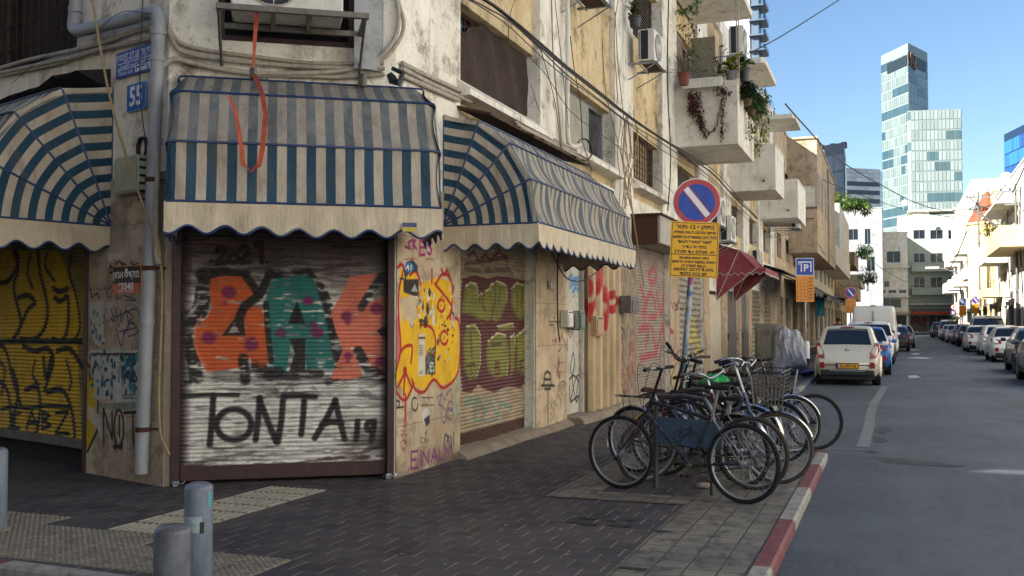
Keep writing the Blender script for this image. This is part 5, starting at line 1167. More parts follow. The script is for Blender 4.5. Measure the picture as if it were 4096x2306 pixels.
# ------------------------------------------------------------------ air conditioners
def ac_unit(fr, s, out, z, label, w=.82, h=.56, d=.30, bracket=True, shelf=False):
    """s,z: lower left corner of the body; out: distance of its back from the wall"""
    t = wthing('air_conditioner', label, 'air conditioner', fr, s+w/2, out, z, 'air conditioners on the street facades'); hw = w/2
    m = MB(); m.bbox(-hw, hw, -d, 0, 0, h, .02); m.build('casing', M['acwhite'], t)
    g = MB(); cx = -hw*.25; r0 = h*.42
    g.disc(cx, h/2, r0, -d-.008, -d+.001, 28); g.build('fan_opening', M['acdark'], t)
    g = MB()
    for r_ in (1, .82, .64, .46, .28): g.tube([(cx+r0*r_*math.cos(2*PI*k/24), -d-.015, h/2+r0*r_*math.sin(2*PI*k/24)) for k in range(24)], .006, 4, True)
    for k in range(12): a = 2*PI*k/12; g.tube([(cx+r0*.1*math.cos(a), -d-.017, h/2+r0*.1*math.sin(a)), (cx+r0*math.cos(a), -d-.015, h/2+r0*math.sin(a))], .004, 4)
    g.disc(cx, h/2, r0*.16, -d-.026, -d-.012, 14); g.build('fan_grille', M['acwhite'], t)
    g = MB()
    g.box(-hw-.006, -hw+.001, -d*.62, -.06, .03, h-.03)
    for k in range(12): g.box(-hw-.006, -hw+.001, -.045, -.02, .05+k*(h-.1)/12, .05+k*(h-.1)/12+.025)
    g.build('side_vents', M['acdark'], t)
    if bracket:
        g = MB(); oo = out
        for x in (-hw+.05, hw-.08):
            g.box(x, x+.035, -d-.05, oo, -.045, -.008)
        g.box(-hw-.02, hw+.02, -d-.05, -d-.015, -.05, -.046+.0); g.box(-hw-.02, hw+.02, -.03, .0, -.052, -.047)
        g.build('bracket', M['galv'], t); g = MB(); g.box(-hw*.8, hw*.8, -d*.9, -.04, -.03, -.012); g.build('drip_tray', M['rust'], t)
        for x in (-hw+.067, hw-.062):
            g = MB(); g.tube([(x, -d-.03, -.04), (x, oo, -.32)], .012, 5); g.build('strut', M['galv'], t)
    return t
ac_unit(FF, 14.1, .12, 6.5, 'white air conditioner over the frosted window, cut by the upper edge', .95, .62, .38)
ac_unit(FF, 18.2, .2, 6.42, 'white air conditioner with a dark side left of the planted balcony', .85, .60, .32)
s_, z_ = FF.hit(*cp(4, 790, 370), .9); ac_unit(FF, s_-.5, .45, z_, 'dark sided air conditioner high above the second balcony', .9, .8, .4)
s_, z_ = FF.hit(*cp(6, 620, 335), .3); ac_unit(FF, s_-.6, .1, z_, 'air conditioner half hidden by the no parking sign', .8, .75, .3)
s_, z_ = FF.hit(*cp(6, 690, 430), .5); ac_unit(FF, s_-.4, .2, z_, 'grilled white air conditioner above the maroon awning', .8, .7, .35)
s_, z_ = FF.hit(*cp(6, 860, 600), .3); ac_unit(FF, s_-.4, .1, z_, 'small air conditioner right of the maroon awning top', .8, .62, .32)
s_, z_ = FF.hit(*cp(6, 1120, 345), 1.2); ac_unit(FF, s_-.5, .9, z_, 'air conditioner on top of the beige overhanging bay', 1.0, .65, .35)
# the big one on the corner, seen from below on its steel shelf
x0 = FC.hit(231, 6, .5)[0]; x1 = FC.hit(343, 6, .5)[0]; zb = FC.hit(290, 11, .6)[1]
t = ac_unit(FC, x0, .12, zb, 'big air conditioner on a rusty shelf above the corner awning', x1-x0, .7, .42, False)
g = MB(); hw = (x1-x0)/2; g.box(-hw-.12, hw+.22, -.62, -.57, -.06, -.01); g.box(-hw-.12, hw+.22, -.02, .02, -.06, -.01)
for x in (-hw-.12, -hw*.3, hw*.35, hw+.17): g.box(x, x+.04, -.57, -.02, -.058, -.012)
for x in (-hw-.1, hw+.19): g.tube([(x, -.57, -.05), (x, .1, -.42)], .016, 5)
g.build('steel_shelf', M['oldmetal'], t)
# ------------------------------------------------------------------ bollards
def bollard(x, y, h, r_, label, mat, stickers=()):
    t = thing('bollard', label, 'bollard', (x, y, 0), 0, 'steel bollards at the crossing')
    m = MB(); m.lathe([(r_, 0), (r_, h-.03), (r_-.004, h-.015), (r_-.014, h-.004), (r_-.03, h+.003), (0, h+.006)], (0, 0, 0), 40); m.build('post', mat, t, True)
    m = MB(); m.lathe([(r_+.035, 0), (r_+.03, .012), (r_+.001, .016)], (0, 0, 0), 32); m.build('base_collar', M['stepstone'], t)
    for (a0, a1, z0, z1, mt, nm) in stickers:
        m = MB(); P = [[((r_+.0015)*math.cos(R(a0+(a1-a0)*i/8)), (r_+.0015)*math.sin(R(a0+(a1-a0)*i/8)), z) for z in (z0, z1)] for i in range(9)]
        m.grid(P); m.build(nm, mt, t)
D1 = (CH-.60)
p = at(201, 5.79); stk = simple('torn paper sticker', '9fb0b0', .6, 0, .4, 30, '3a4a50', .5)
bollard(p.x, p.y, .60, .079, 'grey blue bollard with a torn sticker, behind the chipped one', M['bolblue'], [(236, 322, .33, .42, stk, 'sticker'), (312, 330, .325, .39, M['ink'], 'sticker_print'), (348, 364, .47, .56, simple('turquoise sticker', '4a9a9c', .5), 'sticker')])
p = at(175.3, 4.58); bollard(p.x, p.y, .60, .083, 'chipped and scratched bollard, nearest at the bottom edge', M['bolgrey'])
p = at(-1, 7.4); bollard(p.x, p.y, .60, .079, 'grey blue bollard cut by the left edge', M['bolblue'])
# ------------------------------------------------------------------ pole signs
def pole(t, x, y, h, r_=.03, lean=0.0, mat=None):
    m = MB(); m.tube([(0, 0, 0), (lean*h, 0, h)], r_, 14); return m.build('pole', mat or M['galv'], t, True)
def nopark(t, x, z, r_, y=-.045):
    m = MB(); m.disc(x, z, r_, y, y+.006, 48); m.build('disc', M['signwhite'], t)
    m = MB(); m.disc(x, z, r_*.965, y-.003, y-.0005, 48); m.build('red_ring', M['signred'], t)
    m = MB(); m.disc(x, z, r_*.76, y-.006, y-.0035, 48); m.build('blue_field', M['signblue'], t)
    a = R(-52); c, s = math.cos(a), math.sin(a)
    def bar(wd, y0, y1, mat, nm):
        m = MB(); L = r_*.74; P = [(x-L*c-wd*s*-1*-1, z-L*s+wd*c*-1*-1), (0, 0)]
        P = [(x+L*c*i+wd*-s*j, z+L*s*i+wd*c*j) for i, j in ((1, 1), (-1, 1), (-1, -1), (1, -1))]
        m.plate(P, y0, y1); m.build(nm, mat, t)
    bar(r_*.16, y-.009, y-.0065, M['signred'], 'slash_border'); bar(r_*.115, y-.012, y-.0095, M['signwhite'], 'slash')
def yplate(t, x, z, w, h, rows, y=-.05, rot=0.0, mat=None, ink=None, rule=None, smallrows=0):
    c, s = math.cos(rot), math.sin(rot)
    def rc(w, h): return [(x+a*c-b*s, z+a*s+b*c) for a, b in ((-w, -h), (w, -h), (w, h), (-w, h))]
    m = MB(); m.plate(rc(w/2, h/2)[::-1], y, y+.006); m.build('yellow_plate', mat or M['signyel'], t)
    m = MB()
    for (a0, b0, a1, b1) in ((-w/2+.014, h/2-.02, w/2-.014, h/2-.014), (-w/2+.014, -h/2+.014, w/2-.014, -h/2+.02), (-w/2+.014, -h/2+.02, -w/2+.02, h/2-.02), (w/2-.02, -h/2+.02, w/2-.014, h/2-.02))+(((-w/2+.02, rule-.004, w/2-.02, rule+.004),) if rule is not None else ()):
        P = [(x+a*c-b*s, z+a*s+b*c) for a, b in ((a0, b0), (a1, b0), (a1, b1), (a0, b1))]; m.plate(P[::-1], y-.003, y-.0005)
    m.build('border_line', ink or M['ink'], t)
    for (txt, zz, ww, sz) in rows:
        text_obj(heb(txt), sz, ink or M['ink'], t, x-zz*s, y-.004, z+zz*c, width=ww*w, bold=.0015, rot=rot)
# the big one: tilted pole in the bicycle rack
pb = at(677, 12.6)
t = thing('no_parking_sign', 'large no parking disc over a yellow Hebrew plate on a leaning stickered pole', 'traffic sign', (pb.x, pb.y, 0), R(16), 'no parking signs')
pole(t, 0, 0, 3.05, .036, .083)
for k, (z0, z1, c_) in enumerate([(.95, 1.05, '3a7a9c'), (1.42, 1.5, 'a8a39a'), (1.55, 1.66, '8ca0ac'), (1.72, 1.82, 'b0b0ac'), (1.86, 1.92, '4a6a9c'), (2.0, 2.1, '9a4a74'), (2.14, 2.22, 'b8b8b8'), (1.12, 1.3, '6a8494')]):
    m = MB(); P = [[(lz*.083+.0375*math.cos(R(a)), .0375*math.sin(R(a)), lz) for lz in (z0, z1)] for a in range(210, 340, 14)]; m.grid(P); m.build('sticker', simple('sticker '+c_, c_, .5, 0, .5, 40), t)
nopark(t, .25, 3.02+.02, .30)
rows = [('בתוקף 12 מטר', .285, .80, .07), ('פריקה וטעינה רציפה מותרת', .215, .86, .05), ('לכלי רכב המוגדרים ברישיונם', .155, .9, .05), ('"משאי" "מסחרי" ו"אחוד"', .095, .72, .05), ('בימי א׳ עד ו׳', .035, .5, .055), ('מ-07:00 עד 17:00', -.03, .80, .055), ('ביתר הימים והשעות:', -.105, .62, .045), ('החניה במקום החניה הראשון', -.155, .9, .045), ('הצמוד לתמרור זה', -.205, .5, .045), ('מיועד לרכב הנושא', -.25, .82, .055), ('תג נכה בלבד', -.305, .55, .055)]
yplate(t, .215, 2.44, .60, .70, rows, -.055, R(-2.5), rule=-.062)
# pay parking sign further on
def tpsign(px, dep, ztop, w, label, rzdeg=14, hb=None):
    p = at(px, dep); t = thing('parking_sign', label, 'traffic sign', (p.x, p.y, 0), R(rzdeg), 'pay parking signs')
    hb = hb or w; hy = w*1.48; pole(t, 0, 0, ztop-.05, .035)
    m = MB(); m.box(-w/2, w/2, -.05, -.044, ztop-hb, ztop); m.build('panel', M['signwhite'], t)
    m = MB(); m.box(-w/2+.02, w/2-.02, -.054, -.0505, ztop-hb+.02, ztop-.02); m.build('face', M['signblue'], t)
    zc = ztop-hb/2; e = w*.032
    m = MB(); m.box(-w*.36, w*.36, -.058, -.0545, zc+w*.24, zc+w*.24+2*e); m.box(-w*.23, -w*.23+2*e, -.058, -.0545, zc-w*.3, zc+w*.24); m.box(w*.30, w*.30+2*e, -.058, -.0545, zc-w*.3, zc+w*.24); m.box(-w*.36, -w*.36+2*e*.9, -.0578, -.0545, zc+w*.12, zc+w*.24); m.build('frame_symbol', M['signwhite'], t)
    text_obj('P', w*.55, M['signwhite'], t, w*.06, -.058, zc-w*.08, bold=.01)
    m = MB(); z0 = ztop-hb-.01; m.box(-w/2, w/2, -.05, -.044, z0-hy, z0); m.build('timetable_plate', M['signora'], t)
    m = MB()
    for k in range(7): zz = z0-hy*(.16+.125*k); m.box(-w*.45, w*.45, -.053, -.0505, zz-.004, zz+.004)
    for k in range(4): xx = -w*.42+w*.19*k; m.box(xx-.004, xx+.004, -.0535, -.0532+.002, z0-hy*.92, z0-hy*.16)
    for k in range(7): zz = z0-hy*(.10+.125*k); m.box(w*.2, w*.44, -.053, -.0505, zz-.02, zz+.012)
    m.build('timetable_lines', simple('brown sign ink', '6a3c08', .6, bump=0), t)
    return t
tpsign(805, 33, CH+(323-258)/1000*33, .58, 'blue parking sign over an orange timetable, beside the silver tarpaulin')
def npsign(px, dep, zc, label, rzdeg=10, yw=.55, yh=.75, side=0):
    p = at(px, dep); t = thing('no_parking_sign', label, 'traffic sign', (p.x, p.y, 0), R(rzdeg), 'no parking signs')
    pole(t, 0, 0, zc, .035); nopark(t, 0, zc, .30)
    yplate(t, 0, zc-.3-yh/2-.03, yw, yh, [(x, z*yh/.6, .8, .05) for x, z in (('בתוקף 12 מטר', .22), ('פריקה וטעינה מותרת', .14), ('בימי א׳ עד ו׳', .06), ('מ-07:00 עד 17:00', -.03), ('ביתר הימים והשעות', -.12), ('תג נכה בלבד', -.21))], mat=M['signora'])
    return t
npsign(850.6, 53, CH+(323-292.6)/1000*53, 'no parking sign over an orange plate, above the white van')
npsign(975.5, 79, CH+(323-300)/1000*79, 'no parking sign over a bright yellow plate on the right pavement')
tpsign(962.5, 85, CH+(323-298.5)/1000*85, .58, 'small distant parking sign over a yellow timetable on the right pavement')
p = at(953.3, 100); t = thing('speed_limit_sign', 'distant round hand sign over a purple 30 plate', 'traffic sign', (p.x, p.y, 0), R(10)); pole(t, 0, 0, CH+1.6, .035)
m = MB(); m.disc(0, CH+1.6, .26, -.05, -.044, 30); m.build('disc', M['signred'], t); m = MB(); m.disc(0, CH+1.6, .19, -.054, -.0505, 24); m.build('face', M['signwhite'], t); m = MB(); m.bbox(-.06, .06, -.06, -.0545, CH+1.48, CH+1.7, .002); m.build('hand_symbol', M['ink'], t)
m = MB(); m.box(-.26, .26, -.05, -.044, CH+.75, CH+1.28); m.build('plate', simple('violet plate', '4a3a6a', .5), t); text_obj('30', .36, M['signwhite'], t, 0, -.053, CH+1.02, bold=.01)
# ------------------------------------------------------------------ bicycles
def bike(label, rear, front, fr='blackp', tyre='black', rim='alu', steer=0, bars='flat', lean=0, saddle='black', rack=False, basket=None, fend=None, step=False, guard=False, grips='black', r=.335, barh=1.04, sth=.93, extra=None, fork=None):
    rear, front = Vector(rear[:2]), Vector(front[:2]); dv = front-rear; wb = dv.length
    t = thing('bicycle', label, 'bicycle', (rear.x, rear.y, .0), math.atan2(dv.y, dv.x), 'bicycles locked to the rack')
    t.rotation_euler = (R(lean), 0, math.atan2(dv.y, dv.x))
    F, TY, RM = M[fr], M[tyre], M['alu2' if rim == 'alu' else rim]; sc = wb/1.05
    BB = Vector((.43*sc, 0, .28)); ST = Vector((.26*sc, 0, .72)); SD = Vector((.20*sc, 0, sth)); HT = Vector((.77*sc, 0, .84)); HB = Vector((.82*sc, 0, .68))
    RH, FH = Vector((0, 0, r)), Vector((wb, 0, r))
    ax = (HT-HB).normalized(); SM = Matrix.Translation(HT) @ Matrix.Rotation(R(steer), 4, ax) @ Matrix.Translation(-HT)
    def q(v): return SM @ Vector(v)
    m = MB()
    if step:
        m.tube(sm3([HB, Vector((.62*sc, 0, .42)), BB], 5), .024, 8); m.tube(sm3([HT-ax*.03, Vector((.60*sc, 0, .55)), BB.lerp(ST, .45)], 5), .016, 8)
    else:
        m.tube([HB+ax*.02, BB], .02, 8); m.tube([HT-ax*.03, ST-Vector((0, 0, .03))], .017, 8)
    m.tube([BB, ST], .017, 8); m.tube([HB-ax*.02, HT+ax*.01], .022, 8)
    for s in (-1, 1):
        m.tube([BB+Vector((-.03, s*.02, 0)), Vector((.12, s*.055, r-.01)), RH+Vector((0, s*.065, 0))], .011, 6); m.tube([ST-Vector((0, 0, .02)), RH+Vector((0, s*.065, 0))], .009, 6)
    m.build('frame', F, t, True)
    m = MB(); crown = HB-ax*.03
    for s in (-1, 1): m.tube([q(crown+Vector((.01, s*.045, 0))), q(HB.lerp(FH, .55)+Vector((-.01, s*.05, 0))), q(FH+Vector((0, s*.055, 0)))], [.014, .013, .009], 6)
    m.tube([q(crown+Vector((.01, -.055, 0))), q(crown+Vector((.01, .055, 0)))], .016, 6); m.build('fork', M[fork] if fork else F, t, True)
    for c, T in ((RH, None), (FH, SM)):
        m = MB()
        X = (lambda v: T @ Vector(v)) if T is not None else (lambda v: Vector(v))
        n = 40; P = []
        for k in range(n+1):
            a = 2*PI*k/n
            P.append([X((c.x+(r-.028-d)*math.cos(a), y, c.z+(r-.028-d)*math.sin(a))) for d, y in ((0, -.012), (.014, -.011), (.018, 0), (.014, .011), (0, .012))])
        m.grid(P); m.tube([X(c+Vector((0, -.05, 0))), X(c+Vector((0, .05, 0)))], .018, 8); m.tube([X(c+Vector((0, -.03, 0))), X(c+Vector((0, -.024, 0)))], .03, 10); m.tube([X(c+Vector((0, .03, 0))), X(c+Vector((0, .024, 0)))], .03, 10)
        for k in range(32):
            a = 2*PI*k/32; b = a+(.35 if k % 4 < 2 else -.35); s = -.028 if k % 2 else .028
            m.tube([X((c.x+.025*math.cos(b), s, c.z+.025*math.sin(b))), X((c.x+(r-.04)*math.cos(a), 0, c.z+(r-.04)*math.sin(a)))], .0013, 3, cap=False)
        w = m.build('wheel', RM, t, True)
        m = MB(); m.tube([X((c.x+(r-.018)*math.cos(2*PI*k/n), 0, c.z+(r-.018)*math.sin(2*PI*k/n))) for k in range(n)], .0215, 8, True); m.build('tyre', TY, w, True)
        if fend:
            a0, a1 = (-20, 200) if T is None else (20, 160); m = MB()
            P = [[X((c.x+(r+.018-d)*math.cos(R(a)), y, c.z+(r+.018-d)*math.sin(R(a)))) for d, y in ((.014, -.026), (.003, -.018), (0, 0), (.003, .018), (.014, .026))] for a in range(a0, a1+1, 8)]
            m.grid(P); m.build('mudguard', M[fend], t, True)
    for s in (-1, 1):   # brake gear on the rear wheel, cassette
        pass
    m = MB(); m.lathe([(.045, -.075), (.045, -.07)], tuple(RH), 16, 'y'); m.lathe([(.034, -.07), (.034, -.04)], tuple(RH), 16, 'y')
    m.box(RH.x-.02, RH.x+.02, -.09, -.075, RH.z-.14, RH.z-.02); m.build('cassette', M['oldmetal'], t)
    m = MB(); m.lathe([(.085, -.062), (.085, -.056)], tuple(BB), 24, 'y'); m.tube([BB+Vector((0, -.07, 0)), BB+Vector((0, .07, 0))], .018, 8)
    m.tube([BB+Vector((0, -.075, 0)), BB+Vector((.12, -.085, -.12))], .011, 6); m.tube([BB+Vector((0, .075, 0)), BB+Vector((-.12, .085, .12))], .011, 6); k_ = m.build('crankset', M['oldmetal'], t)
    for s, dx in ((-1, .12), (1, -.12)):
        m = MB(); m.bbox(BB.x+dx-.045, BB.x+dx+.045, min(s*.095, s*.17), max(s*.095, s*.17), BB.z-dx-.012, BB.z-dx+.012, .005); m.build('pedal', M['black'], k_)
    m = MB()
    for dz in (1, -1): m.tube([BB+Vector((0, -.06, .083*dz)), RH+Vector((0, -.06, .036*dz))], .005, 4)
    m.build('chain', M['rust'], t)
    if guard: m = MB(); m.plate([(BB.x+.09, BB.z-.05), (BB.x+.1, BB.z+.07), (BB.x, BB.z+.12), (RH.x+.05, RH.z+.06), (RH.x+.03, RH.z)], -.085, -.08); m.build('chain_guard', M['blackp'], t)
    m = MB(); m.tube([ST-Vector((0, 0, .05)), SD-Vector((0, 0, .03))], .0135, 8); m.build('seat_post', M['alu'], t, True)
    m = MB(); P = []
    for i, (x, w, h) in enumerate([(-.13, .03, .01), (-.12, .06, .03), (-.08, .07, .035), (-.02, .05, .02), (.04, .026, .008), (.10, .018, .008), (.13, .01, .0)]):
        P.append([Vector((SD.x+x, w*math.sin(R(a)), SD.z-.022+(.02+h*.5)*max(0, math.cos(R(a)))-.012*(abs(a) > 80))) for a in (-110, -80, -50, -20, 0, 20, 50, 80, 110)])
    m.grid(P); P2 = [[p[0], p[-1]] for p in P]; m.grid(P2); m.build('saddle', M[saddle], t, True)
    # handlebar
    HC = HT+ax*(barh-.84); st = HT+Vector((.0, 0, 0))
    m = MB(); top = HC+Vector((.05, 0, .0)); m.tube([q(HT), q(HC), q(top)], .014, 8)
    if bars == 'flat': L = [(-.02, -.29, .0), (.0, -.12, .0), (.0, 0, -.01), (.0, .12, .0), (-.02, .29, .0)]
    elif bars == 'riser': L = [(-.05, -.31, .06), (-.02, -.18, .05), (.0, -.06, .0), (.0, .06, .0), (-.02, .18, .05), (-.05, .31, .06)]
    else: L = [(-.22, -.27, .02), (-.08, -.25, .06), (.02, -.14, .05), (.0, 0, .0), (.02, .14, .05), (-.08, .25, .06), (-.22, .27, .02)]
    L = [top+Vector(v) for v in L]; m.tube([q(v) for v in sm3(L, 4)], .0115, 8); hb = m.build('handlebar', M['alu'] if bars == 'swept' else M['blackp'], t, True)
    for e, n_ in ((0, 1), (-1, -2)):
        a, b = L[e], L[n_]; dd = (b-a).normalized(); m = MB(); m.tube([q(a-dd*.005), q(a+dd*.12)], .017, 8); m.build('grip', M[grips], hb, True)
        m = MB(); m.tube([q(a+dd*.16), q(a+dd*.13+Vector((.05, 0, -.03))), q(a+dd*.03+Vector((.06, 0, -.04)))], .006, 5); m.build('brake_lever', M['alu'], hb)
        m = MB(); m.tube([q(v) for v in sm3([a+dd*.15+Vector((.03, 0, 0)), a+dd*.15+Vector((.12, 0, .03)), HT.lerp(a, .2)+Vector((.12, 0, .0)), HB+Vector((.03, 0, .02))], 4)], .0028, 4); m.build('brake_cable', M['cable'], hb)
    if rack:
        m = MB(); z = r*2+.10
        for s in (-.055, .055): m.tube([Vector((.22, s, z)), Vector((-.20, s, z)), Vector((-.22, s*.5, z+.01))], .006, 5); m.tube([Vector((-.12, s, z)), Vector((-.0, s*1.3, r))], .005, 5)
        for x in (.1, -.05, -.18): m.tube([Vector((x, -.055, z)), Vector((x, .055, z))], .005, 5)
        m.build('rack', M['blackp'], t)
    if basket:
        m = MB(); bx = HT.x+.10; z0, z1 = HT.z-.10, HT.z+.17
        def ring(z, e): return [q((bx+a*(.13+e)+.12, b*(.17+e), z)) for a, b in ((-1, -1), (1, -1), (1, 1), (-1, 1))]
        for k in range(7): m.tube(ring(z0+(z1-z0)*k/6, .03*k/6), .0035 if k < 6 else .006, 4, True)
        for k in range(9):
            for s in (-1, 1):
                f = -1+2*k/8; m.tube([q((bx+.12+f*.13, s*.17, z0)), q((bx+.12+f*.16, s*.20, z1))], .003, 4); m.tube([q((bx+.12+s*.13, f*.17, z0)), q((bx+.12+s*.16, f*.20, z1))], .003, 4)
        m.build('basket', M[basket], t)
        m = MB(); m.add([q((bx-.01, -.17, z0)), q((bx+.25, -.17, z0)), q((bx+.25, .17, z0)), q((bx-.01, .17, z0))], [(0, 1, 2, 3)]); m.build('basket_floor', M[basket], t)
    return t
M['tan'] = simple('tan tyre wall', '33281a', .7, 0, .3, 9); M['purple'] = simple('dark plum frame paint', '3a1c2c', .3, 0, .2, 6); M['navy'] = simple('scuffed navy frame paint', '1b2230', .3, .1, .5, 18, '7a7f88', .4, .1)
M['silverblue'] = simple('silver blue frame paint', '4a5878', .3, .3, .2, 6); M['brownlea'] = simple('brown leather', '4a2a20', .55, 0, .3, 9); M['whiterim'] = simple('pale alloy rim', 'a4a8ae', .35, .3, .1, 9)
M['alu2'] = simple('bright wheel rim', '8f949b', .35, .4, .15, 9)
M['net'] = simple('black wire mesh', '1c1c1e', .5)
g8 = lambda x, y: G(*cp(8, x, y))
bike('scuffed navy diamond frame bicycle in front of all the others, facing the wall', g8(1115, 1030), g8(412, 943), 'navy', rim='alu', steer=6, bars='flat', lean=1, barh=1.13, sth=.98, fork='navy')
bike('plum bicycle with rear rack and pale rims, directly behind the navy one', (-2.45, 10.02), (-1.3, 9.55), 'purple', rim='whiterim', steer=-12, rack=True, bars='swept', fend='chrome', barh=1.0, sth=.86, saddle='brownlea', grips='brownlea', fork='purple')
bike('black tan tyred bicycle turned to the wall with its front wheel twisted', (-1.18, 9.35), (-2.2, 9.55), 'blackp', tyre='tan', steer=55, bars='riser', barh=1.2, sth=.84, rim='alu', lean=-2)
bike('black riser bar bicycle with brown grips behind the plum one', (-1.35, 10.55), (-2.4, 10.85), 'blackp', steer=-20, bars='riser', barh=1.14, sth=.90, fend='chrome', grips='brownlea', rim='whiterim')
bike('silver blue step through bicycle with a wire basket beside the kerb', (-2.15, 9.95), (-1.02, 9.78), 'silverblue', steer=14, bars='swept', step=True, basket='oldmetal', fend='chrome', barh=1.12, sth=.84, fork='silverblue', tyre='tan')
t_ = bike('dark bicycle with a black mesh basket near the end of the kerb', (-2.2, 11.15), (-1.15, 11.3), 'blackp', steer=-18, bars='swept', basket='net', barh=1.06, sth=.92, fend='blackp', rim='alu')
bike('black bicycle with silver rims between the mesh basket and the sign pole', (-2.1, 11.9), (-1.08, 12.1), 'navy', steer=10, bars='flat', barh=1.1, sth=.94, rim='whiterim', fend='chrome')
bike('matt black bicycle farthest from the camera, rear wheel over the kerb end', (-.86, 12.55), (-1.85, 12.25), 'blackp', steer=-10, bars='flat', barh=1.05, sth=1.0, rim='blackp')
bike('plain dark bicycle deepest in the row by the leaning sign pole', (-1.45, 11.45), (-2.45, 11.75), 'blackp', steer=15, bars='riser', barh=1.12, sth=.95, rim='alu', fend='blackp')
# green bag over one basket and a pink wrapped parcel
def lump(name, label, cat, loc, sx, sy, sz, mat, seed=1, amp=.25, n=14, group=None):
    m = MB(); rnd = random.Random(seed); P = []; ph = [rnd.uniform(0, 6) for _ in range(8)]
    for i in range(n+1):
        th = PI*i/n; row = []
        for j in range(n*2+1):
            a = 2*PI*(j % (n*2))/(n*2); k = 1+amp*(math.sin(3*a+ph[0]+2*th)*math.sin(2*th+ph[1])+.6*math.sin(7*a+ph[2])*math.sin(5*th+ph[3])+.3*math.sin(11*a+9*th+ph[4]))
            row.append((sx*math.sin(th)*math.cos(a)*k, sy*math.sin(th)*math.sin(a)*k, sz*(1+math.cos(th))*(1+amp*.3*math.sin(4*a+ph[5]))))
        P.append(row)
    m.grid(P); o = m.build(name, mat, None, True, True); o.location = loc; return prop(o, label, cat, group)
lump('plastic_bag', 'bright green plastic bag stuffed behind a basket', 'plastic bag', tuple(at(714, 11.0, .76)), .15, .12, .10, simple('green plastic', '1f9a4c', .4, 0, .25, 12, bump=.4, bs=20), 3)
lump('crumpled_paper', 'crumpled pale paper on the cobbles under the rack', 'litter', tuple(g8(888, 942)), .07, .05, .025, simple('crumpled paper', '9a8f84', .9, 0, .2, 20), 5)
# the rack: hoops and a plate
t = thing('bicycle_rack', 'grey steel bicycle rack with a blue plate showing a bicycle', 'bicycle rack', (g8(612, 940).x, g8(612, 940).y, 0), 0)
a0 = Vector((0, 0, 0)); a1 = g8(938, 985)-Vector(t.location); dv = a1.normalized()
H = .86
for k in range(4):
    m = MB(); o = Vector((0, .95*k, 0)); L = [a0+o, a0+o+Vector((0, 0, H-.12)), a0+o+dv*.08+Vector((0, 0, H-.02)), a0+o+dv*.3+Vector((0, 0, H)), a1+o-dv*.08+Vector((0, 0, H-.02)), a1+o+Vector((0, 0, H-.12)), a1+o]
    m.tube(L, .024, 10); m.build('hoop', M['steel'], t, True)
pl = MB(); n_ = Vector((dv.y, -dv.x, 0)); z0, z1 = .42, .66
b_ = D.objects.new('plate_frame', None); COL.objects.link(b_); b_.parent = t; b_.rotation_euler = (0, 0, math.atan2(dv.y, dv.x)); b_.location = n_*.03; b_.name = 'sign_plate'
ln = a1.length
m = MB(); m.bbox(.02, ln+.12, -.004, .004, z0, z1, .002); rp = m.build('panel', simple('slate blue enamel', '4d6478', .4, 0, .15, 5, '2b2f36', .5), b_)
m = MB(); cx, cz = ln*.5+.05, .52
for s in (-.085, .085): m.tube([(cx+s+.05*math.cos(2*PI*k/20), -.006, cz-.02+.05*math.sin(2*PI*k/20)) for k in range(20)], .004, 4, True)
for a, b in (((-.085, -.02), (-.04, .045)), ((-.04, .045), (.055, .05)), ((.055, .05), (.085, -.02)), ((-.085, -.02), (-.01, -.02)), ((-.01, -.02), (-.045, .06)), ((-.01, -.02), (.055, .045)), ((-.06, .065), (-.03, .065)), ((.03, .075), (.07, .07)), ((.055, .045), (.06, .075))): m.tube([(cx+a[0], -.006, cz+a[1]), (cx+b[0], -.006, cz+b[1])], .004, 4)
m.build('bicycle_symbol', M['ink'], b_)
# ------------------------------------------------------------------ cars
def paint(name, c, metal=.3): return simple('car paint '+name, c, .34, metal, .02, 2, None, 0, 0, coat=.35)
M['cglass'] = simple('car window glass', '0d1318', .06, 0, .2, 2, bump=0, coat=.5)
M['lampred'] = simple('red lamp lens', '8a0f12', .2, 0, .2, 9, bump=0, coat=.8); M['lampwhite'] = simple('clear lamp lens', 'b9b4b0', .15, 0, .2, 9, bump=0)
M['bump'] = simple('black bumper plastic', '17181a', .6); M['tyre'] = simple('car tyre', '141415', .8); M['alloy'] = simple('alloy wheel', '7c8084', .35, .8, .2, 6)
M['plateY'] = simple('yellow number plate', 'd69a12', .4, 0, .05, 4, bump=0)
def itp(y, K):
    for (a, va), (b, vb) in zip(K, K[1:]):
        if y <= b:
            f = max(0, (y-a)/(b-a)) if b > a else 0; return va+(vb-va)*f
    return K[-1][1]
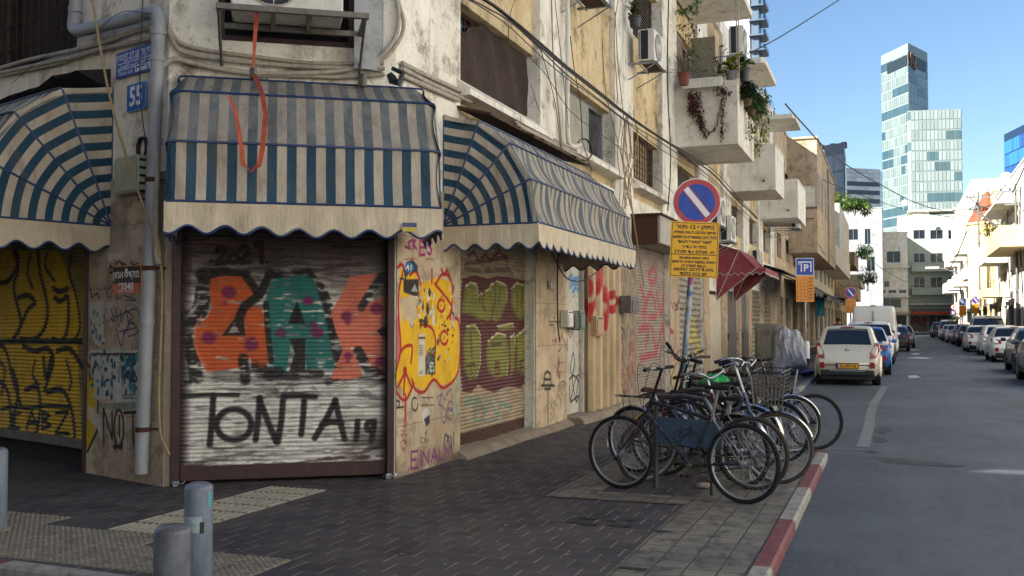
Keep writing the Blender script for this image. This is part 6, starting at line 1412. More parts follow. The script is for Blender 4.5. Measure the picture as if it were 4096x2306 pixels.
def car(label, x, y, L=3.9, Wd=1.7, H=1.48, paintmat=None, kind='hatch', rz=0.0, cat='car', plate=None, lamps='side', black_low=False, group='cars parked along the street', z=-.08, rails=False, stripe=None):
    """origin: middle of the rear bumper on the road; local y points forward"""
    t = thing('parked_car' if cat == 'car' else 'parked_van', label, cat, (x, y, z), rz, group); w = Wd/2
    if kind == 'hatch':   top = [(0, .62), (.03, .86), (.10, .98), (.16, 1.05), (.34, H*.93), (.50, H*.985), (.9, H), (1.6, H*.995), (2.1, H*.955), (L-1.35, H*.80), (L-.98, H*.69), (L-.5, H*.62), (L-.15, H*.52), (L, H*.40)]; y0g, y1g = .16, L-.98
    elif kind == 'suv':   top = [(0, .70), (.03, 1.0), (.10, 1.08), (.16, 1.12), (.42, H*.93), (.60, H*.98), (1.0, H), (1.9, H*.995), (2.4, H*.95), (L-1.4, H*.78), (L-1.1, H*.68), (L-.5, H*.63), (L-.12, H*.54), (L, H*.40)]; y0g, y1g = .16, L-1.1
    elif kind == 'sedan': top = [(0, .60), (.03, .90), (.10, .97), (.55, 1.03), (.62, 1.05), (1.15, H*.93), (1.5, H*.99), (2.0, H), (2.6, H*.97), (L-1.5, H*.79), (L-1.15, H*.68), (L-.5, H*.60), (L-.12, H*.5), (L, H*.38)]; y0g, y1g = .62, L-1.15
    else:                 top = [(0, .60), (.02, H*.55), (.04, H*.75), (.06, H*.93), (.14, H*.985), (.3, H), (2.4, H), (L-1.6, H*.97), (L-1.3, H*.9), (L-.8, H*.62), (L-.55, H*.52), (L-.3, H*.48), (L-.1, H*.4), (L, H*.3)]; y0g, y1g = .06, L-.85
    belt = {'hatch': .64, 'suv': .66, 'sedan': .67, 'van': .58}[kind]*H
    ys = sorted(set([k[0] for k in top]+[.0, .06, .13, .22, .28, .34, .42, .75, 1.2, 1.9, L-1.8, L-1.2, L-.7, L-.3, L-.06]))
    ys = [v for v in ys if 0 <= v <= L]
    def hw(yy): return w*itp(yy, [(0, .86), (.04, .93), (.12, .97), (.35, 1), (L-.8, 1), (L-.35, .96), (L-.1, .85), (L, .72)])
    inset = {'hatch': .73, 'suv': .80, 'sedan': .76, 'van': .90}[kind]
    def sec(yy):
        ww = hw(yy); zt = itp(yy, top); zb = .24 if .1 < yy < L-.1 else .32; bl = min(belt, zt-.03)
        g = max(0, min(1, (zt-bl)/(H-belt))); wt = ww*(.985-(.985-inset)*g)
        rt = min(.06, (zt-bl)*.5)
        pts = [(ww*.86, zb), (ww*.96, zb+.07), (ww*1.0, zb+.22), (ww*1.0, (zb+bl)/2+.06), (ww*.975, bl-.02), (ww*.955, bl)]
        for f in (.25, .5, .75): pts.append((ww*.955+(wt-ww*.955)*(f**1.3), bl+(zt-rt-bl)*f))
        pts += [(wt, zt-rt), (wt-.035, zt-rt*.35), (wt*.8, zt-rt*.12), (wt*.45, zt), (0, zt+.006)]
        return pts
    def P(yy, sgn=1): return [Vector((sgn*a, yy, b)) for a, b in sec(yy)]
    m = MB(); rows = []
    for yy in ys: a = P(yy, -1); b = P(yy, 1)[::-1]; rows.append(a+b[1:])
    m.grid(rows); m.add(rows[0], [tuple(range(len(rows[0])))]); m.add(rows[-1], [tuple(range(len(rows[-1])-1, -1, -1))])
    m.build('body', paintmat, t, True, True)
    # underbody
    m = MB(); m.box(-w*.84, w*.84, .15, L-.15, .16, .30); m.build('underbody', M['bump'], t)
    # glass patches follow the shell 4 mm proud
    def patch(ya, yb, j0, j1, mat, name, sgn=0, n=8, e=.005, par=t, jf0=None, cols=None):
        m = MB(); g = []
        for i in range(n+1):
            yy = ya+(yb-ya)*i/n
            if sgn == 0: a = P(yy, -1); b = P(yy, 1)[::-1]; full = a+b[1:]; k = len(a)-1; sl = full[j0:2*k-j0+1]
            else: sl = P(yy, sgn)[j0:j1+1]
            dz = (itp(yy+.02, top)-itp(yy-.02, top))/.04; nv = Vector((0, -dz, 1)).normalized()
            g.append([v+(nv*e if sgn == 0 else Vector((sgn*e, 0, e*.4))) for v in sl])
        m.grid(g); return m.build(name, mat, par, True)
    if kind == 'van':
        pass
    if kind in ('hatch', 'suv'): patch(.155, (.39 if kind == 'hatch' else .44), 10 if lamps != 'tall' else 11, 0, M['cglass'], 'rear_window')
    elif kind == 'sedan': patch(.64, 1.2, 9, 0, M['cglass'], 'rear_window')
    patch(L-(1.75 if kind != 'van' else 1.45), y1g-.04, 10, 0, M['cglass'], 'windscreen')
    g0 = y0g+(.35 if kind != 'sedan' else .45)
    if kind != 'van':
        mid = (g0+y1g-.3)/2
        for s in (-1, 1):
            patch(g0, mid-.03, 6, 8, M['cglass'], 'side_window', s); patch(mid+.03, y1g-.45, 6, 8, M['cglass'], 'side_window', s)
            patch(g0-.05, g0+.0, 5, 9, M['bump'], 'pillar_trim', s, 2)
    else:
        for s in (-1, 1): patch(L-1.9, L-1.25, 6, 8, M['cglass'], 'side_window', s)
    # rear: lower bumper, lamps, plate, badge
    yb = -.012
    m = MB(); m.bbox(-w*.82, w*.82, yb-.02, .10, .26, .40, .02); m.build('lower_bumper', M['bump'], t)
    if kind == 'van':
        m = MB(); m.box(-.008, .008, -.015, .03, .55, H*.9); m.build('door_seam', M['bump'], t)
        for s in (-1, 1): m = MB(); m.bbox(min(s*w*.82, s*w*.94), max(s*w*.82, s*w*.94), -.03, .02, .75, 1.25, .01); m.build('tail_lamp', M['lampred'], t)
        m = MB(); m.bbox(-.12, .12, .06, .12, H-.02, H+.03, .01); m.build('brake_lamp', M['lampred'], t)
    else:
        for s in (-1, 1):
            zl = belt-.02; a, b = sorted((s*w*.66, s*w*.945)); m = MB()
            if lamps == 'tall':    # tall lamps climbing the rear pillars
                L_ = [(w*.70, belt-.30, .0), (w*.88, belt-.27, .02), (w*.99, belt-.10, .12), (w*.97, belt+.09, .20), (w*.88, belt+.12, .19), (w*.78, belt-.03, .10), (w*.72, belt-.12, .03)]
            else:
                L_ = [(w*.58, belt-.17, .0), (w*.86, belt-.19, .01), (w*1.0, belt-.08, .16), (w*.985, belt+.02, .28), (w*.80, belt+.015, .10), (w*.60, belt-.04, .03)]
            v = [Vector((s*p[0], p[2]-.022, p[1])) for p in L_]; v2 = [Vector((s*p[0]*.96, p[2]+.05, p[1])) for p in L_]; n = len(v)
            m.add(v+v2, [tuple(range(n)) if s > 0 else tuple(range(n-1, -1, -1))]+[(i, n+i, n+(i+1) % n, (i+1) % n) for i in range(n)]); m.build('tail_lamp', M['lampred'], t)
            m = MB(); a, b = sorted((s*w*.70, s*w*.84)); m.bbox(a, b, yb-.03, .05, .44, .60, .012); m.build('bumper_reflector', M['lampred'], t)
        m = MB(); m.tube([(-w*.62, -.028, .43), (-w*.5, -.035, .37), (w*.5, -.035, .37), (w*.62, -.028, .43)], .012, 5); m.build('bumper_trim', M['alu'], t)
        m = MB(); m.lathe([(.055, 0), (.055, .012), (0, .014)], (0, 0, 0), 18, 'y'); e = m.build('badge', M['chrome'], t); e.location = (0, .055, belt-.06)
        e.rotation_euler = (PI, 0, 0)
        m = MB(); m.bbox(-.16, .16, .40, .47, H*.965, H*.985, .008); m.build('brake_lamp', M['lampred'], t)
        m = MB(); m.tube([(w*.2, .55, H*.98), (w*.22, .45, H*.98+.22)], .006, 5); m.build('aerial', M['bump'], t)
        m = MB(); m.tube([(-.05, .24, belt+.22), (w*.45, .17, belt+.10)], .008, 5); m.build('wiper', M['bump'], t)
    pz = .50 if kind != 'van' else .52
    m = MB(); m.bbox(-.26, .26, -.032, -.008, pz-.057, pz+.057, .004); pl = m.build('number_plate', M['plateY'], t)
    m = MB(); m.box(-.26, -.215, -.0335, -.0325, pz-.055, pz+.055); m.build('blue_strip', M['signblue'], pl)
    if plate: text_obj(plate, .11, M['ink'], pl, .02, -.036, pz, width=.40, bold=.003)
    m = MB(); m.box(-.28, .28, -.02, -.0, pz-.075, pz+.08); m.build('plate_recess', M['bump'], t)
    if rails or kind == 'suv':
        for s in (-1, 1): m = MB(); m.tube([(s*w*.74, .7, H-.02), (s*w*.74, .85, H+.045), (s*w*.74, 2.3, H+.045), (s*w*.74, 2.5, H-.03)], .016, 6); m.build('roof_rail', M['alu'], t)
    # wheels, arches, mirrors
    rw = .31 if kind in ('hatch', 'sedan') else .35
    for s in (-1, 1):
        for yy in (.68, L-.82):
            m = MB(); n = 26; m.lathe([(rw*.62, -.10), (rw*.93, -.105), (rw, -.08), (rw, .08), (rw*.93, .105), (rw*.62, .10)], (0, 0, 0), n, 'x'); wv = m.build('wheel', M['tyre'], t, True); wv.location = (s*(w-.10), yy, rw)
            m = MB(); xo = s*.07; m.lathe([(rw*.66, xo), (rw*.60, xo+s*.03), (rw*.56, xo+s*.005), (.0, xo+s*.0)], (0, 0, 0), n, 'x')
            for k in range(5):
                a = 2*PI*k/5; m.tube([(xo+s*.02, .04*math.cos(a), .04*math.sin(a)), (xo+s*.025, rw*.60*math.cos(a-.12), rw*.60*math.sin(a-.12))], .022, 5); m.tube([(xo+s*.02, .04*math.cos(a), .04*math.sin(a)), (xo+s*.025, rw*.60*math.cos(a+.25), rw*.60*math.sin(a+.25))], .018, 5)
            m.build('rim', M['alloy'], wv)
            m = MB(); m.tube([(s*(w+.004), yy+(rw+.05)*math.cos(R(a)), rw+(rw+.05)*math.sin(R(a))) for a in range(-12, 193, 12)], .026, 5); m.build('wheel_arch', M['bump'] if black_low else paintmat, t, True)
            m = MB(); m.lathe([(rw+.045, s*(w-.12)), (rw+.045, s*(w+.002))], (0, yy, rw), 20, 'x'); m.build('wheel_well', M['bump'], t)
        m = MB(); zm = belt+.06; a, b = sorted((s*(w+.03), s*(w+.19))); m.bbox(a, b, L-1.62, L-1.53, zm-.05, zm+.07, .02); m.box(min(s*w*.93, s*(w+.05)), max(s*w*.93, s*(w+.05)), L-1.59, L-1.56, zm-.03, zm); mr = m.build('mirror', M['bump'] if s*0 else paintmat, t, True)
        if kind != 'van':
            for yh in (1.35, 2.2):
                m = MB(); m.bbox(*sorted((s*(w+.0), s*(w+.03))), yh, yh+.16, belt-.13, belt-.10, .006); m.build('door_handle', paintmat, t)
        m = MB(); m.box(*sorted((s*(w*.97), s*(w+.006))), 1.05, L-1.15, .26, .34); m.build('sill', M['bump'], t)
        m = MB(); m.bbox(*sorted((s*w*.5, s*w*.86)), L-.12, L-.02, .55, .68, .02); m.build('headlamp', M['lampwhite'], t)
    return t
bz = lambda y: -math.atan(.02) if y > 34 else 0
CARS = 'cars parked on the left'
car('beige hatchback nearest on the left with number plate 52-357-33', -1.04, 27.0, 3.6, 1.58, 1.53, paint('beige', 'cbc4b2'), 'hatch', 0, plate='52-357-33', lamps='tall', group=CARS)
car('light blue hatchback right in front of the beige one', -.82, 32.6, 3.8, 1.66, 1.48, paint('blue', '2c64a4'), 'hatch', 0, lamps='side', group=CARS)
car('white sport utility car between the blue hatchback and the van', -.80, 41.2, 4.4, 1.85, 1.66, paint('white', 'd6d6d2', 0), 'suv', bz(41), lamps='side', black_low=True, group=CARS)
car('tall white panel van above the parked cars on the left', -.75, 50.8, 5.6, 2.05, 2.42, paint('vanwhite', 'cfcdc4', 0), 'van', bz(41), 'van', group=None)
car('dark car in front of the white van on the left', .15, 60.5, 4.3, 1.75, 1.45, paint('charcoal', '23262b'), 'sedan', bz(41), group=CARS)
car('silver car farthest away on the left side', .6, 69, 4.2, 1.75, 1.45, paint('silver', '8a8c8e', .6), 'hatch', bz(41), group=CARS)
CR_ = 'cars parked on the right'
dkg = paint('dark grey', '3a4045', .5); wh = paint('white', 'd6d6d2', 0); sil = paint('silver', '8a8c8e', .6)
car('grey car cut by the right edge, its front wheel in view', 4.30, 28.2, 4.5, 1.85, 1.50, paint('mid grey', '5c6268', .6), 'sedan', 0, group=CR_, black_low=False)
car('dark green grey car second from the right edge', 4.52, 34.6, 4.5, 1.8, 1.46, paint('dark green grey', '343b3a', .5), 'sedan', bz(35), group=CR_)
car('white hatchback with wide red tail lamps, nearest full white car on the right', 4.72, 44.9, 4.3, 1.78, 1.47, wh, 'hatch', bz(40), group=CR_, lamps='side')
car('white hatchback with tall red tail lamps on the right', 5.0, 53.4, 4.1, 1.75, 1.50, wh, 'hatch', bz(40), group=CR_, lamps='tall')
car('white car behind the tall lamped hatchback on the right', 4.75, 60.0, 4.2, 1.75, 1.47, wh, 'sedan', bz(40), group=CR_)
car('white estate van with roof bars rising over the right hand cars', 5.55, 66.5, 4.6, 1.9, 2.05, wh, 'suv', bz(40), 'van', group=None, rails=True)
car('dark red lamped car just left of the estate van', 5.1, 73.5, 4.2, 1.75, 1.47, dkg, 'hatch', bz(40), group=CR_, lamps='tall')
car('silver car with tall lamps, eighth along the right side', 5.2, 80.5, 4.3, 1.8, 1.52, sil, 'hatch', bz(40), group=CR_, lamps='tall')
car('small white hatchback, ninth along the right side', 5.1, 88.5, 3.7, 1.68, 1.46, wh, 'hatch', bz(40), group=CR_, lamps='side')
car('silver white saloon, tenth along the right side', 5.2, 97, 4.3, 1.78, 1.45, sil, 'sedan', bz(40), group=CR_)
car('white van like car far down the right side', 5.4, 106, 4.5, 1.85, 1.9, wh, 'suv', bz(40), group=CR_)
car('dark sport utility car far down the right side', 5.1, 115, 4.5, 1.85, 1.7, dkg, 'suv', bz(40), group=CR_)
car('black car farthest away on the right side', 5.2, 125, 4.3, 1.75, 1.45, paint('black', '141619'), 'sedan', bz(40), group=CR_)
# ------------------------------------------------------------------ other buildings
def house(label, fr, s0, s1, H, dep, mat, wins=(), zb=0, parent=None, name='apartment_building', group=None, roofmat=None, frame='alu', glass='glass', rec=.18, trim=None):
    t = wthing(name, label, 'building', fr, (s0+s1)/2, 0, 0, group); c = (s0+s1)/2
    S = sorted(set([s0, s1]+[v for w_ in wins for v in w_[:2]])); Z = sorted(set([zb, H]+[v for w_ in wins for v in w_[2:4]])); off, mi = {}, {}
    for a, b, z0, z1 in [w_[:4] for w_ in wins]:
        for i in range(idx(S, a), idx(S, b)):
            for j in range(idx(Z, z0), idx(Z, z1)): off[(i, j)] = -rec; mi[(i, j)] = 1
    o = hwall([s-c for s in S], Z, off, mi, 'front_wall', [mat, M['dark']], t)
    m = MB(); m.box(s0-c, s1-c, .45, dep, zb, H-.002); m.box(s0-c+.002, s0-c+.25, .004, .45, zb, H-.004); m.box(s1-c-.25, s1-c-.002, .004, .45, zb, H-.004); m.build('walls', mat, t)
    m = MB(); m.box(s0-c-.06, s1-c+.06, -.06, .2, H, H+.12); m.box(s0-c-.06, s0-c+.2, .2, dep, H, H+.12); m.box(s1-c-.2, s1-c+.06, .2, dep, H, H+.12); m.build('parapet', roofmat or mat, t)
    for w_ in wins:
        a, b, z0, z1 = w_[:4]; a, b = a-c, b-c; k = w_[4] if len(w_) > 4 else 'w'
        if k == 'w' or k == 'o':
            m = MB(); e = .05; y = rec-.06; m.box(a, b, y, y+.05, z0, z0+e); m.box(a, b, y, y+.05, z1-e, z1); m.box(a, a+e, y, y+.05, z0+e, z1-e); m.box(b-e, b, y, y+.05, z0+e, z1-e); m.box((a+b)/2-e/2, (a+b)/2+e/2, y, y+.05, z0+e, z1-e)
            f = m.build('window', M[frame], t); m = MB(); m.quad((a, y+.03, z0), (b, y+.03, z0), (b, y+.03, z1), (a, y+.03, z1)); m.build('pane', M[glass], f)
        elif k == 's':
            m = MB(); n = int((z1-z0)/.12)
            for i in range(n): z = z0+(z1-z0)*i/n; m.add([(a, rec-.03, z), (b, rec-.03, z), (b, rec-.09, z+.11), (a, rec-.09, z+.11)], [(0, 1, 2, 3)])
            m.build('roller_shutter', M['oldmetal'] if (int(a*10) % 2) else M['pipe'], t)
        elif k == 'd':
            m = MB(); m.bbox(a, b, rec-.05, rec-.01, z0, z1, .01); m.build('door', simple('shop door '+str(int(abs(a)*3) % 3), ('4a5a5c', '6a5a4a', '3a4450')[int(abs(a)*3) % 3], .6), t)
    return t, c
def ledge(t, a, b, out, z0, z1, mat, name='balcony', c=0, hollow=True):
    m = MB(); m.box(a-c, b-c, -out, -.002, z0, z0+.15)
    if hollow:
        m.box(a-c, b-c, -out, -out+.12, z0+.15, z1); m.box(a-c, a-c+.12, -out+.12, -.002, z0+.15, z1-.001); m.box(b-c-.12, b-c, -out+.12, -.002, z0+.15, z1-.001)
    return m.build(name, mat, t)
HG = 'low buildings down the street'
# second building on the left: beige with a closed overhanging bay
def mid_wins(s0, s1, n, seed=0, zs=((4.4, 5.5), (7.4, 8.7)), ground=True):
    r_ = random.Random(seed); w = []; p = (s1-s0)/n
    for i in range(n):
        a = s0+p*i+p*.2; b = a+p*.5
        for z0, z1 in zs: w.append((a, b, z0, z1, 'w' if r_.random() < .6 else 's'))
        if ground: w.append((a-p*.08, b+p*.14, .1, 2.7, r_.choice('ssd')))
    return w
t, c = house('beige peeling building with an overhanging closed bay past the balconies', FF, 43.7, 66.8, 10.45, 13, M['beige'], mid_wins(43.9, 66.6, 6, 3), group=None)
m = MB(); m.box(49.9-c, 66.6-c, -1.36, -.002, 4.9, 10.4); m.box(49.8-c, 66.7-c, -1.42, -.003, 10.4, 10.5); bay = m.build('overhanging_bay', M['beige'], t)
m = MB(); m.box(50.2-c, 51.8-c, -1.375, -1.36, 7.2, 8.8); m.box(53-c, 54.6-c, -1.375, -1.36, 7.2, 8.8); m.box(56-c, 57.6-c, -1.375, -1.36, 7.2, 8.8); m.build('shutter', M['oldmetal'], bay)
m = MB(); m.tube([(58.6-c, -1.42, 4.9), (58.6-c, -1.42, 10.2)], .05, 6); m.tube([(50.0-c, -1.42, 5.3), (54-c, -1.42, 5.1), (60-c, -1.42, 5.5), (66-c, -1.42, 5.2)], .02, 4); m.build('bay_pipe', M['pipe'], t)
m = MB(); m.box(49.86-c, 49.9-c, -1.2, -.1, 6.5, 6.56); m.box(49.84-c, 49.9-c, -1.37, 0, 7.0, 7.1); m.build('bay_moulding', M['oldmetal'], t)
FBAY = Frame(0, 49.9, 0)
m = MB(); m.box(-4.3, -3.3, -.01, 0, 7.1, 8.1); o = m.build('patched_render', M['pale'], bay); o.location = Vector((0, 0, 0)); o.matrix_parent_inverse = Matrix.Identity(4)
o.parent = t; o.rotation_euler = (0, 0, -FF.rot); o.location = (49.9-c, .0, 0); o.location = Vector((49.9-c, -0.0-4.56, 0))
# canopies at street level
def canopy(label, s0, s1, out, z, drop, mat, cat='canopy', fr=FF, fringe=True):
    t = wthing('shop_canopy', label, cat, fr, s0, 0, z, 'dark shop canopies'); W = s1-s0; m = MB(); P = []
    n = max(4, int(W/.5))
    for i in range(n+1): s = W*i/n; P.append([(s, 0, 0), (s, -out*.5, -drop*.35+.03*math.sin(i*2)), (s, -out, -drop+.05*math.sin(i*1.7))])
    m.grid(P); m.build('cloth', mat, t, False)
    m = MB()
    for i in range(0, n+1, 2): s = W*i/n; m.tube([(s, 0, -.05), (s, -out, -drop-.03)], .02, 5)
    m.tube([(0, -out, -drop-.02), (W, -out, -drop-.02)], .02, 5); m.build('canopy_frame', M['rust'], t)
    if fringe: m = MB(); m.grid([[(W*i/20, -out, -drop), (W*i/20, -out-.02*math.sin(i*3), -drop-.25-.08*math.sin(i*1.3))] for i in range(21)]); m.build('fringe', mat, t)
blackc = simple('sooty black canopy cloth', '1a1a1d', .7, 0, .3, 4, '4a443c', .4, .3); bluec = simple('navy canopy cloth', '1b2f58', .7, 0, .3, 4); mar = simple('faded maroon canvas', '7e2c3a', .8, 0, .3, 3, '8a5a58', .4, .3, 20)
canopy('long sooty black canopy between the maroon awning and the parking sign', 37.6, 46.5, 1.8, 3.75, .85, blackc)
canopy('black ragged canopy beyond the parking sign', 47.5, 60, 1.9, 3.6, .8, blackc)
canopy('navy blue canopy beside the distant no parking sign', 62, 74, 1.9, 3.6, .8, bluec)
canopy('pale flat canopy far down on the left', 75, 90, 1.5, 3.5, .2, M['pipe'], fringe=False)
awning(FF, 28.3, 31.6, 2.15, 1.36, 1.6, (0, 28, 56), 'half folded maroon awning with a white scalloped edge', per=50, vh=.15, sc=.2, mats=(mar, mar, simple('white edging', 'b0a89a', .7)), sag=.06)
m = MB(); P = [[(x*.05, .02*math.sin(x*1.3+z), 1.2-z*.15) for z in range(9)] for x in range(9)]; m.grid(P); o = m.build('hanging_cloth', simple('turquoise cloth', '2c7f95', .8, 0, .3, 9), None, True); o.location = FF.w(54, 1.0, 1.9); prop(o, 'turquoise cloth hanging under the far black canopy', 'cloth')
t, c = house('white painted house with overhanging floor left of the distant no parking sign', FF, 67, 92, 10.1, 13, M['pale'], mid_wins(67.4, 91.5, 5, 4), group=HG)
m = MB(); m.box(67.2-c, 91.8-c, -1.36, -.002, 5.3, 6.6); m.box(74-c, 91.8-c, -1.3, -.003, 6.6, 10.0); m.build('overhanging_bay', M['pale'], t)
t, c = house('narrow house with stone clad balconies and hanging plants', FF, 92.3, 119, 9.4, 12, M['beige'], mid_wins(92.5, 118.5, 5, 5), group=HG)
ledge(t, 93, 104, 1.7, 6.6, 7.8, simple('crazy paved stone cladding', '9a8668', .85, 0, .45, 3, '5c4c38', .6, .5), c=c); ledge(t, 93, 104, 1.9, 3.6, 4.7, M['beige'], c=c); ledge(t, 106, 117, 1.9, 5.2, 6.4, M['pale'], c=c)
FW = Frame(at(864, 128).x, at(864, 128).y, 0); t, c = house('white block peeping over the plants on the left', FW, -3, 2.3, 16.2, 8, M['grey'], [(.2, .9, 11.6, 13.6), (-1.8, -.6, 12.2, 13.6), (-1.8, -.6, 8.6, 10.2), (.4, 1.4, 8.2, 10.0)], group=HG)
# end of the street: white building and grey green building
FE = Frame(at(870, 135).x, at(890, 135).y, 0)
def er(x0, y0, x1, y1, k='w', fr=FE): a, z1 = fr.hit(*cp(7, x0, y0)); b, z0 = fr.hit(*cp(7, x1, y1)); return (a, b, max(0, z0), z1, k)
sL = FE.hit(*cp(7, 693, 300))[0]-1.5; sR = FE.hit(*cp(7, 962, 300))[0]; zT = FE.hit(*cp(7, 800, 58))[1]
t, c = house('bright white building with wide windows closing the street', FE, sL, sR, zT, 12, M['pale'], [er(808, 190, 910, 272), er(697, 192, 730, 250), er(750, 405, 778, 448), er(790, 408, 828, 450), er(755, 532, 915, 600), er(745, 470, 802, 495), er(822, 470, 880, 495), er(898, 470, 952, 495), er(770, 650, 860, 772, 's'), er(880, 655, 968, 772, 's')], group=None)
a, b, z0, z1, _ = er(735, 285, 975, 308); ledge(t, a, b, .7, z0, z1, M['pale'], 'cornice', c, False)
a, b, z0, z1, _ = er(737, 500, 975, 522); ledge(t, a, b, .8, z0, z1, M['pale'], 'cornice', c, False)
a, b, z0, z1, _ = er(870, 628, 978, 645); m = MB(); m.box(a-c, b-c, -1.2, 0, z0, z1); m.build('canopy', M['beige'], t)
FG = Frame(at(908, 141).x, at(930, 141).y, 0); eg = lambda *q: er(*q, fr=FG)
s0 = FG.hit(*cp(5, 567, 1300))[0]; zT = FG.hit(*cp(5, 700, 1112))[1]; s1 = FG.hit(958, 300)[0]+2
w_ = []
for y0, y1 in ((37, 100), (205, 272), (377, 455)):
    for x0, x1 in ((1003, 1088), (1125, 1218), (1256, 1318)): w_.append(eg(x0, y0, x1, y1))
t, c = house('grey green four storey building closing the street behind the white one', FG, s0, s1, zT, 12, M['green'], w_+[eg(980, 655, 1108, 772, 'd'), eg(1112, 655, 1168, 772, 's'), eg(1172, 655, 1320, 772, 's')], group=None)
for q in ((990, 292, 1345, 335), (992, 462, 1345, 505)): a, b, z0, z1, _ = eg(*q); ledge(t, a, b, 1.3, z0, z1, M['green'], c=c)
a, b, z0, z1, _ = eg(975, 560, 1345, 577); ledge(t, a, b, 1.1, z0, z1, M['pale'], 'cornice', c, False)
a, b, z0, z1, _ = eg(990, 612, 1345, 650); m = MB(); m.add([(a-c, -.1, z1), (b-c, -.1, z1), (b-c, -1.9, z0+.4), (a-c, -1.9, z0+.4)], [(0, 3, 2, 1)]); m.build('awning', simple('grey awning cloth', '6a6462', .8), t); m = MB(); m.box(a-c, b-c, -1.95, -1.9, z0+.05, z0+.4); m.build('awning_valance', simple('orange red awning edge', 'b8381c', .7), t)
a, z1 = FG.hit(*cp(5, 650, 1062)); b, _ = FG.hit(*cp(5, 752, 1100)); m = MB(); m.box(a-c, b-c, 2, 6, zT, z1); m.box(a-c-.6, b-c+4.5, 1.5, 6.5, zT+.9, zT+1.1); m.build('roof_shed', M['pale'], t)
g0, gz = FG.hit(*cp(7, 1040, 700)); m = MB(); text_obj('AK', 2.4, simple('dark red tag', '6a3040', .7), t, g0-c+.4, .1-.0, 1.9, bold=.08, name='graffiti')
# right hand side of the street
def sR_(y): return -(y-60)
def rwins(y0, y1, n, seed, zs=((3.6, 5.0), (6.8, 8.2))):
    return [(-(b), -(a), z0, z1, k) for a, b, z0, z1, k in [(w_[0]-60, w_[1]-60, w_[2], w_[3], w_[4]) for w_ in mid_wins(y0, y1, n, seed, zs)]]
RG = 'buildings on the right pavement'
t, c = house('sunlit white building at the right edge with curved balcony and potted plants', FR, sR_(84), sR_(55), 11.0, 14, M['pale'], rwins(55.4, 83.6, 7, 11), group=RG)
ledge(t, sR_(80), sR_(74.5), 1.5, 5.6, 6.9, M['pale'], c=c); ledge(t, sR_(72), sR_(62), 1.6, 5.8, 7.0, M['yellowish'], c=c); ledge(t, sR_(83.5), sR_(79), 1.2, 3.4, 4.0, M['yellowish'], c=c); m = MB(); m.box(sR_(79)-c, sR_(68)-c, -1.3, 0, 8.9, 9.05); m.build('balcony_slab', M['pale'], t)
t, c = house('pale yellow building with a round tiled turret on the right', FR, sR_(108), sR_(84.3), 11.6, 14, M['yellowish'], rwins(84.6, 107.5, 6, 12, ((3.6, 4.9), (6.6, 7.9))), group=RG)
ledge(t, sR_(103), sR_(96), 1.4, 5.4, 6.5, M['pale'], c=c); ledge(t, sR_(94.5), sR_(90.5), 1.1, 5.3, 6.3, M['pale'], c=c)
m = MB(); m.lathe([(1.5, 3.4), (1.5, 9.3), (1.65, 9.35), (1.65, 9.5)], (sR_(88)-c, -.2, 0), 20); m.build('turret', M['yellowish'], t, True)
m = MB(); m.lathe([(1.6, 9.45), (1.2, 10.1), (.65, 11.1), (.3, 11.8), (0, 12.1)], (sR_(88)-c, -.2, 0), 20); m.build('turret_roof', simple('orange roof tiles', '8f4a30', .7, 0, .4, 9, bump=.5, bs=30), t, True)
t, c = house('tall white building far down the right pavement', FR, sR_(150), sR_(108.3), 15.6, 14, M['pale'], rwins(108.6, 149.5, 9, 13, ((3.6, 5.0), (6.8, 8.2), (10, 11.4))), group=RG)
for a in (112, 124, 136): ledge(t, sR_(a+6), sR_(a), 1.5, 5.3, 6.5, M['pale'], c=c); ledge(t, sR_(a+5), sR_(a), 1.3, 8.6, 9.8, M['pale'], c=c)
FR0 = Frame(8.2, 54.5, R(-90)); t, c = house('cream building row on the right beyond the frame', FR0, 0, 80, 12.0, 12, plaster('off white render', 'eceae4', 'e0dcd4', 'a08f74', .1, 7), [], group=None)  # row out of view; its height and whiteness are set for bounce light
m = MB(); rp = [(5.55+bend(y), y) for y in ys[2:]]+[(5.55+2.5, -25)][:0]
m = MB(); m.prism([(5.5, -30), (8.6, -30), (8.6, 60), (9.5, 150), (5.5+bend(150), 150)]+[(5.5+bend(y), y) for y in (125, 100, 80, 60, 45, 30)], -.3, .02); prop(m.build('sidewalk', M['pavefar']), kind='structure')
# unseen block added to shade the foreground, with a slit for the sun streak
FBk = Frame(-5.4, 1.4, R(180)); t, c = house('unseen plain block added behind the camera to shade the foreground', FBk, 0, 40, 7.63, 4.3, M['beige'], [], group=None)
m = MB(); m.box(-c, 40-c, 0, .05, 8.05, 12.5); m.box(4.35-c, 40-c, 0.001, .049, 7.76, 8.05); m.build('shade_screen', M['oldmetal'], t)  # added screen; the gap beneath it lets a streak of sun through
m = MB(); m.box(-c, 40-c, 4.32, 45, 0, 11); m.build('rear_sun_block', M['beige'], t)  # tall unseen mass added to keep the sun off the near street
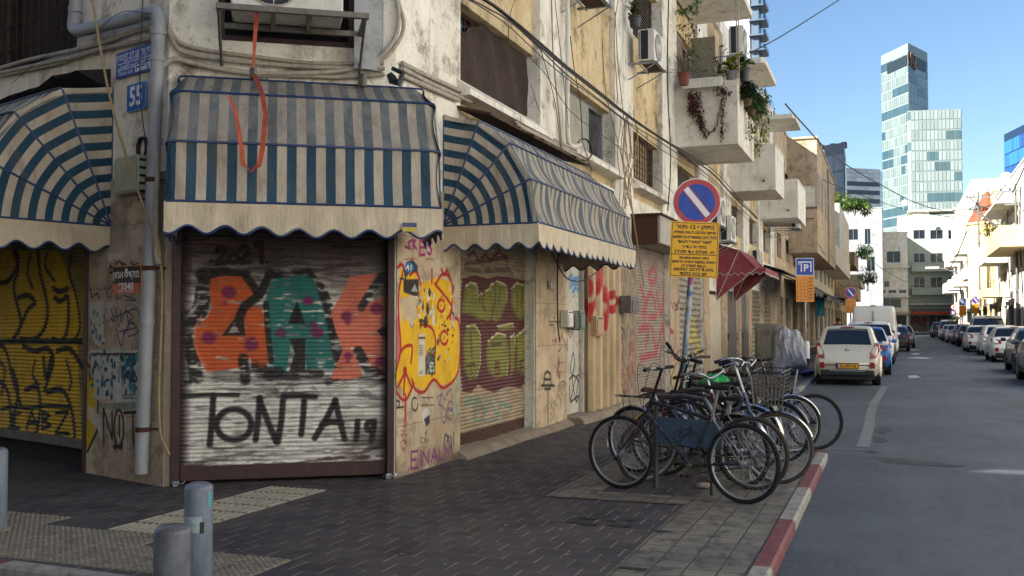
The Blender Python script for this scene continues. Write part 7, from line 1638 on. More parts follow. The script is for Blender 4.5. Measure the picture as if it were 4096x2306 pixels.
# ------------------------------------------------------------------ towers
def tower(label, pts, H, z0=0, cols=None, floor=3.9, panel=1.35, prob=.3, dark='5a7a80', seed=0, logo=False, name='office_tower', base='c9d2cf', lines='808e8c', frame=.14, strips=None, gap=.1):
    """pts: footprint in plan, seen faces first; curtain wall of panels"""
    P = [Vector((p.x, p.y)) for p in pts]; c = sum(P, Vector((0, 0)))/len(P)
    t = thing(name, label, 'tower', (c.x, c.y, 0)); rnd = random.Random(seed)
    m = MB(); m.prism([(p.x-c.x, p.y-c.y) for p in P], z0, H); m.build('core', simple('tower mullions '+lines, lines, .4), t)
    m = MB(); n = len(P); area = sum(P[i].cross(P[(i+1) % n]) for i in range(n)) if hasattr(P[0], 'cross') else 1
    for i in range(n):
        a, b = P[i], P[(i+1) % n]; d = b-a; L = d.length; d.normalize(); nr = Vector((d.y, -d.x))*(.12)
        nc = max(2, int(L/panel)); nf = int((H-z0)/floor)
        for f in range(nf):
            run_ = 0; k0 = rnd.random()
            for k in range(nc):
                if run_ <= 0: isg = rnd.random() < prob*.45; run_ = rnd.randint(2, 7) if isg else rnd.randint(3, 10)
                run_ -= 1
                if strips: isg = (strips(f, nf))
                g = rnd.uniform(.9, 1.06); cc = hx(dark if isg else base); m.fc = tuple(min(1, v*g) for v in cc)
                x0, x1 = L*k/nc+gap*.5, L*(k+1)/nc-gap*.5; za, zb_ = z0+floor*f+gap*2, z0+floor*(f+1)-gap
                if za > H-1: continue
                q0, q1 = a+d*x0+nr-c, a+d*x1+nr-c; m.quad((q0.x, q0.y, za), (q1.x, q1.y, za), (q1.x, q1.y, zb_), (q0.x, q0.y, zb_))
    m.build('curtain_wall', M['curt'], t); return t, c
def fp(*q): return [at(px, d) for px, d in q]
z = 108.9
tw, cc = tower('tall slender glass tower with an orange emblem at its top', fp((884.3, 399), (911.5, 380), (931, 394), (905, 415)), z, seed=1, prob=1.0, base='74827f', dark='35505a', gap=.22)
top = at(916.5, 381.5)
m = MB(); a_, b_ = at(911.5, 380), at(931, 394); dd = (b_-a_).normalized(); nr = Vector((dd.y, -dd.x, 0))*.4; base_ = a_-Vector((cc.x, cc.y, 0))
for k in range(3): x = 1.6+k*2.0; m.tube([base_+nr+dd*(x+.5*math.sin(j*1.3+k)) + Vector((0, 0, z-8.5+j*1.1+k*-.5)) for j in range(6)], .32, 5)
m.build('emblem', simple('orange brown emblem', '8a5a34', .5), tw)
m = MB(); q0, q1 = base_+nr*.6+dd*8, base_+nr*.6+dd*17; m.quad((q0.x, q0.y, z-8.5), (q1.x, q1.y, z-8.5), (q1.x, q1.y, z-4), (q0.x, q0.y, z-4))
a2 = at(884.3, 399); d2 = (a_-a2).normalized(); n2 = Vector((d2.y, -d2.x, 0))*.4; q0, q1 = a2-Vector((cc.x, cc.y, 0))+n2+d2*5, a2-Vector((cc.x, cc.y, 0))+n2+d2*19
m.quad((q0.x, q0.y, z-8.5), (q1.x, q1.y, z-8.5), (q1.x, q1.y, z-4.5), (q0.x, q0.y, z-4.5)); m.build('plant_room_louvre', simple('dark louvre', '1c2a34', .5), tw)
tower('lower wide wing of the glass tower, mostly white panels', fp((909.5, 378.5), (913.5, 376.5), (964.2, 373), (962, 396), (925, 400)), 82, seed=2, prob=.55, base='8b9793', dark='4a6468', gap=.22)
tower('dark blue glass tower at the right edge', fp((1007, 300), (1034, 280), (1060, 300), (1030, 320)), 1.52+.196*290, seed=3, prob=1, base='1c4a86', dark='2a6aa8', lines='16304f', panel=2, floor=4)
tower('grey windowless service tower left of the glass tower', fp((826, 230), (846, 226), (848, 250), (828, 250)), 1.52+.180*228, seed=4, prob=0, base='8a949e', dark='8a949e', lines='7a838e', panel=30, floor=4)
m = MB(); o = at(834, 232)
for k, x in enumerate((-3, -.5, 2)): m.box(x, x+1.2, 0, 3, 42.5, 43.2+k*.2)
o_ = m.build('rooftop_tanks', simple('orange brown tank', '7a6a5c', .6), None); o_.location = (o.x, o.y, 0); prop(o_, 'small brownish roof boxes on the grey service tower', 'roof box')
tower('white office block with dark ribbon windows behind the rooftops', fp((846, 455), (881, 460), (887, 480), (850, 484)), 1.52+.156*455, seed=5, prob=1, base='868e98', dark='18222e', lines='868e98', panel=3, floor=1.95, strips=lambda f, nf: f % 2 == nf % 2 and f < nf-3, gap=.05)
t, c = tower('pale apartment tower with stacked side balconies at the top edge', fp((716, 205), (752, 200), (756.5, 200.5), (752, 225), (722, 225)), 78, seed=6, prob=1, base='26384c', dark='26384c', lines='98989a', panel=1.9, floor=3.1, gap=.55, strips=lambda f, nf: True)
m = MB(); a_ = at(757, 200)-Vector((c.x, c.y, 0))
for k in range(14): z = 78-3*k-1; m.box(a_.x-1, a_.x+2.0+(k % 2)*.3, a_.y-2, a_.y+4, z, z+.25)
m.box(a_.x-.5, a_.x+.9, a_.y-1, a_.y+4, 30, 78); m.build('side_balconies', simple('dark blue balcony stack', '56687c', .4), t)
m = MB()
for k in range(14): z = 78-3*k-1; m.box(a_.x+1.9, a_.x+2.4, a_.y-2.1, a_.y+4, z+.25, z+1.1)
m.build('balcony_railings', M['glassblue'], t)
# ------------------------------------------------------------------ poles and lamps on the right
def upole(label, px, dep, h, r_=.09, cat='utility pole', name='utility_pole', arms=True, mat=None):
    p = at(px, dep); t = thing(name, label, cat, (p.x, p.y, .0)); m = MB(); m.tube([(0, 0, 0), (0, 0, h)], [r_, r_*.7], 10); m.build('pole', mat or M['oldmetal'], t, True)
    if arms:
        m = MB(); m.box(-.9, .9, -.05, .05, h-.5, h-.4); m.box(-.6, .6, -.05, .05, h-1.3, h-1.2); m.build('crossarm', M['galv'], t)
        for x in (-.8, -.3, .3, .8): m = MB(); m.lathe([(.03, 0), (.06, .04), (.05, .12), (0, .15)], (x, 0, h-.4), 8); m.build('insulator', M['acdark'], t)
    return p, h
p1, h1 = upole('rusty utility pole at the right edge with wires and crossarms', 1017.5, 60, CH+.140*60)
p2, h2 = upole('utility pole carrying a knot of black cables over the right pavement', 980, 78, CH+.132*78)
p3, h3 = upole('green wrapped pole among the wires on the right', 971, 84, CH+.085*84, .08, arms=False, mat=simple('green cable guard', '2a8a6a', .5))
t = thing('street_lamp', 'grey street lamp with a long curved arm over the right hand cars', 'street lamp', tuple(at(1012, 66)))
m = MB(); m.tube(sm3([(0, 0, 0), (0, 0, 6), (-.6, 0, 7.6), (-1.9, 0, 8.9), (-2.6, 0, 9.2)], 5), .06, 8); m.build('pole', M['galv'], t, True)
m = MB(); m.bbox(-3.5, -2.5, -.16, .16, 9.12, 9.3, .05); m.build('lamp_head', M['acwhite'], t)
t = thing('street_lamp', 'smaller street lamp on a short arm further down the right side', 'street lamp', tuple(at(960, 108)))
m = MB(); m.tube(sm3([(0, 0, 0), (0, 0, 6.3), (-1, 0, 7.2), (-2, 0, 7.5)], 4), .07, 8); m.build('pole', M['galv'], t, True); m = MB(); m.bbox(-3.4, -2.0, -.2, .2, 7.42, 7.65, .05); m.build('lamp_head', M['acwhite'], t)
T1, T2, T3 = Vector((p1.x, p1.y, h1)), Vector((p2.x, p2.y, h2)), Vector((p3.x, p3.y, h3))
def sagw(a, b, s=.6, n=6): return [a.lerp(b, i/n)-Vector((0, 0, s*4*(i/n)*(1-i/n))) for i in range(n+1)]
WG = 'wires between the right hand poles'
for k, (a, b, s, r_) in enumerate([(T1-Vector((.6, 0, .4)), T2-Vector((.6, 0, .4)), .9, .05), (T1-Vector((0, 0, 1.3)), T2-Vector((0, 0, 1.2)), 1.3, .035), (T2-Vector((0, 0, .5)), T3, .4, .05), (T2+Vector((0, 0, -.5)), Vector(at(949, 95, 6.5)), .5, .06), (T3, Vector(at(945, 115, 9)), .6, .05), (T2-Vector((0, 0, 1)), Vector(at(1018, 70, 5)), .9, .03), (T1-Vector((.2, 0, .6)), Vector(at(1040, 55, 12)), .2, .05), (Vector(at(1022, 62, 5.5)), Vector(at(960, 100, 5.0)), .8, .03), (Vector(at(1000, 75, 4.5)), Vector(at(955, 110, 8.0)), .9, .035), (Vector(at(905, 100, 7.0)), Vector(at(960, 100, 6.2)), 1.0, .03), (Vector(at(862, 90, 8.0)), Vector(at(930, 120, 6.2)), 1.0, .035)]):
    run('overhead_cable', ['heaviest cable between the two right hand poles', 'second cable between the two right hand poles', 'short cable from the knot to the green pole', 'thick cable slanting down from the knot', 'cable from the green pole towards the far end', 'loose cable from the knot down to the right', 'cable leaving over the right edge', 'low wire along the right hand buildings', 'wire rising from the right balconies to the far end', 'wire crossing the far end of the street', 'wire from the planted house across to the green building'][k], 'cable', sagw(a, b, s), r_*.8, M['cable'], 4, WG)

r_ = random.Random(12); nm = ['first', 'second', 'third', 'fourth', 'fifth', 'sixth', 'seventh', 'eighth', 'ninth', 'tenth', 'eleventh', 'twelfth']
for k in range(12):
    y = 60+k*6.5; zz = (3.0, 5.9, 3.2, 6.2)[k % 4]; ac_unit(FR, sR_(y), .12, zz, 'air conditioner on the right hand facades, '+nm[k]+' from the right edge', .9, .62, .35)
for k in range(6):
    y = 62+k*11; t = wthing('shop_awning', 'small pale shop awning on the right pavement, '+nm[k]+' from the right edge', 'awning', FR, sR_(y), 0, 2.7, 'small awnings on the right pavement')
    m = MB(); m.add([(-1.8, 0, .4), (1.8, 0, .4), (1.8, -1.2, 0), (-1.8, -1.2, 0), (1.8, -1.2, -.2), (-1.8, -1.2, -.2)], [(0, 3, 2, 1), (3, 5, 4, 2)]); m.build('cloth', (M['val'], mar, M['pipe'])[k % 3], t); m = MB(); m.tube([(-1.8, -1.2, 0), (1.8, -1.2, 0)], .03, 5); m.build('front_bar', M['galv'], t)
for k in range(5):
    y = 58+k*7; run('hanging_wire', 'wire hanging down a right hand facade, '+nm[k]+' from the right edge', 'wire', [FR.w(sR_(y), .2, 9.5), FR.w(sR_(y+.4), .25, 6.5), FR.w(sR_(y-.3), .2, 3.2)], .03, M['cable'], 4, 'wires on the right hand facades')
# ------------------------------------------------------------------ plants
def leafmesh(m, base, tip, w, droop=0.0, n=4, side=None):
    base, tip = Vector(base), Vector(tip); d = tip-base; L = d.length
    s = side or d.cross(Vector((0, 0, 1))); s = s.normalized() if s.length > 1e-5 else Vector((1, 0, 0)); P = []
    for i in range(n+1):
        f = i/n; p = base+d*f-Vector((0, 0, droop*L*f*f)); ww = w*math.sin(PI*(.08+.92*f)**.7)*.5+.0006; P.append([p-s*ww, p+Vector((0, 0, ww*.25)), p+s*ww])
    m.grid(P)
def potm(r_, h, mat, t, z=0):
    m = MB(); m.lathe([(r_*.72, z), (r_*.95, z+h*.85), (r_*1.08, z+h*.86), (r_*1.08, z+h), (r_*.95, z+h), (r_*.9, z+h*.9), (0, z+h*.88)], (0, 0, 0), 18); m.build('pot', mat, t, True)
def plant(label, loc, pot, potmat, leaves, lmat, L, w, spread=1.0, droop=.4, up=.8, seed=0, stem=0, cat='potted plant', name='potted_plant', group='plants on the balcony', big=False):
    t = thing(name, label, cat, loc, 0, group); rnd = random.Random(seed); h = 0
    if pot: potm(pot[0], pot[1], potmat, t); h = pot[1]*.9
    m = MB(); st = MB()
    for i in range(leaves):
        a = rnd.uniform(0, 2*PI); e = rnd.uniform(up*.3, up*1.4); b = Vector((0, 0, h+rnd.uniform(0, stem)))+Vector((math.cos(a), math.sin(a), 0))*rnd.uniform(0, .03+stem*.25*spread)
        d = Vector((math.cos(a)*spread, math.sin(a)*spread, e)).normalized(); l = L*rnd.uniform(.6, 1.15)
        leafmesh(m, b, b+d*l, w*rnd.uniform(.7, 1.2), droop*rnd.uniform(.5, 1.4))
        if stem: st.tube([(0, 0, h), b], .005, 4)
    m.build('leaves', lmat, t, True)
    if stem: st.build('stem', M['woodbrown'], t)
    return t
def vine(label, pts, lmat, n, size, seed=0, r_=.004, jitter=.05, name='trailing_vine', group='trailing vines', stems=3, cat='vine'):
    t = thing(name, label, cat, tuple(pts[0]), 0, group); rnd = random.Random(seed); o = Vector(pts[0]); m = MB(); lf = MB()
    for s in range(stems):
        L = sm3([Vector(p)-o+Vector((rnd.uniform(-1, 1), rnd.uniform(-1, 1), rnd.uniform(-1, 1)))*jitter*(i > 0) for i, p in enumerate(pts)], 5); m.tube(L, r_, 4)
        for i in range(n//stems):
            k = rnd.random()**.8*(len(L)-1); a = int(k); p = L[a].lerp(L[min(a+1, len(L)-1)], k-a)+Vector((rnd.gauss(0, 1), rnd.gauss(0, 1), rnd.gauss(0, 1)))*jitter*.4
            d = Vector((rnd.uniform(-1, 1), rnd.uniform(-1, 1), rnd.uniform(-1, .4))).normalized(); leafmesh(lf, p, p+d*size*rnd.uniform(.6, 1.3), size*.55, .2, 2)
    m.build('stem', M['dryvine'], t); lf.build('leaves', lmat, t, True); return t
FBN = Frame(0, 22.68, 0); FBS = Frame(-3.14, 0, R(90)); ZT = 7.0
def bn(x, y, out=0): s, z = FBN.hit(*cp(4, x, y), out); return Vector((s, 22.68-out, z))
def bs(x, y, out=0): s, z = FBS.hit(*cp(4, x, y), out); return FBS.w(s, out, z)
plant('spiky aloe in a dark pot on the balcony rail', (bn(378, 0).x, 22.76, ZT), (.16, .26), M['pot'], 34, M['aloe'], .62, .045, .55, .15, 1.3, 1)
plant('drooping aloe in a terracotta pot beside the air conditioner', tuple(FF.w(21.9, .35, 6.78)), (.13, .28), M['terracotta'], 26, M['aloe'], .6, .04, .9, .6, .9, 2)
plant('big leafed green plant in a grey pot on the balcony corner', (bn(680, 0).x, 22.76, ZT), (.15, .2), M['potgrey'], 30, M['leafyel'], .34, .13, .9, .35, .7, 3, .28)
plant('tall thin plant in a small grey pot on the balcony rail', (bn(600, 0).x, 22.76, ZT), (.12, .15), M['potgrey'], 22, M['leaf'], .16, .07, 1, .3, .3, 4, .7)
plant('leafy plant in a black pot at the balcony corner', (bn(752, 0).x+.02, 22.9, ZT-.02), (.13, .32), M['pot'], 24, M['leaf'], .28, .1, 1, .4, .6, 5, .2)
plant('low reddish dry plant on the balcony rail', (bn(455, 0).x, 22.76, ZT), (.2, .08), M['woodbrown'], 60, M['dryvine'], .16, .03, 1.3, .3, .5, 6)
plant('small dark bush on the upper window ledge', tuple(FF.w(18.0, .2, 7.0)), (.12, .2), M['pot'], 60, M['leafdark'], .16, .06, 1, .3, .9, 7, .35)
a, b = bn(368, 560, .1), bn(632, 520, .1); t = thing('planter_trough', 'white plastic trough hooked on the front of the planted balcony', 'planter', ((a.x+b.x)/2, 22.50, 6.83)); w_ = (b.x-a.x)/2
m = MB(); m.add([(-w_*.95, -.07, 0), (w_*.95, -.07, 0), (w_*.95, .07, 0), (-w_*.95, .07, 0), (-w_, -.1, .2), (w_, -.1, .2), (w_, .1, .2), (-w_, .1, .2)], [(0, 3, 2, 1), (0, 1, 5, 4), (1, 2, 6, 5), (2, 3, 7, 6), (3, 0, 4, 7), (4, 5, 6, 7)]); m.build('trough', M['acwhite'], t)
m = MB(); m.box(-w_-.01, w_+.01, -.11, -.098, .17, .205); m.build('rim', M['acwhite'], t)
for k, (x, y0, y1, n) in enumerate([(445, 590, 760, 150), (470, 590, 820, 200), (495, 590, 890, 120), (430, 600, 690, 120)]):
    vine(['thickest dry brown vine under the trough', 'long dry vine left under the trough', 'thin dry vine hanging lowest on the left', 'short leftmost dry vine under the trough'][k], [bn(x-10, y0, .15), bn(x, (y0+y1)/2, .12), bn(x+12, y1, .08)], M['dryvine'], n, .07, k, jitter=.10)
vine('dry vine looping between the two clumps under the trough', [bn(500, 790, .08), bn(535, 855, .08), bn(575, 830, .08), bn(605, 740, .08), bn(620, 640, .1)], M['dryvine'], 130, .045, 9, jitter=.03)
vine('dry vine hanging at the right end of the trough', [bn(630, 560, .15), bn(640, 650, .1), bn(625, 760, .08), bn(632, 895, .08)], M['dryvine'], 170, .055, 10, jitter=.06)
vine('clump of dry vine at the right corner of the trough', [bn(590, 555, .2), bn(620, 580, .18), bn(665, 600, .15)], M['dryvine'], 120, .07, 11, jitter=.12)
for k, (s, z, mt, lb, n) in enumerate([(23.2, 6.75, 'leafdark', 'dark purple plant in a rail planter near the balcony corner', 90), (23.9, 6.65, 'leaf', 'bushy green plant spilling over the street side of the balcony', 130), (24.7, 6.7, 'leafdark', 'dark trailing plant halfway along the balcony side', 110), (25.3, 6.85, 'leafyel', 'light green plant at the far end of the balcony side', 110)]):
    plant(lb, tuple(FF.w(s, 1.56, z-.25)), (.11, .16), M['woodbrown'], n*2, M[mt], .24, .07, 1.1, .7, .6, 20+k, .4)
for k, (q, mt) in enumerate([([(s, o, z) for s, o, z in ((23.8, 1.6, 6.8), (23.9, 1.68, 6.3), (24.0, 1.6, 5.95))], 'leaf'), ([(24.6, 1.6, 6.8), (24.9, 1.7, 6.2), (25.0, 1.6, 5.8)], 'leafyel'), ([(25.2, 1.5, 7.4), (25.6, 1.7, 7.0), (26.1, 1.6, 6.2)], 'leaf')]):
    vine(['green vine trailing from the bushy plant', 'pale vine trailing beyond the balcony planters', 'green vine arching past the far balcony corner'][k], [FF.w(*p) for p in q], M[mt], 130, .09, 30+k, jitter=.14)
vine('green vine creeping under the uppermost balcony slab', [bn(335, 75, -.1), bn(380, 80, 0), bn(430, 60, .1), bn(480, 20, .1)], M['leaf'], 110, .09, 40, jitter=.08)
vine('green vine climbing in front of the slatted balcony door', [bn(345, 180, -.2), bn(400, 200, -.2), bn(440, 300, -.2), bn(420, 400, -.2)], M['leafdark'], 120, .08, 41, jitter=.15)
for k, x in enumerate((722, 735)): run('balcony_post', ['thin white post left at the balcony corner', 'thin white post right at the balcony corner'][k], 'post', [bn(x-6, -10), bn(x, 500)], .018, M['pipe'], 6, smooth=False)
def bush(label, loc, rx, ry, rz, n, mats, size, seed=0, trunk=None, name='rooftop_bush', cat='bush', group=None):
    t = thing(name, label, cat, loc, 0, group); rnd = random.Random(seed); cl = [(Vector((rnd.uniform(-.6, .6)*rx, rnd.uniform(-.6, .6)*ry, rz*rnd.uniform(.5, 1.5))), rnd.uniform(.3, .55)) for _ in range(9)]
    for mi_, mt in enumerate(mats):
        m = MB()
        for i in range(n//len(mats)):
            c, k = rnd.choice(cl); d = Vector((rnd.gauss(0, 1), rnd.gauss(0, 1), rnd.gauss(0, 1))).normalized(); p = c+Vector((d.x*rx, d.y*ry, d.z*rz))*k*rnd.uniform(.6, 1)
            d2 = (d+Vector((rnd.uniform(-1, 1), rnd.uniform(-1, 1), rnd.uniform(-1, .5)))).normalized(); leafmesh(m, p, p+d2*size*rnd.uniform(.7, 1.3), size*.4, .2, 2)
        m.build('crown', M[mt], t)
    m = MB(); m.tube([(0, 0, 0), (.05, 0, rz*.6), (0, .05, rz)], [.06, .05, .03], 6)
    for c, k in cl[:5]: m.tube([(0, 0, rz*.5), c], [.03, .01], 5)
    m.build('trunk', M['woodbrown'], t); return t
bush('yellow green bush on the white house roof', tuple(at(842, 78, 10.15)), 1.3, 1.2, .95, 700, ['leafyel', 'leaf'], .28, 1)
bush('darker palm like bush right of the yellow green one on the roof', tuple(at(856, 80, 10.15)), 1.4, 1.2, .9, 700, ['leaf', 'leafyel', 'leafdark'], .34, 2)
bush('green climber spilling from the stone clad balcony', tuple(at(866, 97, 7.7)), 1.0, 1.2, .8, 600, ['leaf', 'leafdark'], .25, 3)
bush('green creeper hanging low on the narrow house', tuple(at(868, 97, 4.6)), 1.0, 1.2, 1.3, 700, ['leaf', 'leafdark'], .25, 4)
bush('small green shrub by the far no parking sign', tuple(at(862, 80, 6.7)), .5, 1, .4, 260, ['leaf'], .2, 5)
bush('dry reddish bush in the right hand balcony', tuple(FR.w(sR_(68), 1.3, 6.8)), .9, .9, .5, 350, ['dryvine', 'leafyel'], .2, 6)
bush('green street tree beside the small parking sign', tuple(at(957, 92, 1.2)), .8, .8, .9, 350, ['leaf', 'leafyel'], .2, 7, name='small_tree', cat='tree')
# ------------------------------------------------------------------ person walking away on the left pavement
def skin(name, V, E, Rd, mat, parent, sub=2):
    me = D.meshes.new(name); me.from_pydata(V, E, []); o = D.objects.new(name, me); COL.objects.link(o)
    md = o.modifiers.new('s', 'SKIN'); sd = me.skin_vertices[0].data if me.skin_vertices else None
    if sd is None:
        bm = bmesh.new(); bm.from_mesh(me); bm.verts.layers.skin.verify(); bm.to_mesh(me); bm.free(); sd = me.skin_vertices[0].data
    for i, r_ in enumerate(Rd): sd[i].radius = (r_[0], r_[1]) if isinstance(r_, tuple) else (r_, r_); sd[i].use_root = (i == 0)
    o.modifiers.new('u', 'SUBSURF').levels = sub; o.modifiers['u'].render_levels = sub
    bpy.context.view_layer.update(); n = D.meshes.new_from_object(o.evaluated_get(bpy.context.evaluated_depsgraph_get())); D.objects.remove(o)
    n.name = name; n.materials.clear(); n.materials.append(mat); n.polygons.foreach_set('use_smooth', [True]*len(n.polygons))
    r = D.objects.new(name, n); COL.objects.link(r); r.parent = parent; return r
skinm = simple('skin', '8a5f48', .55, 0, .1, 9, bump=0)
P_ = at(838.3, 47); t = thing('person', 'person in a brown hooded jacket walking away behind the beige hatchback', 'person', (P_.x, P_.y, 0), R(-4), None)
V = [(0, 0, .92), (0, .01, 1.15), (0, .02, 1.38), (0, .01, 1.48), (0, 0, 1.56), (0, .01, 1.66), (.17, .0, 1.40), (.22, -.06, 1.14), (.20, .06, .90), (-.17, 0, 1.40), (-.22, .05, 1.14), (-.20, .16, .93), (.09, 0, .86), (.10, .10, .48), (.10, .02, .08), (-.09, 0, .86), (-.10, -.06, .48), (-.10, -.28, .14), (.10, .16, .04), (-.10, -.16, .05)]
E = [(0, 1), (1, 2), (2, 3), (3, 4), (4, 5), (2, 6), (6, 7), (7, 8), (2, 9), (9, 10), (10, 11), (0, 12), (12, 13), (13, 14), (0, 15), (15, 16), (16, 17), (14, 18), (17, 19)]
skin('body', V, E, [(.14, .10), (.14, .10), (.15, .10), .055, .075, .085, .06, .045, .035, .06, .045, .035, .085, .06, .045, .085, .06, .045, .035, .035], skinm, t)
jb = simple('brown jacket cloth', '5a4632', .85, 0, .2, 9, bump=.4); skin('jacket', [(0, 0, .88), (0, .01, 1.12), (0, .02, 1.34), (0, .0, 1.45), (.18, 0, 1.40), (.235, -.06, 1.14), (.215, .04, .95), (-.18, 0, 1.40), (-.235, .05, 1.14), (-.215, .13, .97)], [(0, 1), (1, 2), (2, 3), (2, 4), (4, 5), (5, 6), (2, 7), (7, 8), (8, 9)], [(.19, .14), (.185, .14), (.19, .14), (.10, .09), .085, .068, .055, .085, .068, .055], jb, t)
skin('trousers', [(0, 0, .93), (.09, 0, .86), (.10, .10, .48), (.10, .02, .10), (-.09, 0, .86), (-.10, -.06, .48), (-.10, -.27, .17)], [(0, 1), (1, 2), (2, 3), (0, 4), (4, 5), (5, 6)], [(.16, .12), .10, .075, .06, .10, .075, .06], simple('dark trousers', '23252b', .9), t)
m = MB(); m.lathe([(.0, 1.77), (.06, 1.76), (.10, 1.71), (.108, 1.65), (.10, 1.61)], (0, -.01, 0), 18); m.build('hair', M['black'], t, True)
for s in (-1, 1): m = MB(); m.lathe([(0, -.012), (.02, 0), (0, .012)], (s*.088, .01, 1.63), 8, 'x'); m.build('ear', skinm, t)
for s, y, z, r_ in ((1, .07, .0, 0), (-1, -.24, .03, 40)): m = MB(); m.bbox(-.045, .045, -.08, .17, 0, .09, .03); o = m.build('shoe', M['black'], t, True); o.location = (s*.10, y-.03, z)
# ------------------------------------------------------------------ covered scooter, cabinet and clutter
t = thing('covered_motorcycle', 'motorcycle hidden under a crumpled silver tarpaulin by the kerb', 'motorcycle', tuple(at(787.5, 29.4)), R(8))
rnd = random.Random(4); P = []; N = 72
for i in range(26):
    f = i/25; row = []
    for j in range(N+1):
        a = 2*PI*(j % N)/N; ca, sa = math.cos(a), math.sin(a); sq = 1/max(abs(ca), abs(sa))**.55
        hgt = 1.38 if ca < .2 else 1.38-.12*ca
        z = hgt*min(1, f*1.18) if f < .85 else hgt; rr = (1 if f < .82 else max(0, 1-(f-.82)/.18))
        fold = 1+.035*math.sin(5*a+z*4)+.025*math.sin(11*a-z*6+1)+.018*math.sin(23*a+z*5)
        wx = (.56-.12*z)*(1 if ca > 0 else .95); wy = .95-.25*z
        row.append((ca*sq*wx*rr*fold+.02*math.sin(z*9+a*2)-.03*z, sa*sq*wy*rr*fold, z+.05*math.sin(7*a+2)*rr*(f > .3)+.03*math.sin(3*a+f*8)*(f > .6)))
    P.append(row)
m = MB(); m.grid(P); tar = NT('silver tarpaulin'); cc = tar.mix(tar.ramp(tar.noise(3, 5), .35, .65), C('a4a6ac'), C('80848c'))
tar.bump(tar.math('ADD', tar.noise(5, 5, .6, dist=2.0), tar.math('MULTIPLY', tar.noise(12, 4), .4)), .7, .05); tar.fin(cc, .38, .25); m.build('tarpaulin', tar.m, t, True)
for y in (-.6, .62): m = MB(); m.lathe([(.18, -.05), (.25, -.05), (.27, 0), (.25, .05), (.18, .05)], (0, y, .27), 20, 'x'); m.build('wheel', M['tyre'], t, True)
p = at(766.5, 33.5); t = thing('utility_cabinet', 'grey street cabinet left of the silver tarpaulin', 'cabinet', tuple(p), R(6)); gm = simple('grey cabinet paint', '7a7668', .6, 0, .2, 4, '4a4438', .6)
m = MB(); m.bbox(-.38, .38, -.2, .2, .08, 1.5, .02); m.build('casing', gm, t); m = MB(); m.bbox(-.33, .33, -.225, -.2, .16, 1.35, .01); m.build('door', gm, t); m = MB(); m.box(-.4, .4, -.22, .22, 0, .08); m.build('plinth', M['stepstone'], t); m = MB(); m.disc(0, 1.2, .12, -.232, -.226, 18); m.build('round_emblem', M['oldmetal'], t)
p = at(806, 30.2); t = thing('bollard', 'low white and black post beside the silver tarpaulin', 'bollard', tuple(p), 0); m = MB(); m.tube([(0, 0, 0), (0, 0, .45)], .09, 12); m.build('post', M['black'], t, True); m = MB(); m.lathe([(.095, .45), (.095, .9), (.06, .97), (0, .98)], (0, 0, 0), 14); m.build('cap', M['signwhite'], t, True)
p = at(800, 28.6); lump('rubbish_bag', 'blue and white rubbish bag at the foot of the silver tarpaulin', 'rubbish bag', (p.x, p.y, 0), .4, .3, .12, simple('blue rubbish plastic', '2a4a78', .4, 0, .5, 6, bump=.5, bs=15), 8)
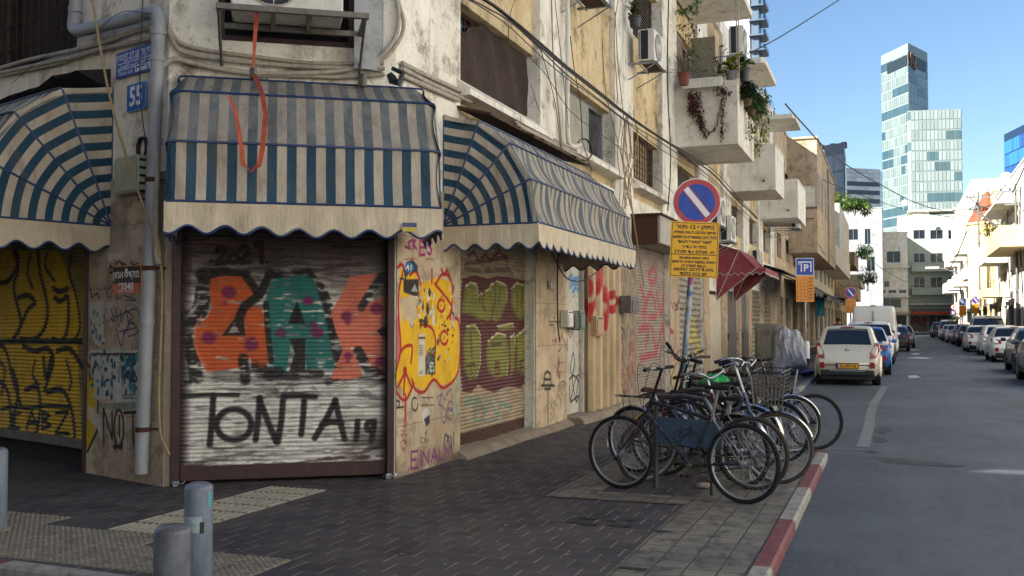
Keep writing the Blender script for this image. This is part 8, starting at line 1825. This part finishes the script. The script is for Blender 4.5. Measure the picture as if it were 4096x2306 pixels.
# small satellite dishes and water heaters on the roofs
for k, (px, d_, z, lb) in enumerate([(905, 138, 17.2, 'white satellite dish on the grey green building'), (1008, 66, 10.2, 'white satellite dish at the right edge roof')]):
    p = at(px, d_, z); t = thing('satellite_dish', lb, 'satellite dish', tuple(p), R(10), 'rooftop satellite dishes'); m = MB(); m.lathe([(0, .12), (.2, .08), (.32, 0), (.42, -.08)], (0, 0, .9), 18, 'y'); m.build('dish', M['acwhite'], t, True); m = MB(); m.tube([(0, .1, 0), (0, .1, .9)], .05, 6); m.build('mast', M['galv'], t)
r_ = random.Random(3)
for k in range(5):
    p = FR.w(sR_(62+k*9), -1.5, 11.0 if k < 3 else 11.6); t = thing('water_heater', ['nearest', 'second', 'third', 'fourth', 'farthest'][k]+' white water tank on the right hand roofs', 'water tank', tuple(p), 0, 'roof water tanks'); m = MB(); m.lathe([(.0, 0), (.3, .03), (.3, 1.2), (0, 1.24)], (0, 0, .35), 14); m.build('tank', M['acwhite'], t, True); m = MB()
    for x in (-.2, .2): m.tube([(x, 0, 0), (x, 0, .4)], .03, 5)
    m.build('stand', M['rust'], t)

rnd = random.Random(77); m = MB()
for i in range(170):
    x, y = rnd.uniform(-6.5, -1.0), rnd.uniform(5.6, 13); s_ = rnd.uniform(.006, .02); a = rnd.uniform(0, PI); z_ = .006+.0002*(i % 9)
    if x < -4.6 and y > 7.2: continue
    m.add([(x+s_*math.cos(a+k*1.6)*rnd.uniform(.5, 1.2), y+s_*math.sin(a+k*1.6)*rnd.uniform(.5, 1.2), z_+.003*(k % 2)) for k in range(4)], [(0, 1, 2, 3)])
prop(m.build('litter_specks', simple('pale litter specks', 'a39c8e', .8, 0, .5, 40)), 'tiny pale specks of litter and leaves scattered over the dark pavers', 'litter', kind='stuff')
EXPO = 1.75
# ------------------------------------------------------------------ light and world
w = D.worlds.new('World'); SC.world = w; w.use_nodes = True; nt = w.node_tree
bg = nt.nodes['Background']; sky = nt.nodes.new('ShaderNodeTexSky'); sky.sky_type = 'NISHITA'; sky.sun_disc = False
EL, AZ = R(28), R(225)
sky.sun_elevation = EL; sky.sun_rotation = AZ; sky.altitude = 20; sky.air_density = 1.0; sky.dust_density = .3; sky.ozone_density = 3.5
nt.links.new(sky.outputs[0], bg.inputs[0]); bg.inputs[1].default_value = .055
sun = D.lights.new('sun', 'SUN'); sun.energy = 5.0; sun.angle = R(.5); sun.color = (1, .95, .87)
so = D.objects.new('sun', sun); COL.objects.link(so)
d = Vector((math.sin(R(45))*math.cos(EL), math.cos(R(45))*math.cos(EL), -math.sin(EL)))
so.rotation_euler = d.to_track_quat('-Z', 'Y').to_euler(); so.location = (-20, -20, 30)
vs = SC.view_settings; SC.display_settings.display_device = 'sRGB'; vs.view_transform = 'Standard'; vs.look = 'None'; vs.exposure = EXPO; vs.gamma = 1
SC.render.engine = 'CYCLES'
SC.cycles.max_bounces = 6; SC.cycles.diffuse_bounces = 4; SC.cycles.glossy_bounces = 3; SC.cycles.transmission_bounces = 3
SC.cycles.use_denoising = True
